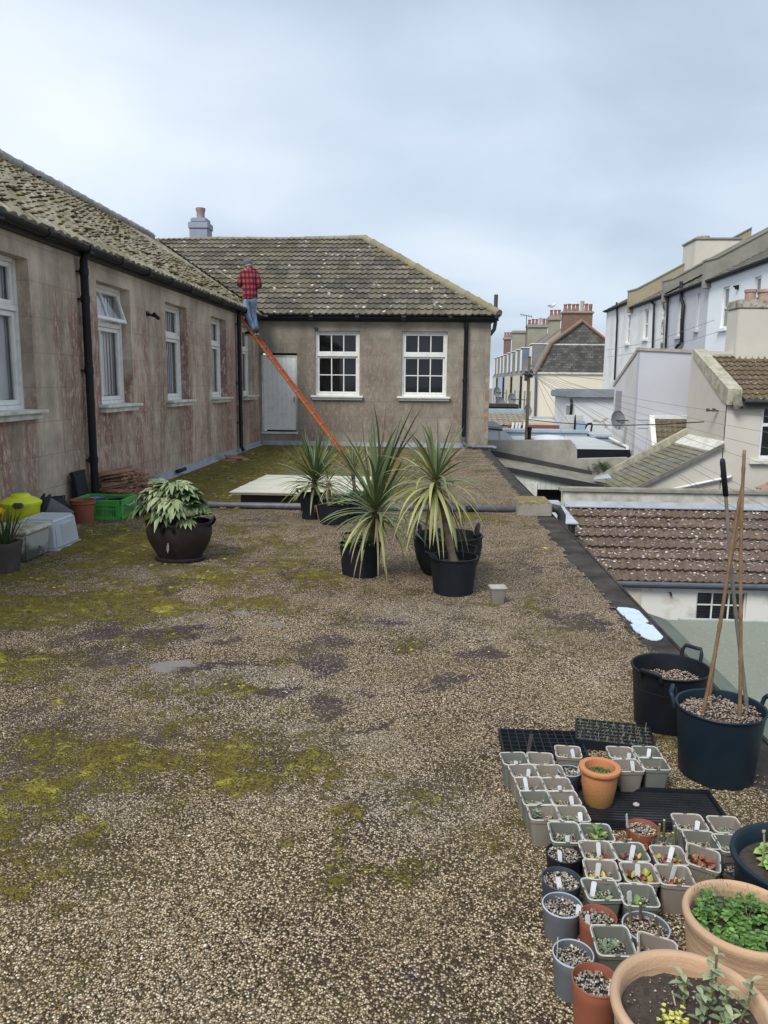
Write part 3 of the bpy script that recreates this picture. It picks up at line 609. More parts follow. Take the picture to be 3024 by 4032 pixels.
# ================================================================== THINGS ON THE ROOF
m_pot = mat('black_plastic', (.007, .009, .014), (.014, .017, .023), 5, .55, .06, spec=.28)
m_pot_dusty = mat('dusty_plastic', (.045, .04, .036), (.085, .072, .062), 9, .75, .15)
m_navy = mat('blue_black_plastic', (.006, .015, .026), (.011, .024, .036), 3, .5, .06, spec=.3)
m_soil = mat('dark_compost', (.035, .026, .02), (.075, .058, .045), 60, .95, .8, 90, bdist=.01)
m_terra = mat('terracotta', (.44, .215, .115), (.50, .31, .20), 7, .8, .12)
m_brownp = mat('terracotta_plastic', (.26, .085, .045), (.21, .07, .04), 6, .55, .06)
m_bark_ = mat('cordyline_bark', (.20, .155, .105), (.10, .075, .055), 20, .9, .6, 60)
def m_leaf(name, a, b_, c, rough=.45):
    t = NT(name); r = t.attr('rnd'); col = t.ramp(r, [(0, a), (.5, b_), (1, c)]); col = t.mix(t.math('MULTIPLY', t.noise(25, 4), .3), col, tuple(v * .6 for v in a))
    t.b.inputs['Transmission Weight'].default_value = 0
    return t.fin(col, rough, t.noise(120, 2), .1, .002, spec=.4)
m_cord = m_leaf('cordyline_leaf', (.055, .09, .04), (.14, .18, .075), (.38, .37, .14))
m_fats = m_leaf('fatsia_leaf', (.05, .09, .035), (.14, .20, .085), (.36, .41, .22))
m_weed = m_leaf('weed_leaf', (.05, .10, .03), (.10, .17, .05), (.18, .25, .08), .6)
m_straw = mat('dead_leaf', (.30, .25, .15), (.2, .15, .08), 10, .8)
TAU = 6.28318

def strap(mb, p, az, el, L, w, bend, r, seg=7):
    p = Vector(p); d = Vector((math.cos(az) * math.cos(el), math.sin(az) * math.cos(el), math.sin(el))); side = Vector((-math.sin(az), math.cos(az), 0)); vs, fs = [], []; kink = random.gauss(0, .035)
    for i in range(seg + 1):
        t = i / seg; ww = w * .5 * (min(1, .55 + t * 2.2) * (1 - t ** 3.2) + .03); nn = side.cross(d).normalized()
        vs += [p - side * ww + nn * ww * .35, p, p + side * ww + nn * ww * .35]
        d = (d + Vector((0, 0, -bend / seg * (.35 + 1.3 * t))) + side * kink).normalized(); p = p + d * (L / seg)
    for i in range(seg):
        a = i * 3; fs += [(a, a + 1, a + 4, a + 3), (a + 1, a + 2, a + 5, a + 4)]
    mb.add(vs, fs, r)
def nursery_pot(root, c, r_, h, soil=.86, handles=(), m_=None, taper=.80, soilm=None, rimname=True):
    c = Vector(c); m_ = m_ or m_pot; b = MB(); rb = r_ * taper
    b.lathe([(rb, 0), (rb + (r_ - rb) * .9, h * .9), (r_ * .985, h * .935), (r_ * 1.0, h * .94), (r_ * 1.035, h * .985), (r_ * 1.03, h), (r_ * .96, h), (r_ * .94, h * .9), (rb * .98, h * .3)], c, 36)
    b.build('pot', m_, root, smooth=True, auto=35)
    b = MB(); k = soil; rs = rb + (r_ - rb) * k - .012; n = 20; vs = [c + Vector((0, 0, h * k + .012))]; fs = []
    for i in range(n): q = i / n * TAU; vs.append(c + Vector((rs * math.cos(q), rs * math.sin(q), h * k - .005)))
    for i in range(n): fs.append((0, 1 + i, 1 + (i + 1) % n))
    b.add(vs, fs); b.build('compost', soilm or m_soil, root, smooth=True)
    for az in handles:
        b = MB(); o = c + Vector((r_ * math.cos(az), r_ * math.sin(az), h * .985)); u = Vector((math.cos(az), math.sin(az), 0)); s = Vector((-math.sin(az), math.cos(az), 0)); w = r_ * .32
        b.tube([o - s * w, o - s * w + u * .025 + Vector((0, 0, .03)), o - s * w * .8 + u * .045 + Vector((0, 0, .05)), o + s * w * .8 + u * .045 + Vector((0, 0, .05)), o + s * w + u * .025 + Vector((0, 0, .03)), o + s * w], .011, 8)
        b.build('handle', m_, root, smooth=True, auto=50)
def cordyline(root, base, crown, n, L, w, els, bends, trunk_r=.03, mixr=(0, 1), azb=None, low=1):
    base, crown = Vector(base), Vector(crown); b = MB(); mid = (base + crown) / 2 + Vector((random.uniform(-.012, .012), random.uniform(-.01, .01), 0))
    k = 9; pts = [base.lerp(mid, i / 4) if i < 4 else mid.lerp(crown, (i - 4) / 4) for i in range(k)]
    b.tube(pts, [trunk_r * (1.25 if i == 0 else random.uniform(.85, 1.12)) for i in range(k)], 9)
    for i in range(22):
        q = random.random() * TAU; p = base.lerp(crown, random.uniform(.2, 1)); b.leaf(p + Vector((math.cos(q), math.sin(q), 0)) * trunk_r * .8, (math.cos(q), math.sin(q), .5), (0, 0, 1), random.uniform(.03, .06), .03, .6, 2)
    b.build('trunk', m_bark_, root, smooth=True, auto=60)
    b = MB(); ga = 2.39996
    for i in range(n):
        t = i / (n - 1); az = i * ga + random.gauss(0, .25); el = els[0] + (els[1] - els[0]) * (t ** .8) + random.gauss(0, .08); bend = bends[0] + (bends[1] - bends[0]) * t ** 1.3
        if azb: L_ = L * (1 + azb[1] * math.cos(az - azb[0]))
        else: L_ = L
        L_ *= random.uniform(.8, 1.08) * (1 - .15 * t) * (1 + (low - 1) * t); p = crown + Vector((math.cos(az), math.sin(az), 0)) * .012 + Vector((0, 0, .06 - .14 * t))
        strap(b, p, az, el, L_, w * random.uniform(.8, 1.15), bend * random.uniform(.8, 1.25), min(1, max(0, random.gauss(mixr[0] + (mixr[1] - mixr[0]) * t, .18))))
    b.build('leaves', m_cord, root, smooth=True)
    b = MB()
    for i in range(max(6, n // 7)):
        az = random.random() * TAU; strap(b, crown + Vector((math.cos(az), math.sin(az), 0)) * .015 - Vector((0, 0, random.uniform(.04, .12))), az, random.uniform(-1.0, .1), L * random.uniform(.35, .75), w * .55, random.uniform(1.2, 3), random.random())
    b.build('dead_leaves', m_straw, root, smooth=True)
def weeds(root, c, r_, n, s=.05, m_=None, name='weeds', h=.05):
    b = MB(); c = Vector(c)
    for i in range(n):
        q = random.random() * TAU; d = r_ * math.sqrt(random.random()); p = c + Vector((d * math.cos(q), d * math.sin(q), random.uniform(0, h)))
        a = random.random() * TAU
        for k in range(3): b.leaf(p, (math.cos(a + k * 2.1), math.sin(a + k * 2.1), random.uniform(0, .6)), (0, 0, 1), s * random.uniform(.5, 1), s * .6, .4, 2, r=random.random())
    b.build(name, m_ or m_weed, root)

# -- five cordylines ------------------------------------------------
t_ = thing('potted_cordyline', 'bushy cordyline with a full round head, black pot in front of the cream hatch', 'potted plant', (-1.39, 9.27, 0), group='cordylines in black pots')
nursery_pot(t_, (-1.39, 9.27, 0), .155, .30, handles=(2.8, ), taper=.84); cordyline(t_, (-1.37, 9.27, .26), (-1.36, 9.27, .47), 120, .64, .028, (1.45, -.15), (.10, 1.2), .028, (.25, .75))
t_ = thing('potted_cordyline', 'small sparse cordyline with ragged trunk and a green weed, in the low pot', 'potted plant', (-1.09, 8.95, 0), group='cordylines in black pots')
nursery_pot(t_, (-1.09, 8.95, 0), .185, .24, taper=.86); cordyline(t_, (-1.13, 8.95, .2), (-1.15, 8.95, .47), 26, .26, .018, (1.2, -.7), (.4, 1.8), .03, (.45, .9)); weeds(t_, (-1.0, 8.9, .25), .1, 40, .07)
t_ = thing('potted_cordyline', 'short bronze tipped cordyline standing behind the other two small ones', 'potted plant', (-.83, 9.28, 0), group='cordylines in black pots')
nursery_pot(t_, (-.83, 9.28, 0), .165, .28, taper=.84); cordyline(t_, (-.86, 9.28, .25), (-.90, 9.28, .56), 60, .40, .014, (1.45, .1), (.1, .9), .024, (.55, 1.0)); weeds(t_, (-.83, 9.26, .29), .14, 60, .05)
t_ = thing('potted_cordyline', 'tall cordyline with upright grey green blades, its black pot full of weeds', 'potted plant', (-.56, 6.47, 0), group='cordylines in black pots')
nursery_pot(t_, (-.56, 6.47, 0), .178, .285, handles=(2.2,), taper=.86); cordyline(t_, (-.48, 6.47, .25), (-.43, 6.47, .58), 100, .84, .031, (1.54, -.25), (.05, 1.9), .032, (.2, .75), (-.2, .16), .72); weeds(t_, (-.56, 6.45, .28), .15, 110, .05)
t_ = thing('potted_cordyline', 'drooping cordyline on a bare pale trunk in the black pot nearest the small taupe pot', 'potted plant', (.22, 5.99, 0), group='cordylines in black pots')
nursery_pot(t_, (.22, 5.99, 0), .188, .295, .8, handles=(.9, -2.6), taper=.82); cordyline(t_, (.22, 5.98, .24), (.06, 5.99, .88), 100, .45, .026, (1.5, -.7), (.25, 2.9), .034, (.4, 1.0), None, 1.6)
# big round tub behind
t_ = thing('rubber_tub', 'big round bellied black tub with two loop handles behind the drooping cordyline', 'tub', (.19, 6.60, 0))
b = MB(); b.lathe([(.19, 0), (.235, .04), (.275, .14), (.295, .25), (.293, .32), (.30, .335), (.30, .345), (.283, .345), (.275, .3), (.26, .18), (.18, .05)], (.19, 6.62, 0), 40); b.build('body', m_pot, t_, smooth=True, auto=40)
for s in (-1, 1):
    b = MB(); o = Vector((.19 + s * .235, 6.62 - .02, .34)); b.tube([o + Vector((0, -.09, -.03)), o + Vector((s * .01, -.08, .05)), o + Vector((s * .02, 0, .10)), o + Vector((s * .01, .08, .05)), o + Vector((0, .09, -.03))], .016, 8); b.build('handle', m_pot, t_, smooth=True)
b = MB(); b.lathe([(.001, .2), (.265, .195)], (.19, 6.62, 0), 30, close_bottom=False); b.build('compost', m_soil, t_)

# -- fatsia in the oval iron planter --------------------------------
PX, PY = -2.27, 6.91
t_ = thing('iron_planter', 'wide black oval iron planter with ring handles and a drooping pale green fatsia', 'planter', (PX, PY, 0))
b = MB(); b.lathe([(.225, 0), (.235, .012), (.235, .03), (.20, .035), (.235, .10), (.275, .17), (.298, .24), (.302, .30), (.300, .345), (.308, .352), (.308, .365), (.285, .365), (.28, .3), (.2, .1)], (PX, PY, 0), 44, 1, .8)
b.build('body', mat('cast_iron', (.018, .010, .010), (.030, .019, .017), 12, .6, .2, 80), t_, smooth=True, auto=40)
b = MB(); b.lathe([(.001, .33), (.28, .31)], (PX, PY, 0), 30, 1, .8, close_bottom=False); b.build('compost', m_soil, t_)
b = MB(); o = Vector((PX + .30, PY - .03, .33)); b.tube([o + Vector((.0, -.05, 0)), o + Vector((.03, -.06, .05)), o + Vector((.035, 0, .085)), o + Vector((.03, .06, .05)), o + Vector((0, .05, 0))], .011, 8); b.build('handle', m_black, t_, smooth=True)
b = MB(); o = Vector((PX - .02, PY - .245, .315)); b.tube([o + Vector((-.05, 0, -.02)), o + Vector((-.045, -.012, .03)), o + Vector((0, -.016, .055)), o + Vector((.045, -.012, .03)), o + Vector((.05, 0, -.02))], .012, 8); b.build('handle', m_black, t_, smooth=True)
b = MB(); b.leaf((PX - .03, PY - .232, .20), (0, -.25, -1), (0, -1, 0), .09, .026, 0, 3); b.build('emblem', mat('worn_iron', (.16, .15, .15), scale=20), t_)
b = MB(); s = MB(); top = Vector((PX - .03, PY, .33))
def palm_leaf(p, d, size, droop):
    d = Vector(d).normalized(); side = d.cross(Vector((0, 0, 1))); side = side.normalized() if side.length > .01 else Vector((1, 0, 0)); up = side.cross(d)
    rr = random.random()
    for k in range(-4, 5):
        a = k * .36; q = d * math.cos(a) + side * math.sin(a); b.leaf(p, q + up * .08, up, size * (1 - .045 * abs(k) * abs(k) * .5) * random.uniform(.85, 1.1), size * .36, droop * random.uniform(.7, 1.5), 4, .5, r=min(1, max(0, rr + random.gauss(0, .12))))
for i in range(50):
    az = i * 2.39996 + random.gauss(0, .35); t = min(1, max(0, (i + .5) / 64 + random.gauss(0, .08))); el = 1.2 - 1.55 * t ** .8; R0 = .06 + .19 * t ** .8
    p = top + Vector((math.cos(az) * R0 * 1.12 - .03, math.sin(az) * R0 * .85, .30 * (1 - t ** 1.6) + .03 + random.uniform(-.05, .06)))
    s.tube([top + Vector((math.cos(az) * .03, math.sin(az) * .03, .02)), (top + p) / 2 + Vector((0, 0, .03)), p], .0035, 4, caps=False)
    palm_leaf(p, (math.cos(az), math.sin(az), math.sin(el) * .4 - random.uniform(-.35, .3)), random.uniform(.13, .20), random.uniform(.2, .9))
for i in range(5):
    q = random.random() * TAU; p = top + Vector((.04 * math.cos(q), .04 * math.sin(q), .33)); s.tube([p - Vector((0, 0, .2)), p, p + Vector((random.uniform(-.03, .03), 0, .07))], .004, 5); b.leaf(p + Vector((0, 0, .05)), (random.uniform(-1, 1), random.uniform(-1, 1), .8), (0, 0, 1), .05, .02, .2, 2, r=1)
b.build('leaves', m_fats, t_, smooth=True); s.build('stems', mat('fatsia_stem', (.16, .18, .08), scale=20), t_)

# -- clutter along the left wall ------------------------------------
t_ = thing('lidded_tub', 'lime yellow plastic tub with dark clip handle and domed lid', 'tub', (-4.10, 7.55, 0))
m_lime = mat('lime_plastic', (.58, .62, .02), (.42, .45, .04), 9, .5, .06, lo=.45, hi=.85); o = Vector((-4.10, 7.55, 0))
b = MB(); b.lathe([(.145, 0), (.178, .36), (.185, .37), (.185, .40), (.165, .40)], o, 36); b.build('body', m_lime, t_, smooth=True, auto=40)
b = MB(); b.lathe([(.196, .388), (.199, .41), (.188, .42), (.145, .448), (.095, .466), (.09, .482), (.08, .49), (.001, .492)], o, 36); b.build('lid', m_lime, t_, smooth=True, auto=40)
b = MB(); b.bbox(o + Vector((.02, -.215, .372)), o + Vector((.115, -.155, .425)), .012); b.build('handle', mat('grey_clip', (.07, .07, .065), scale=10), t_, smooth=True, auto=50)
t_ = thing('daffodil_pot', 'square dark pot of daffodil leaves with a yellow flower at the left edge', 'potted plant', (-3.59, 6.28, 0))
def square_shell(b, c, w0, w1, h, th=.006, lip=.012, lr=None, yaw=0, n=1, rc=.12):
    """tapered square pot with rounded corners, open top"""
    M_ = Matrix.Translation(Vector(c)) @ Matrix.Rotation(yaw, 4, 'Z'); rings = []
    def ring(w, z):
        a = w / 2; r = a * rc * 2; o = []
        for cx, cy, q0 in ((a - r, a - r, 0), (-a + r, a - r, 1), (-a + r, -a + r, 2), (a - r, -a + r, 3)):
            for k in range(4): q = (q0 + k / 3) * math.pi / 2; o.append(M_ @ Vector((cx + r * math.cos(q), cy + r * math.sin(q), z)))
        return o
    prof = [(w0, 0), (w1, h - lip), (w1 + .007, h - lip + .001), (w1 + .008, h), (w1 - th * 1.2, h), (w1 - th * 1.6, h - .01), (w0 - th * 2, .012)]
    vs = []; fs = []
    for w, z in prof: vs += ring(w, z)
    for i in range(len(prof) - 1):
        for j in range(16): fs.append((i * 16 + j, i * 16 + (j + 1) % 16, (i + 1) * 16 + (j + 1) % 16, (i + 1) * 16 + j))
    fs.append(tuple(reversed(range(16)))); fs.append(tuple(range((len(prof) - 1) * 16, len(prof) * 16)))
    return b.add(vs, fs)
b = MB(); square_shell(b, (-3.59, 6.28, 0), .18, .235, .27, .008, .03); b.build('pot', m_pot_dusty, t_, smooth=True, auto=35)
b = MB(); b.box((-3.69, 6.18, .2), (-3.49, 6.38, .235)); b.build('compost', m_soil, t_)
b = MB()
for i in range(46): q = random.random() * TAU; strap(b, (-3.60 + .06 * math.cos(q), 6.28 + .06 * math.sin(q), .23), q, random.uniform(.95, 1.5), random.uniform(.26, .40), .016, random.uniform(.05, .5), random.random() * .7, 5)
b.build('leaves', m_leaf('daffodil_leaf', (.035, .075, .03), (.07, .12, .04), (.16, .2, .08)), t_, smooth=True)
b = MB(); p = G(8, 385, 'L', .50); p = V(6.22, 14, 385, 'L')
for k in range(6): b.leaf(p, (math.cos(k * 1.05), -.4, math.sin(k * 1.05)), (0, -1, 0), .04, .028, 0, 2)
b.tube([p, p + Vector((0, -.035, 0))], [.011, .016], 10); b.tube([(-3.66, 6.28, .23), p + Vector((0, .02, -.02)), p], .004, 5); b.build('flower', mat('daffodil_yellow', (.75, .52, .02), (.7, .4, .02), 20), t_)
def m_mould(name, a, b_, z0, z1):
    t = NT(name); z = t.xyz()[2]; n = t.noise(7, 6, .7, dist=.5); k = t.math('SUBTRACT', t.math('MULTIPLY_ADD', n, 1.1, -.1), t.math('MULTIPLY', z, 1.3))
    return t.fin(t.mix(t.ramp(k, [(.20, 0.), (.40, .9)]), a, b_), .5, n, .1)
t_ = thing('storage_box', 'grimy pale plastic storage box with a ridged lid, green mould up its sides', 'storage box', (-3.77, 6.82, 0))
b = MB(); o = Vector((-3.77, 6.82, 0))
def tapered(b, o, w0, d0, w1, d1, z0, z1, r=None):
    vs = [o + Vector(p) for p in ((-w0, -d0, z0), (w0, -d0, z0), (w0, d0, z0), (-w0, d0, z0), (-w1, -d1, z1), (w1, -d1, z1), (w1, d1, z1), (-w1, d1, z1))]
    bm = bmesh.new(); bv = [bm.verts.new(v) for v in vs]
    for f in ((0, 3, 2, 1), (4, 5, 6, 7), (0, 1, 5, 4), (1, 2, 6, 5), (2, 3, 7, 6), (3, 0, 4, 7)): bm.faces.new([bv[i] for i in f])
    bmesh.ops.bevel(bm, geom=bm.edges[:], offset=.022, segments=3, affect='EDGES'); b.bm(bm, None, r)
tapered(b, o, .185, .215, .21, .24, 0, .27); b.build('body', m_mould('mouldy_plastic', (.40, .40, .37), (.05, .052, .04), 0, .27), t_, smooth=True, auto=40)
b = MB(); b.bbox(o + Vector((-.225, -.255, .262)), o + Vector((.225, .255, .292)), .012)
for k in range(12): b.bbox(o + Vector((-.19, -.22 + k * .037, .290)), o + Vector((.19, -.20 + k * .037, .299)), .004)
b.build('lid', mat('mouldy_lid', (.55, .54, .47), (.26, .23, .15), 7, .6, .1, lo=.42, hi=.62), t_, smooth=True, auto=40)
t_ = thing('storage_box', 'clean frosted translucent storage box turned upside down', 'storage box', (-3.74, 7.36, 0)); o = Vector((-3.74, 7.36, 0))
t = NT('frosted_plastic'); t.b.inputs['Transmission Weight'].default_value = .35; m_fr = t.fin(t.mix(t.noise(3, 4), (.72, .77, .82), (.60, .65, .70)), .38, t.noise(30), .03)
b = MB(); tapered(b, o, .205, .25, .175, .222, .012, .305); b.bbox(o + Vector((.02 - .02, -.12, .06)) + Vector((.165, 0, 0)), o + Vector((.198, .12, .25)), .008); b.build('body', m_fr, t_, smooth=True, auto=40)
b = MB(); b.bbox(o + Vector((-.225, -.27, 0)), o + Vector((.225, .27, .024)), .01); b.bbox(o + Vector((-.215, -.27, .1)), o + Vector((-.2, .27, .12)), .004); b.build('rim', m_fr, t_, smooth=True, auto=40)
# heap of tipped black pots, nested
for k, (x, y, z, s, lab) in enumerate(((-4.02, 8.12, .150, 1.0, 'grey black pot lying on its side, outermost of the nested pair beside the lime tub'), (-4.09, 8.19, .165, .93, 'black pot pushed inside the tipped grey black pot beside the lime tub'))):
    t_ = thing('plant_pot', lab, 'plant pot', (x, y, 0), group='tipped black pots by the wall')
    b = MB(); b.lathe([(.12 * s, 0), (.17 * s, .27 * s), (.182 * s, .272 * s), (.182 * s, .30 * s), (.172 * s, .30 * s), (.165 * s, .26 * s), (.115 * s, .01)], (0, 0, 0), 30)
    M_ = Matrix.Translation((x + .16 - .05 * k, y - .05 + .02 * k, z - .03)) @ Matrix.Rotation(R_(28), 4, 'Z') @ Matrix.Rotation(R_(-64), 4, 'Y'); b.v = [tuple(M_ @ Vector(p)) for p in b.v]
    b.build('body', mat('grey_black_plastic', (.045, .045, .05), (.07, .07, .075), 6, .5), t_, smooth=True, auto=40)
    b = MB(); M2 = M_ @ Matrix.Translation((0, 0, .285 * s)); b.tube([M2 @ Vector((.19 * s * math.cos(q), .19 * s * math.sin(q), 0)) for q in [i / 24 * TAU for i in range(25)]], .012, 6); b.build('rim', m_pot, t_, smooth=True)
t_ = thing('plant_pot', 'squashed black pot crumpled against the wall behind the tipped pots', 'plant pot', (-4.16, 8.46, 0), group='tipped black pots by the wall')
b = MB(); square_shell(b, (0, 0, 0), .20, .27, .26); M_ = Matrix.Translation((-4.12, 8.45, .10)) @ Matrix.Rotation(R_(50), 4, 'Z') @ Matrix.Rotation(R_(-75), 4, 'X'); b.v = [tuple(M_ @ Vector(p)) for p in b.v]; b.build('body', m_pot, t_, smooth=True, auto=35)
b = MB(); b.tube([M_ @ Vector((x * .142, y * .142, .262)) for x, y in ((-1, -1), (1, -1), (1, 1), (-1, 1), (-1, -1))], .008, 5); b.build('rim', m_pot, t_)
t_ = thing('tub_lid', 'black plastic lid leaning upright against the wall beside the downpipe', 'lid', (-4.29, 9.30, 0))
b = MB(); M_ = Matrix.Translation((-4.24, 9.30, .0)) @ Matrix.Rotation(R_(-7), 4, 'Y'); b.bbox((-.018, -.18, 0), (.012, .18, .51), .012, M_); b.build('panel', m_pot, t_, smooth=True, auto=40)
b = MB(); b.bbox((.0125, -.155, .03), (.022, .155, .48), .008, M_); b.bbox((-.026, -.195, .49), (.02, .195, .53), .012, M_); b.build('rim', m_pot, t_, smooth=True, auto=40)
t_ = thing('plant_pot', 'red brown plastic flower pot, two nested, at the corner of the green crate', 'plant pot', (-3.97, 8.66, 0))
nursery_pot(t_, (-3.97, 8.66, 0), .138, .27, .2, m_=m_brownp, taper=.82)
b = MB(); b.lathe([(.131, .222), (.140, .222), (.142, .238), (.134, .238)], (-3.97, 8.66, 0), 36, close_bottom=False); b.build('rim', m_brownp, t_, smooth=True)
# green crate
CX0, CX1, CY0, CY1, CH = -4.20, -3.61, 8.86, 9.36, .235
t_ = thing('plastic_crate', 'bright green slatted plastic crate by the wall', 'crate', (-3.9, 9.1, 0)); m_gr = mat('green_plastic', (.10, .40, .09), (.06, .30, .06), 6, .4, .04)
b = MB(); b.box((CX0, CY0, .0), (CX1, CY1, .02))
for (x0, y0, x1, y1) in ((CX0, CY0, CX1, CY0), (CX0, CY1, CX1, CY1), (CX0, CY0, CX0, CY1), (CX1, CY0, CX1, CY1)):
    a, c = Vector((x0, y0, 0)), Vector((x1, y1, 0)); d = (c - a).normalized(); nn = Vector((d.y, -d.x, 0)); L = (c - a).length
    M_ = Matrix((( d.x, nn.x, 0, a.x), (d.y, nn.y, 0, a.y), (0, 0, 1, 0), (0, 0, 0, 1)))
    b.bbox((0, -.012, .0), (L, .012, .04), .003, M_); b.bbox((0, -.015, CH - .03), (L, .015, CH), .004, M_); b.bbox((0, -.011, .115), (L, .011, .135), .002, M_); b.bbox((0, -.01, .165), (L, .01, CH - .028), .002, M_)
    k = .02
    while k < L - .02: b.box((k, -.008, .03), (k + .012, .008, .18), M_); k += .024
    for s in (.0, L - .05): b.bbox((s, -.014, .0), (s + .05, .014, CH - .005), .003, M_)
b.build('body', m_gr, t_)
b = MB(); b.tube([(CX1 + .02, 8.98, .17), (CX1 + .045, 9.0, .155), (CX1 + .045, 9.2, .165), (CX1 + .02, 9.22, .18)], .012, 6); b.build('handle', mat('grey_handle', (.3, .31, .32), scale=9), t_)
tag(MB().lathe([(.05, 0), (.085, .055), (.09, .06), (.08, .055), (.045, .01)], (-3.92, 8.97, .19), 24).build('bowl', mat('purple_plastic', (.12, .13, .32), (.1, .1, .25), 8, .4), smooth=True, auto=40), 'small purple blue bowl lying on top in the green crate', 'bowl')
for k, (x, y, lab) in enumerate(((-4.02, 9.1, 'black pot inside the green crate behind the purple bowl'), (-3.76, 9.12, 'black pot inside the green crate at its handle end'))):
    tag(MB().lathe([(.07, .02), (.1, .21), (.105, .215), (.095, .21), (.065, .03)], (x, y, 0), 20).build('plant_pot', m_pot, smooth=True, auto=40), lab, 'plant pot', 'pots in the green crate')
# pile of clay tiles: each tile a thing
m_tile = mat('clay_tile', (.20, .085, .055), (.42, .27, .18), 5, .85, .25, lo=.4, hi=.75)
b = MB(); b.bbox((-.17, -.10, -.014), (.17, .10, .010), .003); b.tube([(-.165, .07, .010), (.165, .07, .010)], .024, 8); b.tube([(-.165, -.03, .006), (.165, -.03, .006)], .02, 8)
tproto = b.build('clay_tile', m_tile, smooth=True, auto=40); first = [True]
def clay(x, y, z, rz, rx=0, ry=0, grp='clay tiles heaped by the near downpipe', lab='old red brown clay roof tile in the heap by the near downpipe'):
    o = tproto if first[0] else tproto.copy()
    if not first[0]: COL.objects.link(o)
    first[0] = False; o.location = (x, y, z); o.rotation_euler = (rx, ry, rz); tag(o, lab, 'roof tile', grp)
for lay in range(10):
    n = [6, 6, 6, 5, 5, 5, 4, 4, 3, 2][lay]
    for k in range(n):
        y = 9.93 + k * .225 + random.uniform(-.05, .05) + (lay % 2) * .06; clay(-4.14 + random.uniform(-.045, .045) + .01 * (k % 2), y, .03 + lay * .044, random.uniform(-.5, .5) + (.4 if k == n - 1 else 0), random.uniform(-.06, .06), -.10 + random.uniform(-.06, .1) + .02 * k)
for k in range(4): clay(-3.93 + .05 * k, 10.9 + .1 * k, .03 + .03 * (k % 2), .5 + .3 * k, .05, -.12 * k)
for k in range(5): clay(-4.10 + .1 * (k % 3), 15.75 + .12 * k, .03 + .045 * (k % 2), .4 * k, .05, .04 * k, 'broken clay tiles by the far wall foot', 'broken pinkish clay tile in the little heap by the far wall')
# black fitting lying on the flashing
t_ = tag(MB().tube([(XL + .06, 13.1, .09), (XL + .10, 13.22, .10), (XL + .10, 13.42, .105)], .035, 8).build('pipe_bracket', m_black, smooth=True), 'short black pipe offcut lying on the lead flashing under the wall', 'pipe offcut')

# -- hatch, pipe, block ---------------------------------------------
t_ = thing('hatch', 'low cream panelled hatch with three pale ribs on a dark upstand', 'roof hatch', (-1.72, 11.1, 0))
b = MB(); b.box((-2.46, 10.06, -.02), (-.98, 12.15, .144)); b.build('upstand', m_felt2, t_)
b = MB(); M_ = Matrix.Translation((-1.72, 11.1, .155)) @ Matrix.Rotation(R_(-1.2), 4, 'X'); b.bbox((-.86, -1.17, .013), (.86, 1.17, .032), .004, M_); b.bbox((-.845, -1.155, -.01), (.845, 1.155, .0125), .004, M_); b.build('panel', mat('cream_panel', (.58, .56, .46), (.48, .46, .35), 2.2, .6, .06), t_)
b = MB()
for k in (-.62, -.05, .55): b.bbox((-.855, k - .012, .0325), (.855, k + .012, .04), .002, M_)
b.build('rib', m_white, t_)
t_ = thing('waste_pipe', 'grey black waste pipe lying across the whole roof to the concrete block', 'pipe', (-1, 9.85, 0))
b = MB(); b.tube([(XL + .05, 9.98, .04), (-2.7, 9.86, .043), (-.5, 9.88, .043), (1.15, 9.95, .043)], .042, 12); b.build('pipe', mat('grey_pipe', (.09, .095, .11), (.20, .205, .22), 4, .5, .1, lo=.45, hi=.8), t_, smooth=True)
b = MB()
for x in (-3.3, -1.9, .55): MB().tube([(x - .05, 9.885, .043), (x + .05, 9.885, .043)], .049, 12).build('collar', m_pot, t_, smooth=True)
b = MB(); b.tube([(1.60, 9.95, .07), (1.68, 9.95, .06), (1.73, 9.95, -.02), (1.73, 9.95, -2.4)], .055, 12); b.build('elbow', m_felt2, t_, smooth=True)
def m_mossy_conc(name='mossy_concrete'):
    t = NT(name); z = t.xyz()[2]; n = t.noise(9, 5, .7); c = t.mix(n, (.34, .32, .27), (.20, .185, .15)); k = t.math('ADD', t.math('MULTIPLY', z, 4.2), t.math('MULTIPLY_ADD', n, .8, -.95)); return t.fin(t.mix(t.ramp(k, [(.02, 0.), (.16, 1.)]), c, t.mix(n, (.13, .085, .03), (.2, .17, .04))), .95, t.noise(40, 5), .6, .01)
b = MB(); b.bbox((1.14, 9.72, -.01), (1.57, 10.35, .165), .014); b.blob((1.3, 10, .165), .1, (1.4, 2.5, .1), 2, .2); tag(b.build('concrete_block', m_mossy_conc(), smooth=True, auto=40), 'pale concrete block capped with brown moss over the pipe end at the roof edge', 'block')

# -- lone small pot --------------------------------------------------
m_taupe = mat('taupe_plastic', (.235, .205, .175), (.19, .168, .145), 10, .6, .05)
m_taupe2 = mat('grey_green_plastic', (.155, .16, .135), (.125, .13, .11), 10, .6, .05)
t_ = thing('plant_pot', 'small empty taupe pot standing alone on the gravel beside the drooping cordyline', 'plant pot', (.545, 5.72, 0))
b = MB(); square_shell(b, (.545, 5.72, 0), .085, .115, .125, .004, .012, yaw=.1); b.build('body', m_taupe, t_, smooth=True, auto=35)
b = MB(); square_shell(b, (.545, 5.72, .117), .116, .120, .010, .004, .003, yaw=.1); b.v = b.v; b.build('rim', mat('worn_rim', (.42, .40, .36), (.3, .28, .25), 20), t_, smooth=True, auto=35)

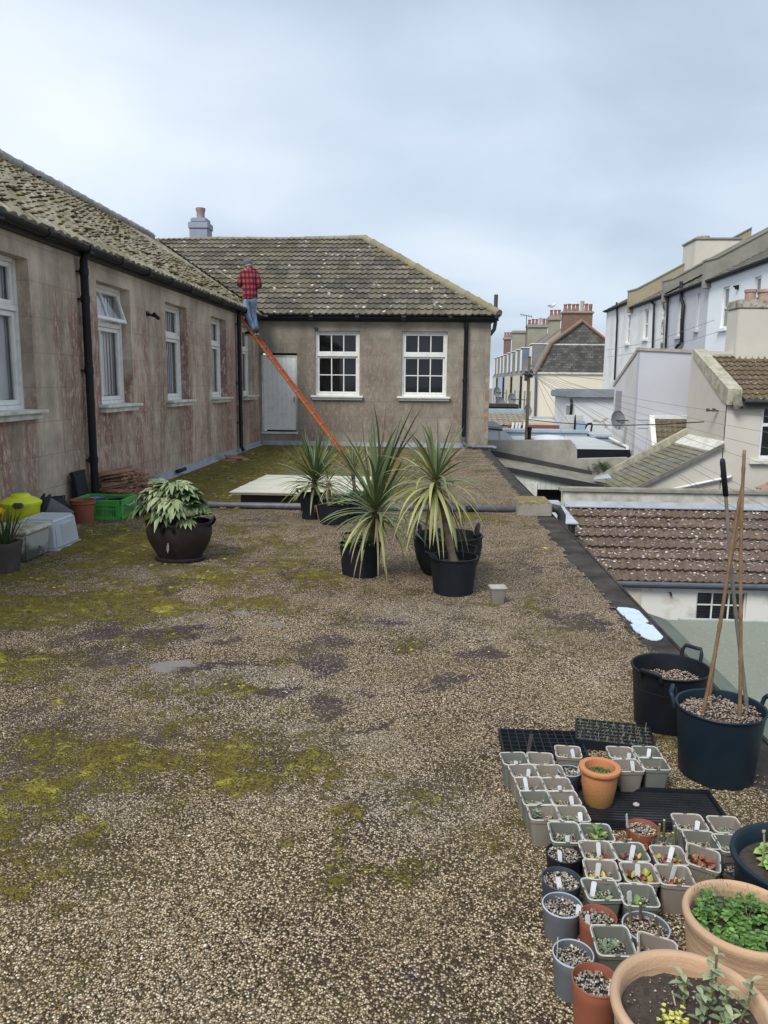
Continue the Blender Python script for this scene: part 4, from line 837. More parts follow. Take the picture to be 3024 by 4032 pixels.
# ================================================================== LADDER AND PERSON
p0, p1 = V(17.90, 860, 1238, 'C'), V(17.90, 365, 580, 'C'); m_or = mat('orange_fibreglass', (.50, .14, .055), (.42, .11, .05), 6, .5, .05)
lad = thing('ladder', 'orange ladder leaning against the corner gutter with a person standing on it', 'ladder', (p0.x, 18.07, 0))
axis = (p1 - p0).normalized(); nrm = Vector((axis.z, 0, -axis.x))
for yy in (17.90, 18.24):
    b = MB(); a = Vector((p0.x, yy, max(p0.z, .0))); c = Vector((p1.x, yy, p1.z))
    for o_, w in ((0, .078), ): b.prism([a + nrm * w / 2, a - nrm * w / 2, c - nrm * w / 2, c + nrm * w / 2], (0, .012, 0))
    for s in (-1, 1): b.prism([a + nrm * (s * .039), a + nrm * (s * .032), c + nrm * (s * .032), c + nrm * (s * .039)], (0, .03 if yy < 18 else -.018, 0))
    b.build('stile', m_or, lad)
RL = (p1 - p0).length; m_alu = mat('aluminium', (.52, .5, .46), (.42, .4, .37), 20, .4, .05, metal=.3)
for k in range(12):
    q = p0 + axis * (RL * (k + .75) / 12.35); b = MB(); b.tube([(q.x, 17.888, q.z), (q.x, 18.262, q.z)], .017, 8); b.build('rung', m_alu, lad, smooth=True, auto=50)
    if k == 0: pass
def skin(name, V_, E_, Rr, mt, parent, sub=2, root=0):
    me = bpy.data.meshes.new(name); off = wloc(parent) if parent else Vector((0, 0, 0))
    me.from_pydata([tuple(Vector(p) - off) for p in V_], E_, []); o = bpy.data.objects.new(name, me); COL.objects.link(o)
    md = o.modifiers.new('s', 'SKIN'); md.use_smooth_shade = True
    for i, r in enumerate(Rr): me.skin_vertices[0].data[i].radius = (r, r) if isinstance(r, (int, float)) else r
    me.skin_vertices[0].data[root].use_root = True
    sb = o.modifiers.new('u', 'SUBSURF'); sb.levels = sub; sb.render_levels = sub
    bpy.context.view_layer.update(); dg = bpy.context.evaluated_depsgraph_get(); nm = bpy.data.meshes.new_from_object(o.evaluated_get(dg)); nm.name = name
    bpy.data.objects.remove(o); nm.materials.clear(); nm.materials.append(mt); nm.polygons.foreach_set('use_smooth', [True] * len(nm.polygons))
    a = nm.attributes.new('rnd', 'FLOAT', 'FACE') if 'rnd' not in nm.attributes else None
    o2 = bpy.data.objects.new(name, nm); COL.objects.link(o2); o2.parent = parent; return o2
Mv = lambda x, y, Y: V(Y, x, y, 'M')
pe = thing('person', 'person in red checked shirt, blue jeans and grey cap standing on the orange ladder', 'person', Mv(600, 1930, 18.07))
J = dict(pel=Mv(525, 1050, 18.02), sp=Mv(520, 820, 18.03), ch=Mv(512, 520, 18.08), nk=Mv(490, 360, 18.11), hd=Mv(472, 290, 18.14), tp=Mv(468, 215, 18.13),
         sl=Mv(350, 440, 18.08), sr=Mv(660, 455, 18.08), el=Mv(255, 760, 17.98), er=Mv(755, 790, 18.0), wl=Mv(330, 730, 18.24), wr=Mv(640, 800, 18.28),
         hl=Mv(450, 1110, 18.02), hr=Mv(600, 1110, 18.03), kl=Mv(440, 1440, 18.02), kr=Mv(590, 1450, 18.14), al=Mv(600, 1850, 17.99), ar=Mv(675, 1850, 18.15))
names = list(J); idx = {n: i for i, n in enumerate(names)}; pts = [J[n] for n in names]; rad = dict(pel=.13, sp=.125, ch=.14, nk=.055, hd=.085, tp=.075, sl=.06, sr=.06, el=.042, er=.042, wl=.03, wr=.03, hl=.095, hr=.095, kl=.062, kr=.062, al=.042, ar=.042)
ed = [('pel', 'sp'), ('sp', 'ch'), ('ch', 'nk'), ('nk', 'hd'), ('hd', 'tp'), ('ch', 'sl'), ('ch', 'sr'), ('sl', 'el'), ('el', 'wl'), ('sr', 'er'), ('er', 'wr'), ('pel', 'hl'), ('pel', 'hr'), ('hl', 'kl'), ('kl', 'al'), ('hr', 'kr'), ('kr', 'ar')]
ed = [(idx[a], idx[b]) for a, b in ed]; rr = [rad[n] for n in names]
def addp(p, r, frm): pts.append(p); rr.append(r); ed.append((frm, len(pts) - 1)); return len(pts) - 1
fw = Vector((-.45, .85, -.25)).normalized()        # where the face looks
nose = addp(J['hd'] + fw * .115 + Vector((0, 0, .0)), .014, idx['hd'])
for n, s in (('wl', 1), ('wr', -1)):
    w = J[n]; d = (w - J['e' + n[1]]).normalized(); pm = addp(w + d * .055, .032, idx[n]); sd = d.cross(Vector((0, 0, 1))).normalized()
    for k in range(4):
        f1 = addp(pts[pm] + d * .035 + sd * (.011 * (k - 1.5) * 1.6), .009, pm); addp(pts[f1] + d * (.022 + .006 * (k in (1, 2))) + Vector((0, 0, -.022)), .008, f1)
    th = addp(w + d * .035 + sd * (-.045 * s) , .010, idx[n]); addp(pts[th] + d * .03, .008, th)
for s in (-1, 1):
    a = idx['al' if s < 0 else 'ar']; addp(pts[a] + Vector((-.17, .05, -.075)), .034, a)
m_skin = mat('skin_tone', (.52, .30, .23), (.46, .25, .19), 20, .6)
skin('body', pts, ed, rr, m_skin, pe)
b = MB(); hd = J['hd']; e1 = fw.cross(Vector((0, 0, 1))).normalized()
for s in (-1, 1): b.blob(hd + e1 * (.086 * s) + Vector((0, 0, -.005)), .026, (.6, .8, 1.2), 1, .05)
b.build('ear', m_skin, pe, smooth=True); b = MB()
for s in (-1, 1): b.blob(hd + fw * .088 + e1 * (.032 * s) + Vector((0, 0, .018)), .009, sub=1, jit=0)
b.build('eye', mat('eye_dark', (.03, .025, .02)), pe); b = MB(); b.blob(hd + fw * .095 + Vector((0, 0, -.045)), .018, (1.3, .7, .35), 1, .02); b.build('mouth', mat('lip_tone', (.36, .16, .13)), pe)
b = MB(); b.blob(hd - fw * .02 + Vector((0, 0, .005)), .094, (1, 1, .78), 2, .02); b.build('hair', mat('grey_hair', (.32, .28, .25), (.2, .17, .15), 60), pe, smooth=True)
b = MB(); c0 = J['tp'] + Vector((-.01, .01, -.035)); b.lathe([(.107, -.01), (.112, .02), (.105, .07), (.075, .105), (.03, .118), (.001, .12)], c0, 20, close_bottom=False)
pk = [c0 + fw * (.095 + .06 * math.cos(q)) + e1 * (.075 * math.sin(q)) + Vector((0, 0, -.005)) for q in [-1.5 + k * .375 for k in range(9)]]; b.prism([Vector((p.x, p.y, c0.z - .006)) for p in pk], (0, 0, .012))
b.build('cap', mat('grey_cap', (.085, .085, .095), (.11, .11, .12), 30, .9), pe, smooth=True, auto=50)
t = NT('checked_flannel'); P = t.xyz(t.map((1, 1, 1), (0, 0, 0), (.0, 0, .015))); X = t.math('ADD', P[0], t.math('MULTIPLY', P[1], .6))
wv = lambda s, ph, per: t.math('GREATER_THAN', t.math('FRACT', t.math('ADD', t.math('DIVIDE', s, per), ph)), .52)
hx, hz = wv(X, .15, .088), wv(P[2], .1, .128); c = t.mix(hx, (.40, .035, .05), (.11, .014, .022)); c = t.mix(hz, c, t.mix(hx, (.085, .012, .02), (.012, .010, .013)))
m_chk = t.fin(c, .95, t.noise(250, 2), .4, .004)
ja = dict(hem=J['pel'] + Vector((0, 0, -.085)), pel=J['pel'] + Vector((0, 0, .035)), sp=J['sp'], c2=J['ch'] + Vector((0, 0, -.05)), ch=J['ch'] + Vector((0, 0, .045)), nk=J['nk'] + Vector((0, 0, .035)), sl=J['sl'], sr=J['sr'], el=J['el'], er=J['er'], wl=J['wl'], wr=J['wr']); nj = list(ja); ij = {n: i for i, n in enumerate(nj)}
rj = dict(hem=(.19, .15), pel=(.19, .145), sp=(.178, .135), c2=(.185, .145), ch=(.15, .12), nk=.085, sl=.088, sr=.088, el=.07, er=.07, wl=.05, wr=.05)
skin('shirt', [ja[n] for n in nj], [(ij[a], ij[b_]) for a, b_ in (('hem', 'pel'), ('pel', 'sp'), ('sp', 'c2'), ('c2', 'ch'), ('ch', 'nk'), ('c2', 'sl'), ('c2', 'sr'), ('sl', 'el'), ('el', 'wl'), ('sr', 'er'), ('er', 'wr'))], [rj[n] for n in nj], m_chk, pe)
t = NT('blue_denim'); n = t.noise(9, 5, .6, t.map((1, 1, .5))); m_den = t.fin(t.mix(t.ramp(n, [(.35, 0.), (.65, 1.)]), (.09, .15, .25), (.26, .34, .46)), .9, t.noise(14, 4), .6, .02)
jn = dict(wst=J['pel'] + Vector((0, 0, .10)), pel=J['pel'] + Vector((0, 0, .0)), hl=J['hl'], hr=J['hr'], tl=(J['hl'] + J['kl']) / 2, tr=(J['hr'] + J['kr']) / 2, kl=J['kl'], kr=J['kr'], cl=(J['kl'] + J['al']) / 2, cr=(J['kr'] + J['ar']) / 2, al=J['al'], ar=J['ar']); nj = list(jn); ij = {n: i for i, n in enumerate(nj)}
rj = dict(wst=(.14, .11), pel=(.16, .12), hl=.115, hr=.115, tl=.10, tr=.10, kl=.083, kr=.083, cl=.076, cr=.076, al=.064, ar=.064)
skin('jeans', [jn[n] for n in nj], [(ij[a], ij[b_]) for a, b_ in (('wst', 'pel'), ('pel', 'hl'), ('pel', 'hr'), ('hl', 'tl'), ('tl', 'kl'), ('kl', 'cl'), ('cl', 'al'), ('hr', 'tr'), ('tr', 'kr'), ('kr', 'cr'), ('cr', 'ar'))], [rj[n] for n in nj], m_den, pe)
m_sole = mat('pale_sole', (.55, .54, .5), scale=30); m_shoe = mat('dark_shoe', (.04, .035, .035), scale=30)
for a, Y in (('al', 17.99), ('ar', 18.15)):
    h = J[a] + Vector((.045, 0, -.055)); d = Vector((-.95, .25, -.10)).normalized(); s = Vector((-d.y, d.x, 0)).normalized(); b = MB(); so = MB()
    for mb, z0, z1, g_ in ((b, -.012, .075, 0), (so, -.042, -.013, .008)):
        ring = [(0, .030), (.04, .040), (.10, .040), (.17, .050), (.23, .044), (.265, .022)]; vs = []
        top = [h + d * x + s * (w + g_) + Vector((0, 0, z1 * (1 if x < .12 else .62 if z1 > 0 else 1))) for x, w in ring] + [h + d * x - s * (w + g_) + Vector((0, 0, z1 * (1 if x < .12 else .62 if z1 > 0 else 1))) for x, w in reversed(ring)]
        bot = [Vector((p.x, p.y, 0)) + Vector((0, 0, (h + d * ((p - h).dot(d))).z + z0)) for p in top]; n = len(top); mb.add(top + bot, [tuple(range(n)), tuple(reversed(range(n, 2 * n)))] + [(i, n + i, n + (i + 1) % n, (i + 1) % n) for i in range(n)])
    sh = b.build('shoe', m_shoe, pe, smooth=True, auto=50); so.build('sole', m_sole, sh, smooth=True, auto=50)
b = MB(); a, c = Mv(640, 905, 18.30), V(18.95, 245, 345, 'C'); a = J['wl'] + (J['wl'] - J['el']).normalized() * .08; d = (c - a).normalized(); b.tube([a - d * .25, a, (a + c) / 2 + Vector((0, 0, -.015)), c], [.011, .011, .01, .008], 7)
tag(b.build('wooden_stick', mat('pale_wood_stick', (.40, .31, .24), scale=20), smooth=True), 'long thin wooden stick held by the person, reaching over the left roof', 'stick')
# ================================================================== SEED POTS AND BIG POTS, NEAR RIGHT
m_rimT = None
def m_rim(name, pale, dark):
    t = NT(name); c = t.mix(t.math('GREATER_THAN', t.attr('rnd'), .3), dark, t.mix(t.ramp(t.noise(60, 3), [(.4, 0.), (.7, 1.)]), pale, tuple(v * .75 for v in pale))); return t.fin(c, .55)
m_rimT = m_rim('worn_taupe_rim', (.54, .51, .46), (.12, .105, .09)); m_rimG = m_rim('worn_green_rim', (.53, .54, .48), (.09, .095, .08))
PH = .112
def shell_mesh(name, mt, mk):
    b = MB(); mk(b); o = b.build(name, mt, smooth=True, auto=35); me = o.data; bpy.data.objects.remove(o); return me
sqT = shell_mesh('body', m_taupe, lambda b: square_shell(b, (0, 0, 0), .074, .098, PH, .004, .014)); sqG = shell_mesh('body', m_taupe2, lambda b: square_shell(b, (0, 0, 0), .074, .098, PH, .004, .014))
def rimfn(b):
    w = .106; a = w / 2; r = .016
    pts = []
    for cx, cy, q0 in ((a - r, a - r, 0), (-a + r, a - r, 1), (-a + r, -a + r, 2), (a - r, -a + r, 3)):
        for k in range(5): q = (q0 + k / 4) * math.pi / 2; pts.append(Vector((cx + r * math.cos(q), cy + r * math.sin(q), PH)))
        nq = (q0 + 1) * math.pi / 2; e = pts[-1]; d = Vector((-math.sin(nq), math.cos(nq), 0)); L = w - 2 * r
        for f in (.36, .40, .60, .64): pts.append(e + d * (L * f))
    n = len(pts); vs = []; fs = []
    for p in pts:
        u = Vector((p.x, p.y, 0)).normalized()
        for q in range(6): g_ = q / 6 * TAU; vs.append(p + u * (.0021 * math.cos(g_)) + Vector((0, 0, .0021 * math.sin(g_))))
    for i in range(n):
        k = i % 9; dark = 0. if k == 6 else 1.
        b.add([], []); 
        for j in range(6): fs.append((i * 6 + j, i * 6 + (j + 1) % 6, ((i + 1) % n) * 6 + (j + 1) % 6, ((i + 1) % n) * 6 + j)); b_r.append(dark)
    b.v += [tuple(v) for v in vs]; b.f += fs; b.r += b_r
b_r = []; rmT = shell_mesh('rim', m_rimT, rimfn); b_r = []; rmG = shell_mesh('rim', m_rimG, rimfn)
soil_sq = shell_mesh('compost', m_soil, lambda b: b.bbox((-.0405, -.0405, .03), (.0405, .0405, .072), .006))
def grit(nm, n, gen, size, mt=m_chip):
    P = np.array([gen() for _ in range(n)]); o = stone_mesh(P, size, np.clip(rng.beta(1.7, 1.7, n), 0, 1), nm, mt); me = o.data; bpy.data.objects.remove(o); return me
grit_sq = [grit('grit', 170, lambda: (random.uniform(-.039, .039), random.uniform(-.039, .039), .075 + random.uniform(0, .005)), .0088) for _ in range(4)]
lab_me = shell_mesh('plant_label', mat('white_label', (.72, .74, .76), (.6, .62, .64), 30, .45, .02), lambda b: b.prism([(-.0062, 0, 0), (.0062, 0, 0), (.0072, 0, .075), (.005, 0, .081), (-.005, 0, .081), (-.0072, 0, .075)], (0, .0011, 0)))
m_sg = m_leaf('seedling_green', (.05, .10, .03), (.11, .18, .05), (.30, .38, .10)); m_sr = m_leaf('seedling_red', (.07, .012, .012), (.16, .03, .025), (.34, .10, .05)); m_sy = m_leaf('seedling_yellow', (.22, .24, .04), (.38, .38, .07), (.50, .34, .08)); m_sgrey = m_leaf('seedling_grey', (.08, .11, .07), (.14, .18, .11), (.22, .26, .15))
def rosette(b, c, n, L, w, el, r0=0, dr=.35):
    c = Vector(c); a0 = random.random() * TAU
    for k in range(n): q = a0 + k * 2.4; b.leaf(c, (math.cos(q), math.sin(q), el * random.uniform(.5, 1.3)), (0, 0, 1), L * random.uniform(.7, 1.1), w * random.uniform(.8, 1.2), dr, 3, .3, random.random())
def seedling(kind, root):
    def mk(nm, mt, f): b = MB(); f(b); b.build(nm, mt, root, world=False)
    z = .076; u = lambda s=.03: random.uniform(-s, s)
    if kind == 'tiny': mk('seedling', m_sg, lambda b: [rosette(b, (u(), u(), z), 4, .014, .006, 1.2) for _ in range(5)])
    if kind == 'grey': mk('seedling', m_sgrey, lambda b: [rosette(b, (u(.02), u(.02), z), 6, .028, .010, 1.0) for _ in range(4)])
    if kind == 'tuft': mk('seedling', m_sgrey, lambda b: [rosette(b, (-.02 + u(.008), .01 + u(.008), z + .012 * k), 6, .03, .012, 1.1) for k in range(3)])
    if kind == 'frond': mk('seedling', m_sg, lambda b: [rosette(b, (u(.02), u(.02), z + .012 * k), 7, .042, .011, .9) for k in range(4)])
    if kind in ('red', 'mixed', 'yellow', 'bigred'):
        nr = dict(red=6, mixed=4, yellow=3, bigred=11)[kind]; ny = dict(red=1, mixed=3, yellow=7, bigred=2)[kind]; s = 1.35 if kind in ('bigred', 'yellow') else 1
        mk('seedling', m_sr, lambda b: [rosette(b, (u(.034), u(.03), z), 4, .026 * s, .013 * s, 1.3, dr=.2) for _ in range(nr)]); mk('seedling', m_sy, lambda b: [rosette(b, (u(.034), u(.03), z), 3, .026 * s, .014 * s, 1.5, dr=.1) for _ in range(ny)])
    if kind == 'broad': mk('seedling', m_sg, lambda b: [rosette(b, (.0, .0, z), 8, .05, .02, 1.2, dr=.3)])
    if kind == 'pair': mk('seedling', m_sg, lambda b: [rosette(b, (.012, -.01, z), 3, .034, .016, 1.4), rosette(b, (-.015, .01, z), 6, .028, .009, .8)])
SQ = [  # corners of the rim in the survey crop, colour, plant, label offset, words
 ((170, 232), (308, 232), (328, 292), (185, 298), 'G', '', (.1, -.2, .5), 'square pot at the far left corner of the block, in front of the plug tray'),
 ((322, 232), (455, 240), (466, 298), (330, 290), 'T', '', None, 'square pot beside the black stick, second in the farthest row'),
 ((475, 188), (612, 200), (622, 262), (480, 255), 'T', '', (.8, -.2, 1), 'square pot full of grit standing nearest the empty plug tray'),
 ((765, 197), (905, 203), (915, 265), (775, 258), 'T', '', (.8, -.6, .9), 'back left one of the four square pots beyond the terracotta jar'),
 ((905, 203), (1060, 207), (1068, 255), (912, 250), 'G', '', (.2, .1, .9), 'back right one of the four square pots beyond the terracotta jar'),
 ((797, 267), (935, 268), (972, 335), (820, 338), 'T', '', (.75, 0, 1.1), 'front left one of the four square pots beyond the terracotta jar'),
 ((940, 253), (1085, 258), (1112, 330), (968, 328), 'G', '', None, 'grey green front right one of the four pots beyond the terracotta jar'),
 ((218, 303), (360, 300), (382, 360), (232, 366), 'T', '', (.5, -.2, .8), 'left pot of the second row from the plug tray, white label upright'),
 ((365, 303), (505, 303), (528, 368), (390, 366), 'T', '', (.7, -.6, .5), 'dark soiled square pot left of the blue rimmed round pot'),
 ((252, 372), (400, 372), (420, 437), (268, 440), 'T', '', (-.2, -.2, 1.3), 'square pot with one tall and one short white label, left edge'),
 ((405, 376), (545, 378), (577, 437), (425, 440), 'T', 'tiny', (.3, -.3, .6), 'shallow looking square pot left of the terracotta jar, bare soil'),
 ((283, 448), (430, 448), (455, 517), (300, 520), 'G', 'pair', (.4, -.5, .4), 'grey green square pot with one small leafy plant, left edge'),
 ((437, 447), (590, 445), (620, 518), (460, 522), 'T', 'tiny', (.9, -.3, .9), 'square pot of pale grit directly left of the slatted tray'),
 ((320, 517), (480, 520), (500, 610), (335, 607), 'T', 'tuft', None, 'tall taupe pot with a green tuft in its left corner, left edge'),
 ((482, 528), (635, 530), (667, 612), (512, 612), 'T', 'grey', (.85, -.3, .8), 'taupe square pot touching the front corner of the slatted tray'),
 ((443, 617), (610, 622), (610, 718), (440, 712), 'G', 'tiny', (.3, -.4, .5), 'grey green square pot tipped forward behind the black round pot'),
 ((612, 625), (775, 630), (807, 725), (630, 720), 'G', 'frond', None, 'grey green square pot with a feathery seedling in front of the slatted tray'),
 ((608, 730), (770, 730), (812, 820), (640, 815), 'T', 'mixed', (.35, .1, 1.1), 'square pot of red and yellow seedlings right of the black round pot'),
 ((790, 733), (960, 730), (1000, 840), (822, 832), 'G', 'red', (.1, .1, 1.1), 'grey green square pot of dark red seedlings with a tall label'),
 ((1003, 750), (1178, 755), (1223, 857), (1035, 848), 'T', 'mixed', (.05, .3, 1.1), 'square pot of red seedlings in front of the twiggy grey pot'),
 ((1168, 742), (1300, 770), (1390, 872), (1222, 838), 'T', 'bigred', None, 'leaning square pot crowded with dark red lettuce'),
 ((632, 815), (800, 825), (845, 955), (655, 940), 'T', 'mixed', (-.25, .35, 1.), 'large looking square pot right of the slate blue round pot'),
 ((838, 840), (1010, 845), (1060, 960), (870, 955), 'T', 'yellow', (.05, .4, 1.2), 'square pot of bright yellow green lettuce seedlings'),
 ((1027, 845), (1215, 855), (1255, 990), (1065, 970), 'T', 'red', (-.2, .5, 1.2), 'square pot of deep red and green seedlings by the far terracotta pot'),
 ((625, 932), (805, 935), (848, 1045), (655, 1050), 'G', 'pair', (-.75, .2, 1.), 'grey green square pot with a broad leaf beside the grey round pot'),
 ((828, 960), (1012, 965), (1055, 1095), (860, 1080), 'G', 'broad', (-.6, .0, 1.1), 'grey green square pot with the largest leafy seedling'),
 ((680, 1190), (888, 1195), (900, 1338), (685, 1332), 'G', 'grey', None, 'square pot of small grey green seedlings nearest the front terracotta pot'),
 ((905, 1250), (1095, 1288), (1130, 1390), (915, 1352), 'T', '', None, 'empty tipped taupe pot half hidden behind the front terracotta pot'),
 ((1125, 570), (1285, 575), (1335, 668), (1150, 660), 'T', 'tiny', (.55, -.4, .9), 'square pot at the right front corner of the slatted tray'),
 ((1320, 583), (1480, 590), (1530, 680), (1370, 675), 'T', 'grey', None, 'square pot with whitish seedlings behind the blue black lettuce tub'),
 ((1185, 655), (1340, 668), (1395, 775), (1230, 765), 'G', 'tiny', None, 'grey green square pot behind the leaning red lettuce pot'),
 ((1365, 683), (1515, 688), (1560, 790), (1400, 785), 'G', 'tiny', None, 'grey green square pot half hidden by the blue black lettuce tub')]
for i, (tl, tr, br, bl, col, plant, lab, words) in enumerate(SQ):
    Pq = [G(*p, 'P', PH) for p in (tl, tr, br, bl)]; c = sum(Pq, Vector((0, 0, 0))) / 4; d = (Pq[2] - Pq[3]) + (Pq[1] - Pq[0]); rz = math.atan2(d.y, d.x)
    t_ = thing('seed_pot', words, 'plant pot', (c.x, c.y, 0), rz, 'small square seed pots on the gravel')
    inst('body', sqT if col == 'T' else sqG, t_); inst('rim', rmT if col == 'T' else rmG, t_); inst('compost', soil_sq, t_); inst('grit', grit_sq[i % 4], t_, rz=(i % 3) * 1.57)
    if lab:
        o = inst('plant_label', lab_me, t_, (lab[0] * .036, lab[1] * .036, .066), random.uniform(-.4, .4)); o.rotation_euler = (random.uniform(-.28, .15), random.uniform(-.2, .2), random.uniform(-.5, .5) - rz); o.scale = (1.1, 1, lab[2] * .52 + .22)
    if plant: seedling(plant, t_)
    if i in (15, 26): t_.rotation_euler.x = R_(7); t_.location.z = .004
    if i in (20, 27): t_.rotation_euler.x = R_(6); t_.rotation_euler.y = R_(8); t_.location.z = .006
m_greyp = mat('grey_plastic', (.11, .12, .135), (.085, .092, .10), 9, .55, .05); m_slate = mat('slate_blue_plastic', (.040, .052, .068), (.03, .04, .05), 9, .5, .05)
m_rimgrey = mat('pale_blue_rim', (.42, .47, .54), (.3, .34, .40), 20, .5, .03)
RP = [((525, 785), 103, .095, m_pot, m_pot, 'chip', (-.3, -.6), 'black round pot of pale grit in front of the tipped square pot', 'plant pot'),
      ((510, 930), 112, .105, m_slate, m_slate, 'chip', (-.1, -.6), 'slate blue round pot of grit between the black and the grey pots', 'plant pot'),
      ((515, 1075), 113, .105, m_greyp, m_rimgrey, 'chip', (.7, -.5), 'grey round pot with a pale blue rim and mixed grit', 'plant pot'),
      ((575, 1345), 116, .12, m_greyp, m_rimgrey, 'chip', (-.85, .0), 'grey round pot with pale rim and a thin upright label, nearest the front', 'plant pot'),
      ((713, 1140), 106, .11, m_brownp, m_brownp, 'chip', (-.6, -.6), 'red brown plastic pot of grit right of the pale rimmed grey pot', 'plant pot'),
      ((700, 1490), 134, .135, m_brownp, m_brownp, 'chip', (.55, -.65), 'large red brown plastic pot of grit, nearest the camera', 'plant pot'),
      ((980, 1195), 132, .10, m_greyp, m_rimgrey, 'bark', None, 'blue grey round pot with cut green stems in pale mulch', 'plant pot'),
      ((960, 645), 91, .105, m_brownp, m_brownp, 'chip', (-.85, .2), 'red brown plastic pot with a long tilted white label by the slatted tray', 'plant pot'),
      ((897, 737), 92, .08, m_brownp, m_brownp, 'bark', None, 'low red brown pot with bare twigs in pinkish mulch', 'plant pot'),
      ((1100, 747), 87, .09, m_greyp, m_greyp, 'bark', None, 'small grey round pot with thick cut green twigs', 'plant pot'),
      ((557, 330), 66, .10, m_slate, m_rimgrey, 'chip', (.9, .2), 'small dark round pot with a blue rim left of the terracotta jar', 'plant pot'),
      ((713, 302), 82, .09, m_pot, m_pot, 'chip', (-.5, .3), 'black round pot half hidden behind the terracotta jar', 'plant pot'),
      ((1470, 880), 62, .09, m_pot_dusty, m_pot, 'chip', None, 'dusty dark round pot wedged under the blue black lettuce tub', 'plant pot')]
m_twig = mat('green_twig', (.13, .14, .06), (.09, .07, .04), 30, .7); m_cut = mat('cut_wood', (.55, .48, .33))
for i, (cc, rx, h, m1, m2, fill, lab, words, cat) in enumerate(RP):
    c = G(*cc, 'P', h); dep = ray(*cc, 'P'); dist = (c - Vector(CAMPOS)).dot(Vector(CB[:, 2])); r = rx * .70765 * dist / F_ * .985
    t_ = thing('round_pot', words, cat, (c.x, c.y, 0), group='small round plastic pots on the gravel')
    b = MB(); o = (c.x, c.y, 0); rb = r * .80
    b.lathe([(rb, 0), (rb + (r - rb) * .75, h * .75), (r * .955, h * .76), (r * .97, h * .96), (r * .94, h * .985), (r * .90, h * .9), (rb * .97, h * .25)], o, 36); b.build('body', m1, t_, smooth=True, auto=35)
    b = MB(); b.lathe([(r * .965, h * .955), (r * 1.0, h * .965), (r * 1.0, h * .99), (r * .985, h), (r * .945, h), (r * .935, h * .98)], o, 40, close_bottom=False); b.build('rim', m2, t_, smooth=True, auto=50)
    fz = h * .80; b = MB(); b.lathe([(.001, fz), (r * .91, fz - .002)], o, 24, close_bottom=False); b.build('compost', m_soil, t_)
    n = int(r * r * 3.14 / (.0075 ** 2) * 1.15)
    q = rng.uniform(0, TAU, n); d = r * .89 * np.sqrt(rng.random(n)); Pn = np.stack([d * np.cos(q), d * np.sin(q), fz + .003 + rng.uniform(0, .005, n) + .006 * (1 - (d / r) ** 2)], 1)
    stone_mesh(Pn, .0085, np.clip(rng.beta(1.7, 1.6, n), 0, 1), 'grit', m_chip if fill == 'chip' else m_bark, t_)
    if lab:
        o_ = inst('plant_label', lab_me, t_, (lab[0] * r * .9, lab[1] * r * .9, fz - .015)); o_.rotation_euler = (random.uniform(-.15, .1), random.uniform(-.25, .25), random.uniform(-.7, .7)); o_.scale = (1.1, 1, .72)
        if i == 7: o_.scale = (.9, 1, 1.15); o_.rotation_euler = (0, -.3, .9)
        if i == 3: o_.rotation_euler = (0, 0, 1.4); o_.scale = (.8, 1, 1.0)
    if fill == 'bark':
        for k in range(6 if i == 9 else 5):
            q_ = k * 1.25 + .4; p = Vector((c.x + r * .6 * math.cos(q_), c.y + r * .6 * math.sin(q_), fz)); dd = Vector((random.uniform(-.25, .25), random.uniform(-.2, .2), 1)).normalized(); L = random.uniform(.03, .07) + (.03 if i == 9 else .0)
            b = MB(); b.tube([p, p + dd * L * .5, p + dd * L], [.0042 if i != 8 else .002] * 3, 7); tw = b.build('twig', m_twig, t_, smooth=True, auto=50)
            b = MB(); b.tube([p + dd * L, p + dd * (L + .0012)], .0036 if i != 8 else .0018, 7); b.build('cut_end', m_cut, tw)
# terracotta jar on the tray
c = G(725, 565, 'P') + Vector((0, .045, 0)); JX, JY = c.x, c.y; JZ = .012
t_ = thing('terracotta_jar', 'small bulging terracotta pot with thick rim and mossy grass inside, standing on the slatted tray', 'plant pot', (JX, JY, JZ))
def m_terr(name, a, b_, lo, hi):
    t = NT(name); n = t.noise(11, 5, .65); z = t.xyz()[2]; c_ = t.mix(n, a, b_); return t.fin(t.mix(t.ramp(t.math('ADD', z, t.math('MULTIPLY', t.noise(16, 4), .12)), [(lo, .85), (hi, 0.)]), c_, (.22, .15, .035)), .8, t.noise(90, 4), .25)
hj = .155; b = MB(); b.lathe([(.048, 0), (.056, .02), (.066, .08), (.0685, .125), (.069, .137), (.078, .141), (.081, .148), (.079, .157), (.072, .160), (.058, .157), (.056, .145), (.055, .1)], (JX, JY, JZ), 40)
b.build('body', m_terr('orange_terracotta', (.50, .20, .085), (.42, .17, .07), .05, .19), t_, smooth=True, auto=50)
b = MB(); b.lathe([(.001, .128), (.056, .124)], (JX, JY, JZ), 24, close_bottom=False); b.build('compost', m_soil, t_)
b = MB()
for i in range(240): q = random.random() * TAU; d = .045 * math.sqrt(random.random()); b.leaf((JX + d * math.cos(q), JY + d * math.sin(q), JZ + .125), (random.uniform(-.8, .8), random.uniform(-.8, .8), 1), (0, 1, 0), random.uniform(.01, .028), .0025, .3, 2, r=random.random())
b.build('grass', m_sg, t_)
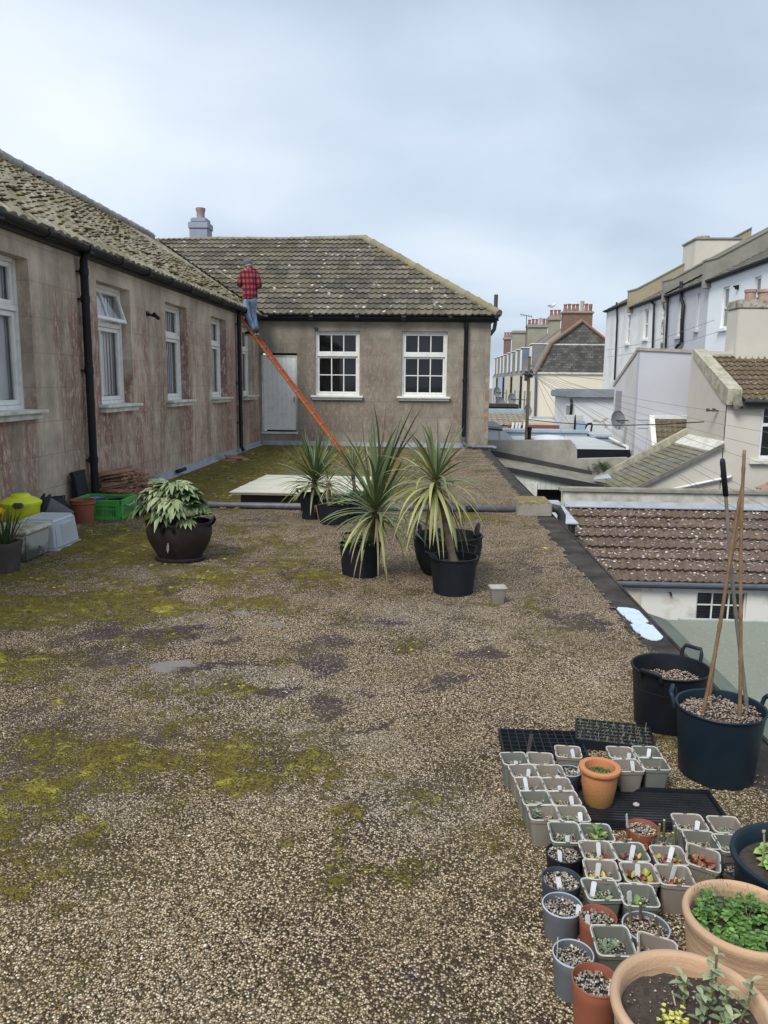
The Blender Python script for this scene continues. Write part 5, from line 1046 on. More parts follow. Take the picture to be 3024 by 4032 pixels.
# slatted tray
t_ = thing('slatted_tray', 'wet black plastic slatted tray lying on the gravel under the terracotta jar', 'tray', (.85, 2.83, 0)); TX0, TX1, TY0, TY1 = .58, 1.155, 2.70, 2.965
m_wet = mat('wet_black_plastic', (.016, .017, .020), (.035, .036, .04), 5, .28, .1, 30)
b = MB(); b.box((TX0, TY0, .004), (TX1, TY1, .010)); k = TY0 + .02
while k < TY1 - .02: b.bbox((TX0 + .015, k, .0102), (TX1 - .015, k + .011, .019), .002); k += .0185
b.build('base', m_wet, t_)
b = MB()
for a, c_ in (((TX0, TY0, .004), (TX1, TY0 + .012, .032)), ((TX0, TY1 - .012, .004), (TX1, TY1, .036)), ((TX0, TY0 + .0125, .004), (TX0 + .012, TY1 - .0125, .034)), ((TX1 - .012, TY0 + .0125, .004), (TX1, TY1 - .0125, .034))): b.bbox(a, c_, .005)
b.build('rim', m_pot, t_, smooth=True, auto=40)
p = G(925, 530, 'P', .02); tag(MB().blob((p.x, p.y, .028), .011, (1.2, 1, .85), 2, .08).build('snail_shell', mat('snail_shell', (.16, .12, .10), (.62, .58, .5), 60, .5), smooth=True), 'brown and white snail shell on the slatted tray', 'shell')
# plug trays
def plug_tray(x0, y0, nx, ny, cw, cd, rz, words, seeds, h=.045):
    t_ = thing('plug_tray', words, 'tray', (x0, y0, 0), rz); W, D_ = nx * cw, ny * cd; g_ = .0025; b = MB()
    for i in range(nx + 1): b.box((i * cw - g_, 0, h - .03), (i * cw + g_, D_, h))
    for j in range(ny + 1):
        for i in range(nx): b.box((i * cw + g_, j * cd - g_, h - .03), ((i + 1) * cw - g_, j * cd + g_, h))
    for q in ((0, -.006, W, -g_), (0, D_ + g_, W, D_ + .006), (-.006, -.006, -g_, D_ + .006), (W + g_, -.006, W + .006, D_ + .006)): b.box((q[0], q[1], h - .042), (q[2], q[3], h + .001))
    b.build('tray', m_pot, t_, world=False); b = MB(); b.box((.001, .001, .003), (W - .001, D_ - .001, h - .022 if not seeds else h - .008)); b.build('compost', m_soil if seeds else mat('tray_cells', (.03, .022, .022), (.06, .045, .042), 60, .8), t_, world=False)
    if seeds:
        b = MB()
        for i in range(nx):
            for j in range(ny):
                for _ in range(2):
                    p = Vector(((i + random.uniform(.2, .8)) * cw, (j + random.uniform(.2, .8)) * cd, h - .01)); b.leaf(p, (random.uniform(-.3, .3), random.uniform(-.3, .3), 1), (0, 1, 0), random.uniform(.015, .04), .004, .15, 2, r=random.random())
        b.build('seedlings', m_sgrey, t_, world=False)['kind'] = 'stuff'
        P_ = np.stack([rng.uniform(.005, W - .005, 900), rng.uniform(.005, D_ - .005, 900), np.full(900, h - .006)], 1); stone_mesh(P_, .006, rng.random(900) * .7, 'grit', m_chip, t_)
    return t_
a, c_ = G(165, 133, 'P'), G(565, 138, 'P'); plug_tray(a.x, a.y - .24, 10, 6, .036, .04, .0, 'empty black plug tray behind the square seed pots', False, .03)
plug_tray(.70, 3.36, 9, 6, .037, .037, -.18, 'black plug tray of tiny seedlings between the tubs and the square pots', True)
p = G(318, 240, 'P', .03); tag(MB().bbox((p.x - .008, p.y - .002, 0), (p.x + .009, p.y + .002, .125), .001, Matrix.Translation((p.x, p.y, 0)) @ Matrix.Rotation(.12, 4, 'Y') @ Matrix.Translation((-p.x, -p.y, 0))).build('marker_stick', mat('dark_stick', (.05, .035, .03), (.09, .07, .06), 20)), 'flat dark marker stick standing up beside the empty plug tray', 'stick')
# tubs
t_ = thing('plastic_tub', 'black plastic tub with raised rope type handles half full of pale mulch', 'tub', (1.188, 3.645, 0), group='big tubs at the roof edge')
def big_tub(t_, c, r, h, m1, haz, fill, fr):
    b = MB(); c = Vector(c); rb = r * .84
    b.lathe([(rb * .96, 0), (rb, .01), (r * .975, h * .93), (r * .985, h * .95), (r * 1.015, h * .965), (r * 1.03, h * .985), (r * 1.015, h), (r * .97, h * .99), (r * .955, h * .93), (rb * .98, h * .2)], c, 48); b.build('body', m1, t_, smooth=True, auto=40)
    fz = h * fr; b = MB(); b.lathe([(.001, fz), (r * .95, fz - .01)], c, 30, close_bottom=False); b.build('compost', m_soil, t_)
    n = int(r * r * 3.14 / .0085 ** 2 * .85); q = rng.uniform(0, TAU, n); d = (rb + (r - rb) * fr - .016) * np.sqrt(rng.random(n)); x, y = d * np.cos(q), d * np.sin(q)
    z = fz + rng.uniform(0, .008, n) + (fbm(x + 5 + c.x, y + 5, 14, 3) - .45) * .05; stone_mesh(np.stack([x, y, z], 1), .0105, np.clip(rng.beta(2, 1.6, n), 0, 1), 'mulch', fill, t_, .35)
    for az, hh in haz:
        u = Vector((math.cos(az), math.sin(az), 0)); s = Vector((-math.sin(az), math.cos(az), 0)); o = c + u * r + Vector((0, 0, h * .985)); b = MB(); w = .05
        b.tube([o - s * w - Vector((0, 0, .02)), o - s * w + u * .012 + Vector((0, 0, hh * .6)), o - s * w * .8 + u * .02 + Vector((0, 0, hh)), o + s * w * .8 + u * .02 + Vector((0, 0, hh)), o + s * w + u * .012 + Vector((0, 0, hh * .6)), o + s * w - Vector((0, 0, .02))], .0095, 8); b.build('handle', m1, t_, smooth=True, auto=60)
big_tub(t_, (1.188, 3.645, 0), .181, .30, m_pot, ((.75, .055), (-2.35, .022)), m_bark, .72)
t_ = thing('plastic_tub', 'blue black plastic tub with side handles and bamboo canes stuck in its mulch', 'tub', (1.25, 3.165, 0), group='big tubs at the roof edge')
big_tub(t_, (1.25, 3.165, 0), .178, .31, m_navy, ((-.05, .04), (2.75, .04)), m_bark, .88)
m_cane = mat('bamboo', (.14, .08, .04), (.24, .155, .085), 12, .6, .1); m_cane2 = mat('weathered_cane', (.19, .165, .135), (.12, .105, .09), 12, .7, .1)
fz = .27; tie = V(3.17, 1530, 400, 'F')
CN = [((970, 975), ('F', 1525, 372), m_cane, .0085, 'brown bamboo cane leaning right, front left one in the blue black tub'), ((1345, 1040), ('F', 1530, 172), m_cane, .008, 'tallest straight brown bamboo cane at the front of the blue black tub'),
      ((1430, 925), ('F', 1405, 225), m_cane2, .0085, 'grey cane with a dark tip leaning left across the others'), ((1050, 805), ('F', 1510, 420), m_cane, .006, 'thin brown bamboo cane at the back of the blue black tub')]
for k, (bp, (zf, tx, ty), mt_, rr_, words) in enumerate(CN):
    a = G(*bp, 'X', fz); c_ = V(a.y * .5 + 3.17 * .5 + .02 * k, tx, ty, zf); d = c_ - a; t_ = thing('bamboo_cane', words, 'cane', tuple(a), group='bamboo canes in the blue black tub'); b = MB(); pts_ = []; rs = []
    for i in range(60):
        f = i / 59; pts_.append(a - d * .04 + d * (f * 1.04) + Vector((math.sin(f * 5 + k) * .006, 0, 0))); rs.append(rr_ * (1.28 if i % 10 == 5 else 1) * (1 - .15 * f))
    b.tube(pts_, rs, 8); b.build('cane', mt_, t_, smooth=True)
    if k == 2: b = MB(); q0_ = a + d * .86; b.tube([q0_, a + d * .99, a + d * 1.003], [.0115, .0115, .008], 8); b.build('tip', m_pot, t_, smooth=True)
# lettuce tub and two large terracotta pots
t_ = thing('plant_tub', 'round blue black tub with bright green rosettes at the right edge', 'planter', (1.14, 2.175, 0)); o = Vector((1.14, 2.175, 0))
b = MB(); b.lathe([(.165, 0), (.17, .01), (.190, .21), (.197, .225), (.205, .235), (.204, .245), (.192, .247), (.183, .235), (.16, .05)], o, 48); b.build('body', m_navy, t_, smooth=True, auto=50)
b = MB(); b.lathe([(.001, .20), (.182, .195)], o, 30, close_bottom=False); b.build('compost', m_soil, t_)
m_let = m_leaf('lettuce_leaf', (.13, .26, .05), (.22, .38, .08), (.38, .52, .16)); b = MB()
for i in range(24):
    q = i * 2.4 + 1.0; d = .16 * math.sqrt((i + .5) / 24); c_ = o + Vector((d * math.cos(q), d * math.sin(q), .205))
    if c_.x < 1.045: continue
    for ring_, (n, L, el) in enumerate(((7, .055, .45), (6, .042, .9), (4, .026, 1.8))): rosette(b, c_ + Vector((0, 0, .008 * ring_)), n, L, L * .72, el, dr=.35)
b.build('lettuce', m_let, t_, smooth=True)
b = MB(); p = G(1570, 230, 'R', .2); p = o + Vector((-.11, .03, .2)); b.tube([p, p + Vector((.004, 0, .06)), p + Vector((.0, .005, .11))], .003, 5); b.blob(p + Vector((0, .005, .112)), .006); b.build('stem', mat('dry_stem', (.30, .24, .15), scale=30), t_)
def m_big(name):
    t = NT(name); n = t.noise(5, 5, .6); c_ = t.mix(n, (.45, .27, .155), (.55, .385, .25)); c_ = t.mix(t.ramp(t.noise(2.2, 5, .65), [(.52, 0.), (.7, .75)]), c_, (.62, .53, .42)); P_ = t.xyz(); rr_ = t.math('SQRT', t.math('ADD', t.math('MULTIPLY', P_[0], P_[0]), t.math('MULTIPLY', P_[1], P_[1])))
    lines = t.noise(8, 3, .6, t.map((.3, .3, 22))); return t.fin(t.mix(t.math('MULTIPLY', t.ramp(lines, [(.45, 0.), (.62, 1.)]), .35), c_, (.25, .18, .13)), .88, t.math('ADD', t.noise(120, 4), lines), .25)
m_bt = m_big('large_terracotta')
def big_terra(c, r, h, words):
    t_ = thing('terracotta_pot', words, 'planter', c, group='large terracotta pots'); b = MB()
    b.lathe([(r * .72, 0), (r * .74, .01), (r * .88, h * .5), (r * .93, h * .78), (r * .945, h * .86), (r * .985, h * .90), (r * 1.0, h * .945), (r * .985, h * .985), (r * .945, h), (r * .895, h * .99), (r * .865, h * .95), (r * .855, h * .85), (r * .80, h * .5)], c, 64, wob=lambda q, z: 1 + .008 * math.sin(2 * q + z * 9)); b.build('body', m_bt, t_, smooth=True, auto=60)
    b = MB(); n = 30; vs = [Vector(c) + Vector((0, 0, h * .84))]
    for k in range(1, 6):
        for j in range(n): q = j / n * TAU; vs.append(Vector(c) + Vector((r * .86 * k / 5 * math.cos(q), r * .86 * k / 5 * math.sin(q), h * .82 + random.uniform(-.006, .008))))
    fs = [(0, 1 + j, 1 + (j + 1) % n) for j in range(n)] + [(1 + (k - 1) * n + j, 1 + k * n + j, 1 + k * n + (j + 1) % n, 1 + (k - 1) * n + (j + 1) % n) for k in range(1, 5) for j in range(n)]
    b.add(vs, fs); b.build('compost', m_soil, t_, smooth=True); return t_, Vector(c) + Vector((0, 0, h * .835))
A0 = (.61, 1.56, 0); tA, sA = big_terra(A0, .176, .28, 'large terracotta pot of dark soil with sage shoots, nearest the camera')
m_sage = m_leaf('sage_leaf', (.09, .12, .06), (.19, .24, .13), (.34, .38, .22), .7); b = MB(); s = MB()
for (rx_, ry_, top_, n) in ((1330, 905, .13, 8), (1110, 1030, .07, 4), (1240, 1160, .07, 6), (1400, 1130, .08, 7), (1560, 1070, .10, 5), (1430, 1300, .05, 6), (1300, 1000, .10, 6)):
    tp_ = G(rx_, ry_, 'R', sA.z + top_); bs = Vector((tp_.x * .8 + sA.x * .2, tp_.y * .8 + sA.y * .2 - .01, sA.z)); s.tube([bs, (bs + tp_) / 2 + Vector((.006, 0, 0)), tp_], .003, 5)
    for k in range(n):
        f = (k + 1) / n; p = bs.lerp(tp_, f)
        for a_ in (0, 3.14): q = k * 1.6 + a_ + random.gauss(0, .3); b.leaf(p, (math.cos(q), math.sin(q), random.uniform(.2, .9)), (0, 0, 1), random.uniform(.018, .034), random.uniform(.010, .016), .35, 3, .3, r=min(1, max(0, random.gauss(.3 + .5 * f, .2))))
b.build('sage_leaves', m_sage, tA, smooth=True); s.build('sage_stems', m_twig, tA)
b = MB(); yc = G(1065, 1310, 'R', sA.z + .03)
for i in range(46): p = yc + Vector((random.gauss(0, .018), random.gauss(0, .014), random.uniform(-.03, .012))); rosette(b, p, 5, .009, .007, 1.0, dr=.2)
b.build('golden_oregano', m_leaf('golden_leaf', (.34, .34, .06), (.52, .50, .10), (.62, .60, .22), .6), tA)['kind'] = 'stuff'
b = MB(); p = G(1068, 1230, 'R', sA.z + .004); q = G(1048, 1135, 'R', sA.z + .03); b.tube([p, q], .0016, 5); b.build('straw', m_cut, tA)
P_ = np.stack([rng.uniform(-.13, .13, 260), rng.uniform(-.13, .13, 260), np.full(260, sA.z - .0 + .006)], 1); P_ = P_[(P_[:, 0] ** 2 + P_[:, 1] ** 2) < .0196]; stone_mesh(P_, .007, rng.random(len(P_)) ** 2.5 * .8, 'crumbs', m_bark, tA)['kind'] = 'stuff'
B0 = (.851, 1.885, 0); tB, sB = big_terra(B0, .153, .27, 'large terracotta pot overflowing with bright green mint, second from the camera'); b = MB(); m_mint = m_leaf('mint_leaf', (.055, .12, .025), (.10, .20, .04), (.20, .34, .08), .55)
for i in range(190):
    q = random.random() * TAU; d = .118 * math.sqrt(random.random()); p = sB + Vector((d * math.cos(q), d * math.sin(q), random.uniform(.0, .035)))
    if d * math.sin(q) > .07 and random.random() > .25: continue
    for k in range(2): rosette(b, p + Vector((0, 0, .01 * k)), 4, .017 - .004 * k, .012, .5 + .5 * k, dr=.35)
b.build('mint', m_mint, tB, smooth=True); b = MB()
for (rx_, ry_) in ((1230, 440), (1270, 470), (1340, 410), (1380, 480), (1330, 520), (1430, 540), (1520, 540), (1590, 530), (1260, 560)):
    tp_ = G(rx_, ry_, 'R', sB.z + .075); 
    for k in range(46): p = tp_ + Vector((random.gauss(0, .012), random.gauss(0, .010), random.uniform(-.06, .012))); b.leaf(p, (random.uniform(-1, 1), random.uniform(-1, 1), random.uniform(.2, 1.4)), (0, 0, 1), random.uniform(.010, .022), .0014, .2, 2, r=random.random())
b.build('fennel_fronds', m_leaf('fennel', (.05, .08, .035), (.09, .13, .06), (.16, .20, .10), .6), tB)
# ================================================================== NEIGHBOURING ROOFS AND HOUSES, RIGHT
m_wr = lambda nm, c, d=.8, s=1.2: mat(nm, c, tuple(v * d for v in c), s, .85, .12, 40)
GZ = -6.2
def house_box(b, x0, y0, x1, y1, z0, z1): b.box((x0, y0, z0), (x1, y1, z1)); return b
# -- green felt flat roof next door -----------------------------------
t_ = thing('felt_roof_extension', 'flat roof in grey green mineral felt with a raised kerb right of the terrace', 'building', (3.5, 3, 0))
def m_green():
    t = NT('green_mineral_felt'); n = t.noise(1.6, 4); c = t.mix(n, (.155, .165, .125), (.21, .22, .172)); c = t.mix(t.ramp(t.noise(70, 3, .7), [(.5, 0.), (.72, .6)]), c, (.31, .33, .27)); return t.fin(c, .9, t.noise(90, 3), .25)
m_gf = m_green(); ZG = -.34; GY = V(6.8, 2568, 2392).y; gx0 = 1.86
b = MB(); b.add([(gx0 + .28, -2, ZG - .082), (9, -2, ZG - .082), (9, GY, ZG - .082), (gx0 + .28, GY, ZG - .082)], [(0, 1, 2, 3)]); b.build('roof', m_gf, t_); b = MB(); b.prism([(gx0, -2, ZG), (gx0 + .04, -2, ZG), (gx0 + .30, -2, ZG - .085), (gx0 + .30, -2, ZG - .4), (gx0, -2, ZG - .4)], (0, GY + 2.0, 0)); b.build('kerb', mat('shaded_kerb_felt', (.085, .105, .085), (.12, .14, .115), 4, .9, .3, 60), t_)  # kerb slope gets a darker felt colour, with its shade painted in
b = MB(); b.box((gx0 + .01, -2, GZ), (9, GY - .01, ZG - .41)); b.build('wall', m_wr('ext_wall', (.5, .49, .45)), t_)
b = MB(); b.box((gx0 + .4, GY, ZG - .25), (9, GY + .03, ZG - .07)); b.build('edge_trim', mat('pale_trim', (.45, .48, .45)), t_)
for k, (x, y, r) in enumerate(((730, 30, .035), (945, 160, .03), (1440, 390, .02), (1465, 485, .02))):
    p = pl(2, ZG - .13, x, y, 'X'); 
    b = MB(); b.blob((p.x, p.y, ZG - .12), r, (1.2, .7, .3), 1, .3); tag(b.build('moss_clump' if k == 0 else 'pale_stone', m_rm if k == 0 else m_cut), ['brown moss clump lying on the green felt roof', 'largest pale flake lying on the green felt roof', 'small pale flake on the green felt roof, upper one beside the canes', 'small pale flake on the green felt roof, lower one beside the canes'][k], 'moss' if k == 0 else 'stone')
# -- brown tiled outbuilding ------------------------------------------
BY, BX, BZ = 15.0, 3.0, -2.15
t_ = thing('tiled_outbuilding', 'low white outbuilding with a lichen spotted brown tiled roof and pale parapet', 'building', (6, BY, BZ))
def m_dbl():
    return m_tiles('brown_double_tiles', (.082, .058, .051), (.175, .128, .110), (.25, .19, .16), (.085, .062, .022), .55, 1.0, .35, 7)
m_br = m_dbl()
b = MB(); PB = R_(30); tile_mesh(b, (BX, BY, BZ), (1, 0, 0), (0, math.cos(PB), math.sin(PB)), 9.5, 2.36, .155, .325, .028, .06, 6, 2, prof=lambda t: 1 if .1 < t < .38 else (.5 if t < .1 or t < .46 else 0)); rf = b.build('roof', m_br, t_, smooth=True, auto=35)
b = MB(); x1 = BX + 9.5
for k in range(4600):
    u = random.uniform(.1, 7.5); v = random.uniform(.05, 2.3)
    if fbm(np.array([u]), np.array([v]), 1.6)[0] + random.uniform(-.22, .22) < .46: continue
    b.blob((BX + u, BY + v * math.cos(PB), BZ + v * math.sin(PB) + .045), random.uniform(.010, .036), (1.1, 1, .35), 1, .35, random.random())
t = NT('lichen_scale'); c = t.ramp(t.attr('rnd'), [(0, (.10, .08, .03)), (.22, (.16, .13, .06)), (.3, (.36, .30, .27)), (.7, (.48, .43, .40)), (1, (.62, .59, .55))]); o = b.build('lichen', t.fin(c, .95), rf); o['kind'] = 'stuff'
ytop = BY + 2.36 * math.cos(PB); ztop = BZ + 2.36 * math.sin(PB)
b = MB(); b.bbox((BX - .02, ytop, ztop - .6), (x1, ytop + .22, ztop + .30), .015); b.build('parapet', mat('pale_parapet', (.52, .50, .43), (.30, .29, .24), 3.5, .9, .2, lo=.42, hi=.7), t_)
b = MB(); b.bbox((BX - .1, ytop - .05, ztop + .302), (x1, ytop + .28, ztop + .38), .012); b.build('coping', mat('mossy_coping', (.20, .19, .15), (.32, .30, .25), 4, .9, .3), t_)
b = MB(); b.prism([(BX, ytop - .012, ztop + .10), (BX, ytop - .002, ztop + .10), (BX, ytop - .002, ztop + .03), (BX, ytop - .17, ztop - .02), (BX, ytop - .17, ztop + .0)], (9.5, 0, 0)); b.build('flashing', m_lead, t_)
b = MB(); b.prism([(BX - .06, BY - .02, BZ - .1), (BX - .06, ytop + .1, ztop - .12), (BX - .06, ytop + .1, ztop + .05), (BX - .06, BY - .02, BZ + .05)], (.07, 0, 0)); b.prism([(BX + .02, BY + .1, GZ), (BX + .02, BY + .1, BZ), (BX + .02, ytop, ztop - .05), (BX + .02, ytop, GZ)], (.15, 0, 0)); b.build('verge', mat('verge_render', (.33, .31, .25), scale=4), t_)
wz0 = V(BY + .1, 1265, 960, 'F'); wz1 = V(BY + .1, 1535, 1085, 'F'); wy = BY + .1
b = MB(); holed_wall(b, BX + .17, x1, GZ, BZ + .05, [(wz0.x, wz1.x, wz1.z - .25, wz0.z)], lambda u, w, d: (u, wy + d, w), .12); b.build('wall', mat('peeling_white', (.70, .69, .64), (.46, .42, .36), 2.4, .85, .15, lo=.52, hi=.72), t_)
w0 = MB(); mp = lambda u, w, d: (u, wy + d, w); bar_frame(w0, mp, wz0.x, wz1.x, wz1.z - .25, wz0.z, .035, .05, .10)
for k in (1, 2): u = wz0.x + (wz1.x - wz0.x) * k / 3; w0.bbox(mp(u - .014, wz1.z - .21, .055), mp(u + .014, wz0.z - .036, .095), .003)
u = (wz0.z * .35 + wz1.z * .65); w0.bbox(mp(wz0.x + .036, u - .014, .06), mp(wz1.x - .036, u + .014, .09), .003); w = w0.build('window', m_white, t_)
b = MB(); b.add([mp(wz0.x + .02, wz1.z - .22, .08), mp(wz1.x - .02, wz1.z - .22, .08), mp(wz1.x - .02, wz0.z - .02, .08), mp(wz0.x + .02, wz0.z - .02, .08)], [(0, 1, 2, 3)]); b.build('pane', m_glass, w)
b = MB(); 
for k in range(14): z = wz1.z - .2 + k * .06; b.bbox(mp(wz0.x + .02, z, .16), mp(wz1.x - .02, z + .045, .175), .003)
b.build('blind', mat('grey_slats', (.14, .14, .16)), w); b = MB(); b.box((BX + .4, wy + .3, GZ), (x1, wy + .5, BZ)); b.build('interior', m_room, t_)
b = MB(); p = V(wy, 945, 990, 'F'); b.bbox((p.x - .35, wy - .03, GZ), (p.x + .02, wy - .002, BZ - .12), .004); b.build('door', mat('cream_boards', (.62, .57, .46), scale=5), t_)
b = MB(); b.tube([(BX, BY - .03, BZ - .03), (x1, BY - .03, BZ - .03)], .055, 10); b.box((BX, BY + .02, BZ - .12), (x1, BY + .098, BZ - .03)); b.build('gutter', mat('blue_grey_gutter', (.10, .115, .14), (.07, .08, .1), 4, .5), t_)
b = MB(); p = V(wy - .04, 1117, 968, 'F'); b.tube([p + Vector((0, .04, 0)), p, p + Vector((.02, 0, -.06))], .02, 8); b.build('vent', m_felt2, t_)
# -- clad shed with felt roof beyond our roof edge --------------------
t_ = thing('clad_shed', 'white boarded lean-to shed with sloping black edged felt roof past the terrace corner', 'shed', (3.2, 18.7, 0)); SY0, SY1 = 18.7, 21.6
fl, fr_ = V(SY0, 270, 950, 'H'), V(SY0, 1432, 1170, 'H'); sl = (fr_.z - fl.z) / (fr_.x - fl.x); xa = 1.72; za = fl.z + (xa - fl.x) * sl; xb = fr_.x + .05; zb = fr_.z
def m_oldfelt():
    t = NT('mossy_felt'); n = t.noise(3, 6, .7); c = t.mix(t.ramp(n, [(.4, 0.), (.62, 1.)]), (.15, .14, .115), (.26, .25, .20)); c = t.mix(t.ramp(t.noise(5, 5, .7, t.map((.4, 1, 1))), [(.55, 0.), (.66, .8)]), c, (.12, .10, .04)); return t.fin(c, .95, n, .4)
b = MB(); b.prism([(xa, SY0 - .05, za), (xb, SY0 - .05, zb), (xb, SY0 - .05, zb - .05), (xa, SY0 - .05, za - .05)], (0, SY1 - SY0, 0)); b.build('roof', m_oldfelt(), t_); b = MB(); b.prism([(xa, SY1 - .12, za + .002), (xb, SY1 - .12, zb + .002), (xb, SY1 - .12, zb + .10), (xa, SY1 - .12, za + .17)], (0, .06, 0)); b.build('upstand', m_felt2, t_)
b = MB(); b.prism([(xa, SY0 - .08, za + .03), (xb, SY0 - .08, zb + .03), (xb, SY0 - .08, zb - .12), (xa, SY0 - .08, za - .075)], (0, .028, 0)); b.build('fascia', mat('flaking_black_paint', (.02, .02, .022), (.35, .34, .32), 7, .8, .2, lo=.66, hi=.72), t_)
op0, op1 = V(SY0, 608, 1180, 'H'), V(SY0, 872, 1310, 'H'); d0, d1 = V(SY0, 470, 1110, 'H'), V(SY0, 588, 1280, 'H'); b = MB(); x = xa
while x < xb - .02:
    x2 = min(x + .125, xb); zt_ = za + (x - xa) * sl - .06; zt2 = za + (x2 - xa) * sl - .06; zbot = GZ
    if op0.x - .02 < (x + x2) / 2 < op1.x: 
        b.prism([(x, SY0, op0.z), (x2 - .006, SY0, op0.z), (x2 - .006, SY0, zt2), (x, SY0, zt_)], (0, .02, 0)); x = x2; continue
    b.prism([(x, SY0, zbot), (x2 - .006, SY0, zbot), (x2 - .006, SY0, zt2), (x, SY0, zt_)], (0, .02, 0)); x = x2
b.box((xa, SY0 + .021, GZ), (op0.x - .02, SY0 + .03, za - .5)); b.build('cladding', mat('cream_cladding', (.62, .62, .56), (.5, .5, .44), 2, .7, .05), t_)
b = MB(); b.bbox((d0.x, SY0 - .03, GZ), (d1.x, SY0 - .002, d0.z), .005); b.build('door', m_cill, t_); b = MB(); b.box((op0.x - .02, SY0 + .6, GZ), (op1.x + .3, SY0 + .7, op0.z + .1)); b.box((op0.x - .03, SY0 + .03, op0.z - .0), (op1.x + .3, SY0 + .6, op0.z + .02)); b.build('interior', mat('shed_dark', (.07, .07, .06), (.04, .04, .04)), t_)
tag(MB().prism([V(SY0 + .3, 1205, 1075, 'H'), V(SY0 + .3, 1410, 1060, 'H'), V(SY0 + .9, 1365, 1012, 'H'), V(SY0 + .9, 1220, 1050, 'H')], (0, 0, .012)).build('sheet_metal', mat('bare_zinc', (.50, .54, .58), (.38, .42, .46), 6, .35, .05, metal=.4)), 'loose bent piece of pale sheet metal on the shed roof valley', 'metal sheet')
t_ = thing('canopy', 'low pale plastic sheet canopy down between the terrace and the brown tiled roof', 'canopy', (2.3, 16, -2.4)); a, c_ = V(17.6, 590, 1300, 'H'), V(17.6, 890, 1325, 'H')
b = MB(); z0 = -1.12
for k in range(4, 9): 
    y = 13.2 + k * .5; b.bbox((1.9, y, z0 - .03 + .02 * k), (2.98, y + .49, z0 + .02 * k), .004)
b.build('sheet', mat('milky_sheet', (.50, .53, .60), (.36, .38, .44), 2, .4, .05), t_); b = MB()
for x, y, zt_ in ((1.95, 15.4, z0 + .04), (2.92, 15.4, z0 + .04), (1.95, 17.3, z0 + .12), (2.92, 17.3, z0 + .12)): MB().box((x - .03, y - .03, GZ), (x + .03, y + .03, zt_)).build('post', m_felt2, t_)
# -- grey rendered yard wall with a step ------------------------------
WY = 21.75; a = V(WY, 55, 650, 'H'); c_ = V(WY, 965, 645, 'H'); d_ = V(WY, 1028, 740, 'H'); e_ = V(WY, 1030, 850, 'H'); f_ = V(WY, 1560, 835, 'H')
b = MB(); b.prism([(1.0, WY, GZ), (1.0, WY, a.z), (c_.x, WY, c_.z), (d_.x, WY, d_.z), (e_.x, WY, e_.z), (4.62 + .9, WY, f_.z), (5.5, WY, GZ)], (0, .24, 0))
def m_oldwall():
    t = NT('weathered_wall'); n = t.noise(1.8, 6, .68); c = t.mix(t.ramp(n, [(.38, 0.), (.66, 1.)]), (.37, .35, .305), (.25, .235, .20)); z = t.xyz()[2]; c = t.mix(t.ramp(t.noise(4, 6, .75, t.map((1, 1, .4))), [(.58, 0.), (.72, .7)]), c, (.11, .10, .08)); return t.fin(c, .95, t.noise(25, 5), .4)
m_ow = m_oldwall(); tag(b.build('yard_wall', m_ow), 'grey cement rendered yard wall, stained, stepping down to the right', 'wall')
b = MB(); p = V(WY - .05, 1280, 930, 'H')
for k in range(60): rosette(b, p + Vector((random.gauss(0, .18), random.uniform(-.06, 0), random.gauss(0, .07))), 4, .07, .03, .6)
tag(b.build('wall_fern', m_weed), 'small green weed growing out of the grey yard wall', 'plant')
# -- cream house with chimney -----------------------------------------
t_ = thing('cream_house', 'cream rendered house with mossy brown roof, crumbling chimney and a white window at right', 'house', (9, 19, 0)); HX, HY = 7.03, 19.0
m_cr = mat('cream_render', (.58, .55, .48), (.50, .47, .41), .8, .9, .15, 30); m_oc = mat('old_coping', (.42, .40, .32), (.26, .25, .17), 5, .9, .4, lo=.4, hi=.65)
eave = V(HY, 1290, 550, 'U').z; kn = V(HY, 1197, 452, 'U'); tpz = 2.56; ty = 21.45; x1 = 13
b = MB(); w0x = V(HY, 1605, 600, 'U'); w1z = V(HY, 1600, 1125, 'U').z
holed_wall(b, HX, x1, GZ, eave, [(w0x.x, w0x.x + 1.15, w1z, w0x.z)], lambda u, w, d: (u, HY + d, w), .15)
b.prism([(HX, HY, GZ), (HX, HY, eave - .02), (HX, ty, tpz - .05), (HX, ty, GZ)], (.02, 0, 0)); b.prism([(HX, ty, GZ), (HX, ty, tpz), (x1, ty, tpz - .1), (x1, ty, GZ)], (0, .3, 0)); b.build('wall', m_cr, t_)
b = MB(); b.box((w0x.x - .3, HY + .7, w1z - .5), (x1, HY + .8, eave)); b.build('interior', m_room, t_)
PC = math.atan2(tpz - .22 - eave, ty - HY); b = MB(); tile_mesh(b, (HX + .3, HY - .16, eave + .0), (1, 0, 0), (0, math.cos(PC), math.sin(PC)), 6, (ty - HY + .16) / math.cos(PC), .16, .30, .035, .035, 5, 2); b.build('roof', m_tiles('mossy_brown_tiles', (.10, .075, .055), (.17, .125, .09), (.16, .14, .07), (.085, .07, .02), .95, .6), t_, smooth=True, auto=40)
b = MB(); pk = [(HY - .12, eave + .02), (HY - .12, eave + .30)]; b.prism([(HX - .03, HY - .12, eave - .12), (HX - .03, HY - .12, kn.z + .02), (HX - .03, ty + .1, tpz + .04), (HX - .03, ty + .1, tpz - .16), (HX - .03, HY + .25, eave - .02)], (.33, 0, 0)); b.build('coping', m_oc, t_)
b = MB(); b.blob((HX + .2, HY - .1, eave - .02), .16, (.8, 1, 1.4), 2, .25); b.build('corbel', mat('broken_mortar', (.30, .28, .23), (.16, .15, .12), 9, .95, .5), t_)
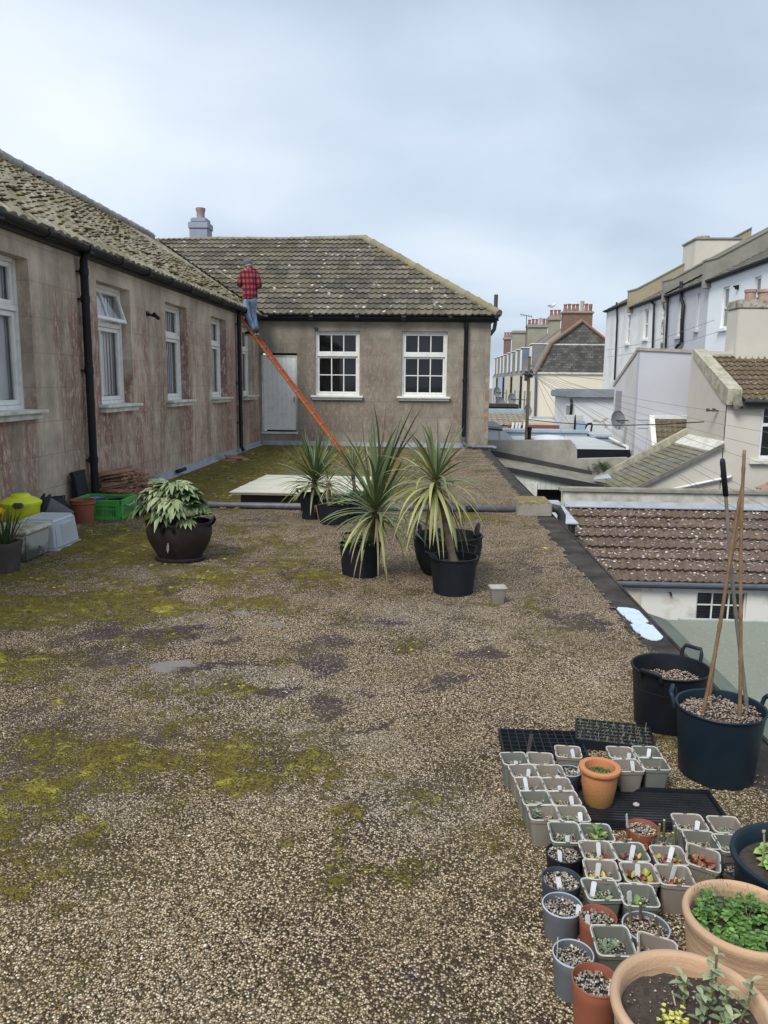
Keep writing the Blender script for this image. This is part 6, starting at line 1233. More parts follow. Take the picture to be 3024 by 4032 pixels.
b = MB(); rz0 = V(ty, 1000, 90, 'U').z; b.bbox((HX + .5, ty - .03, tpz - .3), (x1, ty + .3, rz0 - .05), .03); b.build('ridge_wall', m_oc, t_)
b = MB(); b.tube([(HX + .35, HY - .2, eave - .03), (x1, HY - .2, eave - .03)], .05, 10); b.box((HX + .32, HY - .15, eave - .2), (x1, HY - .002, eave - .04)); b.build('gutter', m_felt2, t_)
cy0 = 21.3; cx0 = V(cy0, 1345, 1310, 'T'); ct = V(cy0, 1360, 895, 'T'); cc = V(cy0, 1380, 790, 'T'); b = MB(); b.bbox((cx0.x, cy0, 2.0), (cx0.x + 1.7, cy0 + .8, ct.z), .02); cs = b.build('chimney_stack', m_cr, t_)
b = MB(); b.bbox((cx0.x - .03, cy0 - .03, ct.z), (cx0.x + 1.73, cy0 + .83, ct.z + .22), .02)
for k in range(15): b.blob((cx0.x + .05 + .12 * k, cy0 + .1, cc.z - .18), .12, (.9, 1.1, .95), 2, .18)
b.build('crown', mat('crumbling_mortar', (.40, .375, .31), (.17, .16, .13), 6, .95, .6, lo=.45, hi=.62), cs, smooth=True, auto=40)
for k, (x, dia) in enumerate(((1487, .14), (1640, .20))):
    p = V(cy0 + .35, x, 780, 'T'); b = MB(); b.lathe([(dia, p.z - .25), (dia * .95, p.z + .08), (dia * 1.1, p.z + .10), (dia * 1.1, p.z + .17), (dia * .8, p.z + .17), (dia * .75, p.z)], (p.x, p.y, 0), 14, close_bottom=False); b.build('chimney_pot', mat('dull_clay_pot', (.30, .17, .13), (.42, .33, .28), 6), cs, smooth=True, auto=40)
mp = lambda u, w, d: (u, HY + d, w); w0 = MB(); u0, u1 = w0x.x, w0x.x + 1.15; bar_frame(w0, mp, u0, u1, w1z, w0x.z, .075, .05, .12); zt_ = V(HY, 1600, 795, 'U').z; w0.bbox(mp(u0 + .076, zt_ - .04, .052), mp(u1 - .076, zt_ + .04, .118), .004); w = w0.build('window', mat('white_upvc', (.80, .82, .84), scale=20, rough=.35), t_)
b = MB(); b.add([mp(u0 + .05, w1z + .05, .09), mp(u1 - .05, w1z + .05, .09), mp(u1 - .05, w0x.z - .05, .09), mp(u0 + .05, w0x.z - .05, .09)], [(0, 1, 2, 3)]); b.build('pane', m_glass, w); b = MB(); b.bbox((u0 - .2, HY - .1, w1z - .12), (u1 + .1, HY + .05, w1z - .02), .01); b.build('sill', m_cill, w)
# lean-to with mossy slates against it
LX0, LX1, LY0, LY1, LZ0, LZ1 = 4.72, HX, 19.0, 21.62, -.98, .27
sl2 = (LZ1 - LZ0) / (LX1 - LX0); b = MB(); PL = math.atan(sl2); SLn = (LX1 - LX0) / math.cos(PL)
for k in range(17):
    v0, v1 = k * SLn / 17, (k + 1) * SLn / 17 + .01; y = LY0 - .05; off = (k % 2) * .15
    while y < LY1:
        y2 = min(y + .30 - (off if y < LY0 else 0), LY1); q = lambda v, yy, h: (LX0 + v * math.cos(PL) - h * math.sin(PL), yy, LZ0 + v * math.sin(PL) + h * math.cos(PL)); dz2 = random.uniform(-.004, .006)
        b.add([q(v0, y + .004, .004), q(v0, y2 - .004, .004), q(v1, y2 - .004, .003), q(v1, y + .004, .003), q(v0, y + .004, .022 + dz2), q(v0, y2 - .004, .022 + dz2)], [(4, 5, 2, 3), (0, 1, 5, 4), (0, 4, 3), (1, 2, 5)], random.random()); y = y2
lt = thing('slate_lean_to', 'lean-to with mossy green slate roof sloping down left from the cream house', 'building', (6, 19, 0))
b.build('roof', m_tiles('mossy_slates', (.15, .145, .13), (.24, .23, .20), (.22, .20, .12), (.17, .155, .03), .9, .15, .5), lt)
b = MB(); b.prism([(LX0 + .1, LY0, GZ), (LX0 + .1, LY0, LZ0 + .1 * sl2 - .03), (LX1 - .002, LY0, LZ1 - .04), (LX1 - .002, LY0, GZ)], (0, .2, 0)); b.build('wall', m_cr, lt)
b = MB(); b.prism([(LX0 - .05, LY0 - .09, LZ0 - .10), (LX1, LY0 - .09, LZ1 - .07), (LX1, LY0 - .09, LZ1 + .03), (LX0 - .05, LY0 - .09, LZ0 + .0)], (0, .08, 0)); b.build('verge', mat('dark_verge', (.12, .115, .10), (.2, .19, .16), 6), lt)
b = MB(); b.prism([(LX0 - .25, LY1, LZ0 - .4), (LX0 - .25, LY1, LZ0 + .02), (LX1, LY1, LZ1 + .22), (LX1, LY1, LZ1 - .4)], (0, .22, 0)); b.build('parapet', m_oc, lt)
b = MB(); b.prism([(HX - .35, LY0 - .06, LZ1 - .15), (HX - .004, LY0 - .06, LZ1 + .08), (HX - .004, LY0 - .06, LZ1 + .02), (HX - .35, LY0 - .06, LZ1 - .19)], (0, LY1 - LY0, 0)); b.build('flashing', m_cill, lt)
b = MB(); p, q = V(HY - .06, 735, 1418, 'U'), V(HY - .06, 1295, 1300, 'U'); b.tube([p, q, q + Vector((.03, .06, .02))], .035, 8); b.build('waste_pipe', m_white, lt, smooth=True)
t2 = tag(MB().tube([pl(0, HX - .25, 1065, 655, 'U'), pl(0, HX - .1, 1130, 655, 'U'), pl(0, HX, 1180, 658, 'U')], .022, 6).box(pl(0, HX - .25, 1060, 635, 'U'), pl(0, HX - .25, 1085, 668, 'U') + Vector((.05, .1, 0))).box(pl(0, HX - .12, 1118, 635, 'U'), pl(0, HX - .12, 1145, 668, 'U') + Vector((.05, .1, 0))).build('cable_bracket', mat('rusty_bracket', (.075, .04, .045))), 'rusty two insulator cable bracket on the cream house corner', 'bracket')
# -- lavender grey house ----------------------------------------------
t_ = thing('lavender_house', 'pale lavender rendered house wing with a sloping side wall, behind the cream house', 'house', (6.5, 22.5, 0)); VY, VX = 22.5, 5.86
vz = V(VY, 335, 72, 'U').z; vr = V(VY, 848, 92, 'U'); ye, ze = 25.3, 1.6; m_lav = mat('lavender_render', (.52, .525, .57), (.47, .475, .52), .7, .9, .1, 40); m_lav2 = mat('pale_side_render', (.62, .605, .595), (.53, .52, .515), 1.1, .9, .12, 30)
b = MB(); b.prism([(VX, VY, GZ), (VX, VY, vz), (8.4, VY, vz - .12), (8.4, VY, GZ)], (0, .25, 0)); b.build('wall', m_lav, t_)
vy0 = VX * 1.0; s0 = pl(0, VX, 195, 465, 'U'); s1 = pl(0, VX, 232, 700, 'U'); ya, yb = sorted((s0.y, s1.y)); yb = ya + .75; zb_, zt_ = s1.z, s0.z; b = MB()
b.prism([(VX, VY + .25, GZ), (VX, VY + .25, vz - .06), (VX, ye, ze), (VX, ye, GZ)], (.25, 0, 0)); b.build('side_wall', m_lav2, t_)
b = MB(); b.bbox((VX - .012, ya, zb_), (VX - .002, yb, zt_), .002); b.build('blind_window', mat('boarded_grey', (.30, .29, .30), (.26, .25, .26)), t_)
b = MB(); b.prism([(VX - .03, VY - .04, vz - .0), (VX - .03, VY - .04, vz + .08), (8.4, VY - .04, vz - .03), (8.4, VY - .04, vz - .11)], (0, .33, 0)); b.prism([(VX - .03, VY + .29, vz - .06), (VX - .03, ye + .1, ze - .02), (VX - .03, ye + .1, ze + .08), (VX - .03, VY + .29, vz + .06)], (.3, 0, 0)); b.build('coping', mat('worn_coping', (.42, .40, .36), (.28, .26, .22), 6, .9, .3), t_)
b = MB(); b.add([(VX + .25, VY + .25, vz - .1), (8.4, VY + .25, vz - .1), (8.4, ye, ze - .1), (VX + .25, ye, ze - .1)], [(0, 1, 2, 3)]); b.build('roof', m_t2, t_)
zz1 = V(VY, 338, 815, 'U').z; zz2 = V(VY, 338, 740, 'U').z; b = MB(); b.bbox((VX + .05, VY - .02, zz1 - .02), (VX + 1.2, VY - .002, zz1 + .01), .003); b.bbox((VX + .05, VY - .02, zz2 - .01), (VX + 1.2, VY - .002, zz2 + .01), .003); b.build('string_course', m_lav2, t_)
# small tiled porch roof with white cheek
q0, q1 = V(22.42, 512, 700, 'U'), V(22.42, 820, 755, 'U'); t2 = thing('tiled_porch', 'small mossy tiled porch roof with white cheek against the lavender wall', 'porch', (6.6, 22, 0)); PX0 = 6.32; zt_ = V(22.4, 530, 752, 'U').z; zb_ = zt_ - .85; yb_ = 21.9
b = MB(); PP = math.atan2(zt_ - zb_, 22.42 - yb_ - .02); sl3 = math.hypot(zt_ - zb_, 22.42 - yb_); tile_mesh(b, (PX0 + .02, yb_, zb_), (1, 0, 0), (0, math.cos(PP), math.sin(PP)), 1.3, sl3, .15, .16, .025, .025, 5, 2); b.build('roof', m_tiles('porch_tiles', (.12, .10, .07), (.18, .15, .11), (.2, .18, .1), (.09, .075, .02), .9, .3), t2, smooth=True, auto=40)
b = MB(); b.prism([(PX0 - .12, 22.46, GZ), (PX0 - .12, 22.46, q0.z), (PX0 - .12, 22.40, q0.z), (PX0 - .12, yb_ - .03, zb_ + .0), (PX0 - .12, yb_ - .03, GZ)], (.14, 0, 0)); b.bbox((PX0 - .1, 22.40, zt_ + .04), (8.0, 22.48, q0.z), .005); b.bbox((PX0 + .03, 21.95, GZ), (7.6, 22.1, zb_ - .02), .005); b.build('cheek', m_white, t2)
# satellite dish and AC
def dish(p, r, az, words, grp='satellite dishes on the houses', c=(.22, .24, .26), pole=(0.25, .1, 0)):
    t_ = thing('satellite_dish', words, 'satellite dish', tuple(p), group=grp); M_ = Matrix.Translation(p) @ Matrix.Rotation(az, 4, 'Z') @ Matrix.Rotation(R_(78), 4, 'X')
    b = MB(); pr = [(r * math.sin(a_), -r * 1.6 * (1 - math.cos(a_)) * -1) for a_ in (0.001, .2, .4, .6, .62)]; pr = [(r * k / 4 + .001, -r * .28 * (1 - (k / 4) ** 2)) for k in range(5)] + [(r * 1.02, .01), (r * .98, .015)]
    b.lathe(pr, (0, 0, 0), 22, 1, 1.08, close_bottom=False); b.v = [tuple(M_ @ Vector(q)) for q in b.v]; b.build('reflector', mat('dish_grey', c, tuple(v * .85 for v in c), 9, .5), t_, smooth=True)
    b = MB(); b.tube([M_ @ Vector((0, -r * .95, 0)), M_ @ Vector((0, -r * .3, r * .8))], r * .045, 5); b.box(M_ @ Vector((-.04 * r, -.3 * r, .75 * r)), M_ @ Vector((.14 * r, -.15 * r, .95 * r))); b.build('feed_arm', m_felt2, t_)
    b = MB(); b.tube([M_ @ Vector((0, 0, -r * .28)), Vector(p) + Vector(pole) * .6, Vector(p) + Vector(pole)], r * .07, 6); b.build('bracket', m_felt2, t_)
p = pl(0, VX - .32, 1475, 425, 'H'); dish(p, .26, .5, 'large grey satellite dish on the side of the lavender house', pole=(.32, .05, -.02))
# -- flat roofs, white extension, pole in the middle distance ----------
t_ = thing('flat_roof_block', 'pale grey flat roof with dark fascia behind the stepped yard wall', 'building', (4.5, 24, 0)); fz_ = -.20
b = MB(); b.box((1.2, 22.75, fz_ - .10), (VX - .02, 28.4, fz_)); b.build('roof', mat('pale_grey_roof', (.50, .52, .52), (.40, .42, .42), 1.5, .6, .1), t_); b = MB(); b.box((1.2, 22.71, fz_ - .29), (VX - .05, 22.748, fz_ + .005)); b.build('fascia', m_black, t_)
b = MB(); b.box((1.3, 22.8, GZ), (VX - .06, 28.3, fz_ - .101)); b.build('wall', m_cr, t_); b = MB(); p, q = pl(0, VX - .06, 1385, 620, 'H'), pl(0, VX - .06, 1580, 720, 'H'); b.tube([p, q, q - Vector((0, 0, .25))], .04, 8); b.build('pipe', m_white, t_)
yb_ = 28.4; p0, p1, p2 = V(yb_, 255, 530, 'H'), V(yb_, 1142, 600, 'H'), V(yb_, 1365, 612, 'H'); m_bg = mat('blue_grey_capping', (.27, .34, .40), (.34, .41, .46), 2, .5, .05)
tag(MB().bbox((1.5, yb_, fz_ - .2), (p1.x, yb_ + .9, p0.z - .10), .02).bbox((1.5, yb_ - .06, p0.z - .099), (p1.x + .04, yb_ + .95, p0.z - .0), .02).build('roof_parapet', m_bg), 'long blue grey capped roof edge beyond the dome rooflight', 'parapet')
tag(MB().bbox((p1.x + .06, yb_ - .5, fz_ - .2), (p2.x + .4, yb_ + .4, p0.z - .22), .02).bbox((p1.x + .05, yb_ - .55, p0.z - .219), (p2.x + .4, yb_ + .4, p0.z - .13), .02).build('roof_parapet', m_bg), 'short blue grey capped roof edge beside the lavender house', 'parapet')
p = V(23.6, 725, 628, 'H'); t_ = thing('dome_rooflight', 'white dome rooflight on the pale flat roof', 'rooflight', (p.x, 23.6, fz_)); b = MB(); b.bbox((p.x - .72, 23.2, fz_), (p.x + .72, 24.2, fz_ + .12), .02); b.build('kerb', m_bg, t_)
b = MB(); b.lathe([(.66, 0), (.62, .08), (.5, .16), (.3, .21), (.001, .23)], (p.x, 23.7, fz_ + .12), 24, 1, .7, close_bottom=False); b.build('dome', mat('milky_dome', (.72, .74, .80), (.64, .66, .72), 3, .3), t_, smooth=True)
p = V(23.3, 508, 628, 'H'); q = V(23.3, 512, 502, 'H'); tag(MB().tube([(p.x, 23.3, fz_), (p.x, 23.3, q.z)], .055, 10).tube([(p.x, 23.3, q.z - .1), (p.x, 23.3, q.z)], .07, 10).build('flue_pipe', m_black, smooth=True, auto=40), 'short black flue pipe rising from the flat roof in front of the pole', 'flue')
# white boarded lantern end, left
Yq = 23.0; t_ = thing('roof_lantern', 'white panelled roof lantern end with dark hipped top beside the terrace corner', 'rooflight', (2, Yq, 0)); A_ = [V(Yq, *k, 'H') for k in ((-60, 645), (355, 645), (225, 530), (-60, 505))]
b = MB(); b.prism(A_, (0, .1, 0)); b.build('panel', mat('white_panels', (.74, .76, .80), (.66, .68, .72), 2), t_); b = MB(); k0, k1, k2, k3 = [V(Yq - .04, *k, 'H') for k in ((-60, 508), (215, 528), (225, 540), (-60, 520))]; b.prism([k0, k1, k2, k3], (0, .3, 0)); b.build('flashing', m_felt2, t_)
b = MB(); b.prism([V(Yq, -60, 500, 'H'), V(Yq, 215, 520, 'H'), V(Yq + 1.4, 150, 470, 'H'), V(Yq + 1.4, -60, 415, 'H')], (0, 0, .05)); b.build('hip', mat('grey_hip', (.36, .37, .37), scale=3), t_)
for s_ in ((190, 545, 205, 640), ): a_, c_ = V(Yq - .03, s_[0], s_[1], 'H'), V(Yq - .03, s_[2], s_[3], 'H'); MB().box((a_.x, Yq - .03, c_.z), (c_.x, Yq - .002, a_.z)).build('mullion', m_white, t_)
# white extension
Yw = 33.; a_, c_ = V(Yw, 1000, 185, 'H'), V(Yw, 1385, 555, 'H'); t_ = thing('white_extension', 'small white rendered flat roofed extension with cracked patch of render', 'building', (7, Yw, 0)); zt_ = a_.z
b = MB(); b.box((a_.x, Yw, GZ), (9.5, Yw + 5, zt_)); b.build('wall', mat('white_render', (.66, .68, .68), (.56, .57, .57), .8, .85, .15), t_); b = MB(); b.bbox((a_.x - .22, Yw - .2, zt_ + .002), (9.6, Yw + 5, zt_ + .30), .04); b.bbox((a_.x - .02, Yw - .1, zt_ + .301), (9.6, Yw + 5, V(Yw, 1000, 105, 'H').z), .05); b.build('roof', mat('grey_leadwork', (.19, .21, .23), (.26, .28, .30), 3, .7), t_)
b = MB(); x_ = pl(0, a_.x, 1015, 190, 'H'); b.bbox((a_.x - .03, Yw + .6, zt_ - 1.6), (a_.x - .002, Yw + 1.7, zt_ - .25), .004); w = b.build('window', m_white, t_); b = MB(); b.bbox((a_.x - .04, Yw + .7, zt_ - 1.5), (a_.x - .031, Yw + 1.6, zt_ - .95), .002); b.bbox((a_.x - .04, Yw + .7, zt_ - .88), (a_.x - .031, Yw + 1.6, zt_ - .35), .002); b.build('pane', mat('dull_pane', (.30, .33, .36), rough=.2), w)
b = MB(); cp = [V(Yw - .012, *k, 'H') for k in ((1195, 430), (1230, 415), (1290, 440), (1330, 405), (1372, 400), (1350, 425), (1318, 445), (1365, 490), (1345, 515), (1310, 450), (1260, 440), (1205, 445))]; b.prism(cp, (0, .01, 0)); b.build('bare_patch', mat('bare_brick_patch', (.48, .43, .35), (.35, .3, .24), 8), t_)
b = MB(); b.tube([V(Yw - .1, 965, 170, 'H'), V(Yw - .1, 970, 260, 'H'), V(Yw - .1, 962, 370, 'H')], .06, 6); b.build('downpipe', m_black, t_)
Yl = 29.6; a_, c_ = V(Yl, 840, 560, 'H'), V(Yl, 1100, 375, 'H'); a2 = V(Yl, 880, 380, 'H'); t_ = tag(MB().prism([(a_.x, Yl, GZ), (a_.x, Yl, a_.z), (a2.x, Yl, c_.z), (c_.x, Yl, c_.z), (c_.x, Yl, GZ)], (0, .3, 0)).build('garden_wall', mat('whitewashed_wall', (.56, .56, .53), (.40, .40, .37), 1.5, .9, .3)), 'whitewashed sloping garden wall behind the air conditioning unit', 'wall')
Yc = 29.2; a_, c_ = V(Yc, 995, 553, 'H'), V(Yc, 1103, 433, 'H'); t_ = thing('air_conditioning_unit', 'grey air conditioning unit with a round fan on the flat roof edge', 'air conditioner', (a_.x, Yc, a_.z)); wx = c_.x - a_.x
b = MB(); b.bbox((a_.x, Yc - .35, a_.z), (c_.x, Yc, c_.z), .02); b.build('case', mat('ac_case', (.30, .36, .44), (.26, .32, .40), 5, .5), t_)
b = MB(); ac = Vector((a_.x - .012, Yc - .175, (a_.z + c_.z) / 2)); 
for k in range(5): b.tube([ac + Vector((0, .03 * (k + 1) * math.cos(q), .085 * (k + 1) * math.sin(q))) for q in [i / 16 * TAU for i in range(17)]], .012, 5)
b.build('fan_grille', m_black, t_); b = MB(); b.box((a_.x - .1, Yc - .4, a_.z - .06), (c_.x + .05, Yc + .05, a_.z - .002)); b.build('base', m_felt2, t_); b = MB(); b.tube([V(Yc, *k, 'H') for k in ((1100, 545), (1145, 465), (1185, 462), (1192, 480), (1180, 550))], .035, 6); b.build('pipe', m_black, t_)
# low tiled roof, red wall, cream roof
Yr = 42.; P4 = [V(Yr, -80, 480, 'H'), V(Yr, 482, 470, 'H'), V(Yr + 2.5, 462, 350, 'H'), V(Yr + 2.5, -80, 350, 'H')]; t_ = thing('low_house', 'low building with brown pantile roof and blue grey flat roof beyond the pole', 'building', (3, Yr, 0))
b = MB(); d_ = (P4[3] - P4[0]); tile_mesh(b, P4[0], (1, 0, 0), (0, d_.y, d_.z), P4[1].x - P4[0].x, d_.length, .3, .38, .05, .04, 4, 1); b.build('roof', m_tiles('faded_pantiles', (.24, .21, .17), (.34, .31, .25), (.3, .28, .2), (.2, .17, .1), .4, .3), t_, smooth=True, auto=40)
b = MB(); b.box((P4[0].x, Yr + .05, GZ), (P4[1].x - .05, Yr + 2.4, P4[0].z - .03)); b.build('wall', m_ow, t_); u_, v_ = V(Yr + 2.6, -80, 345, 'H'), V(Yr + 2.6, 462, 310, 'H'); b = MB(); b.bbox((u_.x, Yr + 2.55, GZ), (v_.x, Yr + 6, v_.z), .05); b.build('flat_roof', m_bg, t_); b = MB(); p = V(Yr + 4, 400, 285, 'H'); b.bbox((u_.x, Yr + 3.5, v_.z), (p.x, Yr + 6, v_.z + .25), .1); b.build('upper_roof', m_felt, t_)
Yr = 36.; u_, v_ = V(Yr, 280, 535, 'H'), V(Yr, 848, 485, 'H'); t_ = thing('red_brick_wall', 'red brown painted low wall with white plastic bits along it', 'wall', (5, Yr, 0)); b = MB(); b.bbox((u_.x, Yr, GZ), (v_.x, Yr + .3, v_.z), .02); b.build('wall', mat('red_paint', (.22, .075, .065), (.17, .06, .05), 4, .85), t_)
b = MB()
for x_ in (325, 365, 400, 450): a_ = V(Yr - .1, x_, 520, 'H'); b.tube([a_, a_ + Vector((.05, 0, .28))], .06, 6)
b.build('white_hooks', m_white, t_); b = MB(); Yq = 38; u_, v_ = V(Yq, 520, 480, 'H'), V(Yq, 855, 440, 'H'); tag(MB().bbox((u_.x, Yq, GZ), (v_.x, Yq + 3, v_.z), .1).build('cream_flat_roof', mat('cream_felt', (.55, .50, .38), (.46, .42, .33), 1.5)), 'low cream coloured flat roof behind the red wall', 'building'); Yq = 46; u_, v_ = V(Yq, 580, 440, 'H'), V(Yq, 880, 405, 'H'); tag(MB().bbox((u_.x, Yq, GZ), (v_.x, Yq + 2, v_.z), .05).build('blue_flat_roof', m_bg), 'thin blue grey flat roof at the foot of the cream gable wall', 'building')
# -- telegraph pole and wires -----------------------------------------
Yp = 24.4; ptop, pbot = V(Yp, 512, 715, 'N'), V(Yp, 508, 600, 'H'); t_ = thing('telegraph_pole', 'wooden telegraph pole with wires fanning out to the houses', 'telegraph pole', (ptop.x, Yp, fz_)); b = MB(); b.tube([(ptop.x, Yp, fz_ - .15), (ptop.x, Yp, ptop.z)], [.055, .045], 12); b.build('pole', mat('pole_wood', (.17, .14, .095), (.11, .09, .06), 5, .9, .3), t_, smooth=True, auto=40)
b = MB(); b.tube([(ptop.x - .2, Yp - .1, ptop.z - .5), (ptop.x + .22, Yp - .1, ptop.z - .5)], .03, 6); b.box((ptop.x - .13, Yp - .1, ptop.z - .7), (ptop.x - .05, Yp + .06, ptop.z - .4)); b.box((ptop.x + .05, Yp - .1, ptop.z - .6), (ptop.x + .12, Yp + .06, ptop.z - .4)); b.build('terminal_box', m_felt2, t_); b = MB(); b.blob((ptop.x, Yp, ptop.z + .01), .05, (1, 1, .8)); b.build('cap', m_black, t_)
m_wire = mat('wire', (.17, .17, .18), rough=.6); WR = [((3024, 2103), 11.0, 'lowest front wire dropping across the brown tiled roof'), ((3024, 2080), 12.5, 'second lowest wire crossing the parapet of the brown tiled roof'), ((3024, 2000), 13., 'wire passing over the brown roof parapet to the right'), ((3024, 1960), 14., 'wire crossing just above the brown roof parapet'), ((3024, 1832), 14.5, 'wire across the lower cream house wall'), ((3024, 1765), 15, 'wire across the middle of the cream house wall'), ((3024, 1703), 15.5, 'wire running to the cream house window'), ((3024, 1640), 16, 'highest wire in front of the cream house')]
src = Vector((ptop.x, Yp - .15, ptop.z - .45))
for k, ((x, y), Y, words) in enumerate(WR):
    e_ = V(Y, x, y); pts_ = []
    for i in range(25): f = i / 24; pts_.append(src.lerp(e_, f) - Vector((0, 0, .9 * f * (1 - f) * (.35 + .05 * k))))
    pts_.append(e_ + (e_ - src) * .12); tag(MB().tube(pts_, .0042, 5, caps=False).build('overhead_wire', m_wire), words, 'wire', 'overhead wires from the telegraph pole')
a_, c_ = V(24.2, 500, 420, 'H'), V(18.7, 1040, 765, 'U'); tag(MB().tube([a_] + [a_.lerp(c_, f) - Vector((0, 0, .5 * f * (1 - f))) for f in (.2, .4, .6, .8)] + [c_], .013, 5, caps=False).build('overhead_wire', m_black), 'thick black cable crossing level in front of the satellite dish', 'wire', 'overhead wires from the telegraph pole')
for k, (a1, a2) in enumerate((((1140, 1010), (700, 1205)), ((1340, 1075), (820, 1260)))):
    p, q = V(33, *a1, 'T'), V(40, 100, 1300 + 70 * k, 'T'); tag(MB().tube([p, (p + q) / 2 - Vector((0, 0, .2)), q], .009, 5, caps=False).build('overhead_wire', m_wire), ['upper thin wire slung across the white terrace', 'lower thin wire slung across the white terrace'][k], 'wire', 'wires across the white terrace')
for k, ((x0, y0), (x1_, y1_)) in enumerate((((545, 800), (1330, 960)), ((545, 790), (1330, 1110)), ((545, 800), (1000, 1500)), ((545, 805), (900, 1600)))):
    p = V(24.2, x0 - 20, y0, 'N'); q = V(22.7 - .2 * k, x1_, y1_, 'N'); tag(MB().tube([p, (p + q) / 2 - Vector((0, 0, .08)), q], .006, 5, caps=False).build('overhead_wire', m_wire), ['uppermost wire across the cream gable wall', 'second wire down across the cream gable wall', 'steep wire falling past the air conditioning unit', 'steepest wire falling towards the dome rooflight'][k], 'wire', 'wires across the cream gable wall')
# -- white terrace, right ---------------------------------------------
TX = 12.0; m_tw = mat('terrace_white', (.80, .82, .84), (.72, .74, .76), .5, .8, .08); m_tw2 = mat('dirty_white', (.74, .75, .73), (.56, .56, .53), .9, .85, .1, lo=.42, hi=.72); m_tl = mat('terrace_lilac', (.50, .50, .53), (.45, .45, .48), .5, .85, .08)
m_rs = m_tiles('terrace_slates', (.17, .165, .155), (.25, .24, .22), (.30, .27, .16), (.2, .17, .06), .5, .2); m_pt = mat('tan_parapet', (.36, .31, .20), (.26, .23, .16), 1.2, .9, .2); m_pg = mat('grey_parapet', (.27, .26, .23), (.18, .175, .15), 1.2, .9, .2)
m_pane = mat('grey_pane', (.16, .18, .20), (.24, .26, .28), .8, .15, 0)
PT = R_(28)
def terrace(y0, y1, ez0, wm, words, wins, name='terraced_house', par=None, pm=None, h_par=.75, eave_m=None):
    """house with its front on the plane x = TX facing left; wins = (y centre, z low, z high, width)"""
    t_ = thing(name, words, 'house', (TX, y0, 0), group='white terraced houses at right'); b = MB(); hs = [(c_ - w / 2, c_ + w / 2, lo, hi) for c_, lo, hi, w in wins]
    holed_wall(b, y0, y1, GZ - 3, ez0, hs, lambda u, w, d: (TX + d, u, w), .16); b.add([(TX, y0, GZ), (TX, y0, ez0), (TX + 9, y0, ez0 + 4), (TX + 9, y0, GZ)], [(0, 1, 2, 3)]); b.add([(TX, y1, GZ), (TX, y1, ez0), (TX + 6, y1, ez0 + 3), (TX + 6, y1, GZ)], [(0, 1, 2, 3)]); b.build('wall', wm, t_)
    b = MB(); tile_mesh(b, (TX - .2, y1, ez0 + .06), (0, -1, 0), (math.cos(PT), 0, math.sin(PT)), y1 - y0, 7.2, .5, .3, .012, .03, 2, 1); b.build('roof', m_rs, t_)
    b = MB(); b.tube([(TX - .22, y0, ez0 + .03), (TX - .22, y1, ez0 + .03)], .055, 8); b.box((TX - .16, y0 + .02, ez0 - .05), (TX - .002, y1 - .02, ez0 + .04)); b.build('gutter', m_black, t_)
    for c_, lo, hi, w in wins:
        mp = lambda u, z, d: (TX + d, u, z); wd = MB(); u0, u1 = c_ - w / 2, c_ + w / 2; bar_frame(wd, mp, u0, u1, lo, hi, .085, .07, .15); mz = (lo + hi) / 2 - .05; wd.bbox(mp(u0 + .086, mz, .072), mp(u1 - .086, mz + .09, .148), .004); wo = wd.build('window', m_white, t_)
        b = MB(); b.add([mp(u0 + .05, lo + .05, .11), mp(u1 - .05, lo + .05, .11), mp(u1 - .05, hi - .05, .11), mp(u0 + .05, hi - .05, .11)], [(0, 1, 2, 3)]); b.build('pane', m_pane, wo); b = MB(); b.bbox(mp(u0 - .12, lo - .13, -.12), mp(u1 + .12, lo - .002, .1), .01); b.build('sill', wm, wo)
    if par:   # party wall rising with the roof at the near end y0
        b = MB(); z0 = ez0 - .25; L = 6.5; b.prism([(TX - .28, y1 - .18, z0), (TX - .28, y1 - .18, ez0 + h_par), (TX + .15, y1 - .18, ez0 + h_par + .12), (TX + L, y1 - .18, ez0 + h_par + .12 + L * math.tan(PT)), (TX + L, y1 - .18, z0)], (0, .36, 0)); b.build('party_wall', pm or m_pt, t_)
        b = MB(); b.prism([(TX - .31, y1 - .23, ez0 + h_par + .002), (TX - .31, y1 - .23, ez0 + h_par + .08), (TX + .15, y1 - .23, ez0 + h_par + .20), (TX + L, y1 - .23, ez0 + h_par + .20 + L * math.tan(PT)), (TX + L, y1 - .23, ez0 + h_par + .122 + L * math.tan(PT)), (TX + .15, y1 - .23, ez0 + h_par + .122)], (0, .46, 0)); b.build('coping', m_pg, t_)
    return t_
def wy_(x, y, z='T'): return pl(0, TX, x, y, z)
def wspec(xl, xr, yt, yb, w=None): a_, c_ = wy_(xr, yt), wy_(xl, yb); c = (a_.y + c_.y) / 2; t_ = wy_((xl + xr) / 2, yt).z; l_ = wy_((xl + xr) / 2, yb).z; return (c, l_, t_, w or abs(c_.y - a_.y))
e3 = wy_(1095, 640); e2 = wy_(690, 770); e1 = wy_(345, 880); e0 = wy_(130, 880)
h4 = terrace(24.0, e3.y, e3.z - .02, m_tw, 'bright white terraced house nearest, partly behind the chimney', [wspec(1195, 1288, 690, 1085), wspec(1500, 1596, 590, 960)], par=True, pm=m_pg, h_par=.85)
h3 = terrace(e3.y, e2.y, (e3.z + e2.z) / 2 - .05, m_tl, 'lilac grey terraced house with a thick black soil pipe', [wspec(770, 850, 800, 1165), wspec(955, 1005, 755, 1100)], par=True, pm=m_pg, h_par=.75)
h2 = terrace(e2.y, e1.y, (e2.z + e1.z) / 2 - .05, m_tw2, 'dingy white terraced house with a peeling pipe, between lilac house and end house', [wspec(447, 506, 905, 1190)], par=True, pm=m_pt, h_par=.95)
h1 = terrace(e1.y, e0.y + 1.0, (e1.z + e0.z) / 2 + .02, m_tw2, 'farthest white terraced house at the end of the row', [wspec(283, 328, 960, 1235)])
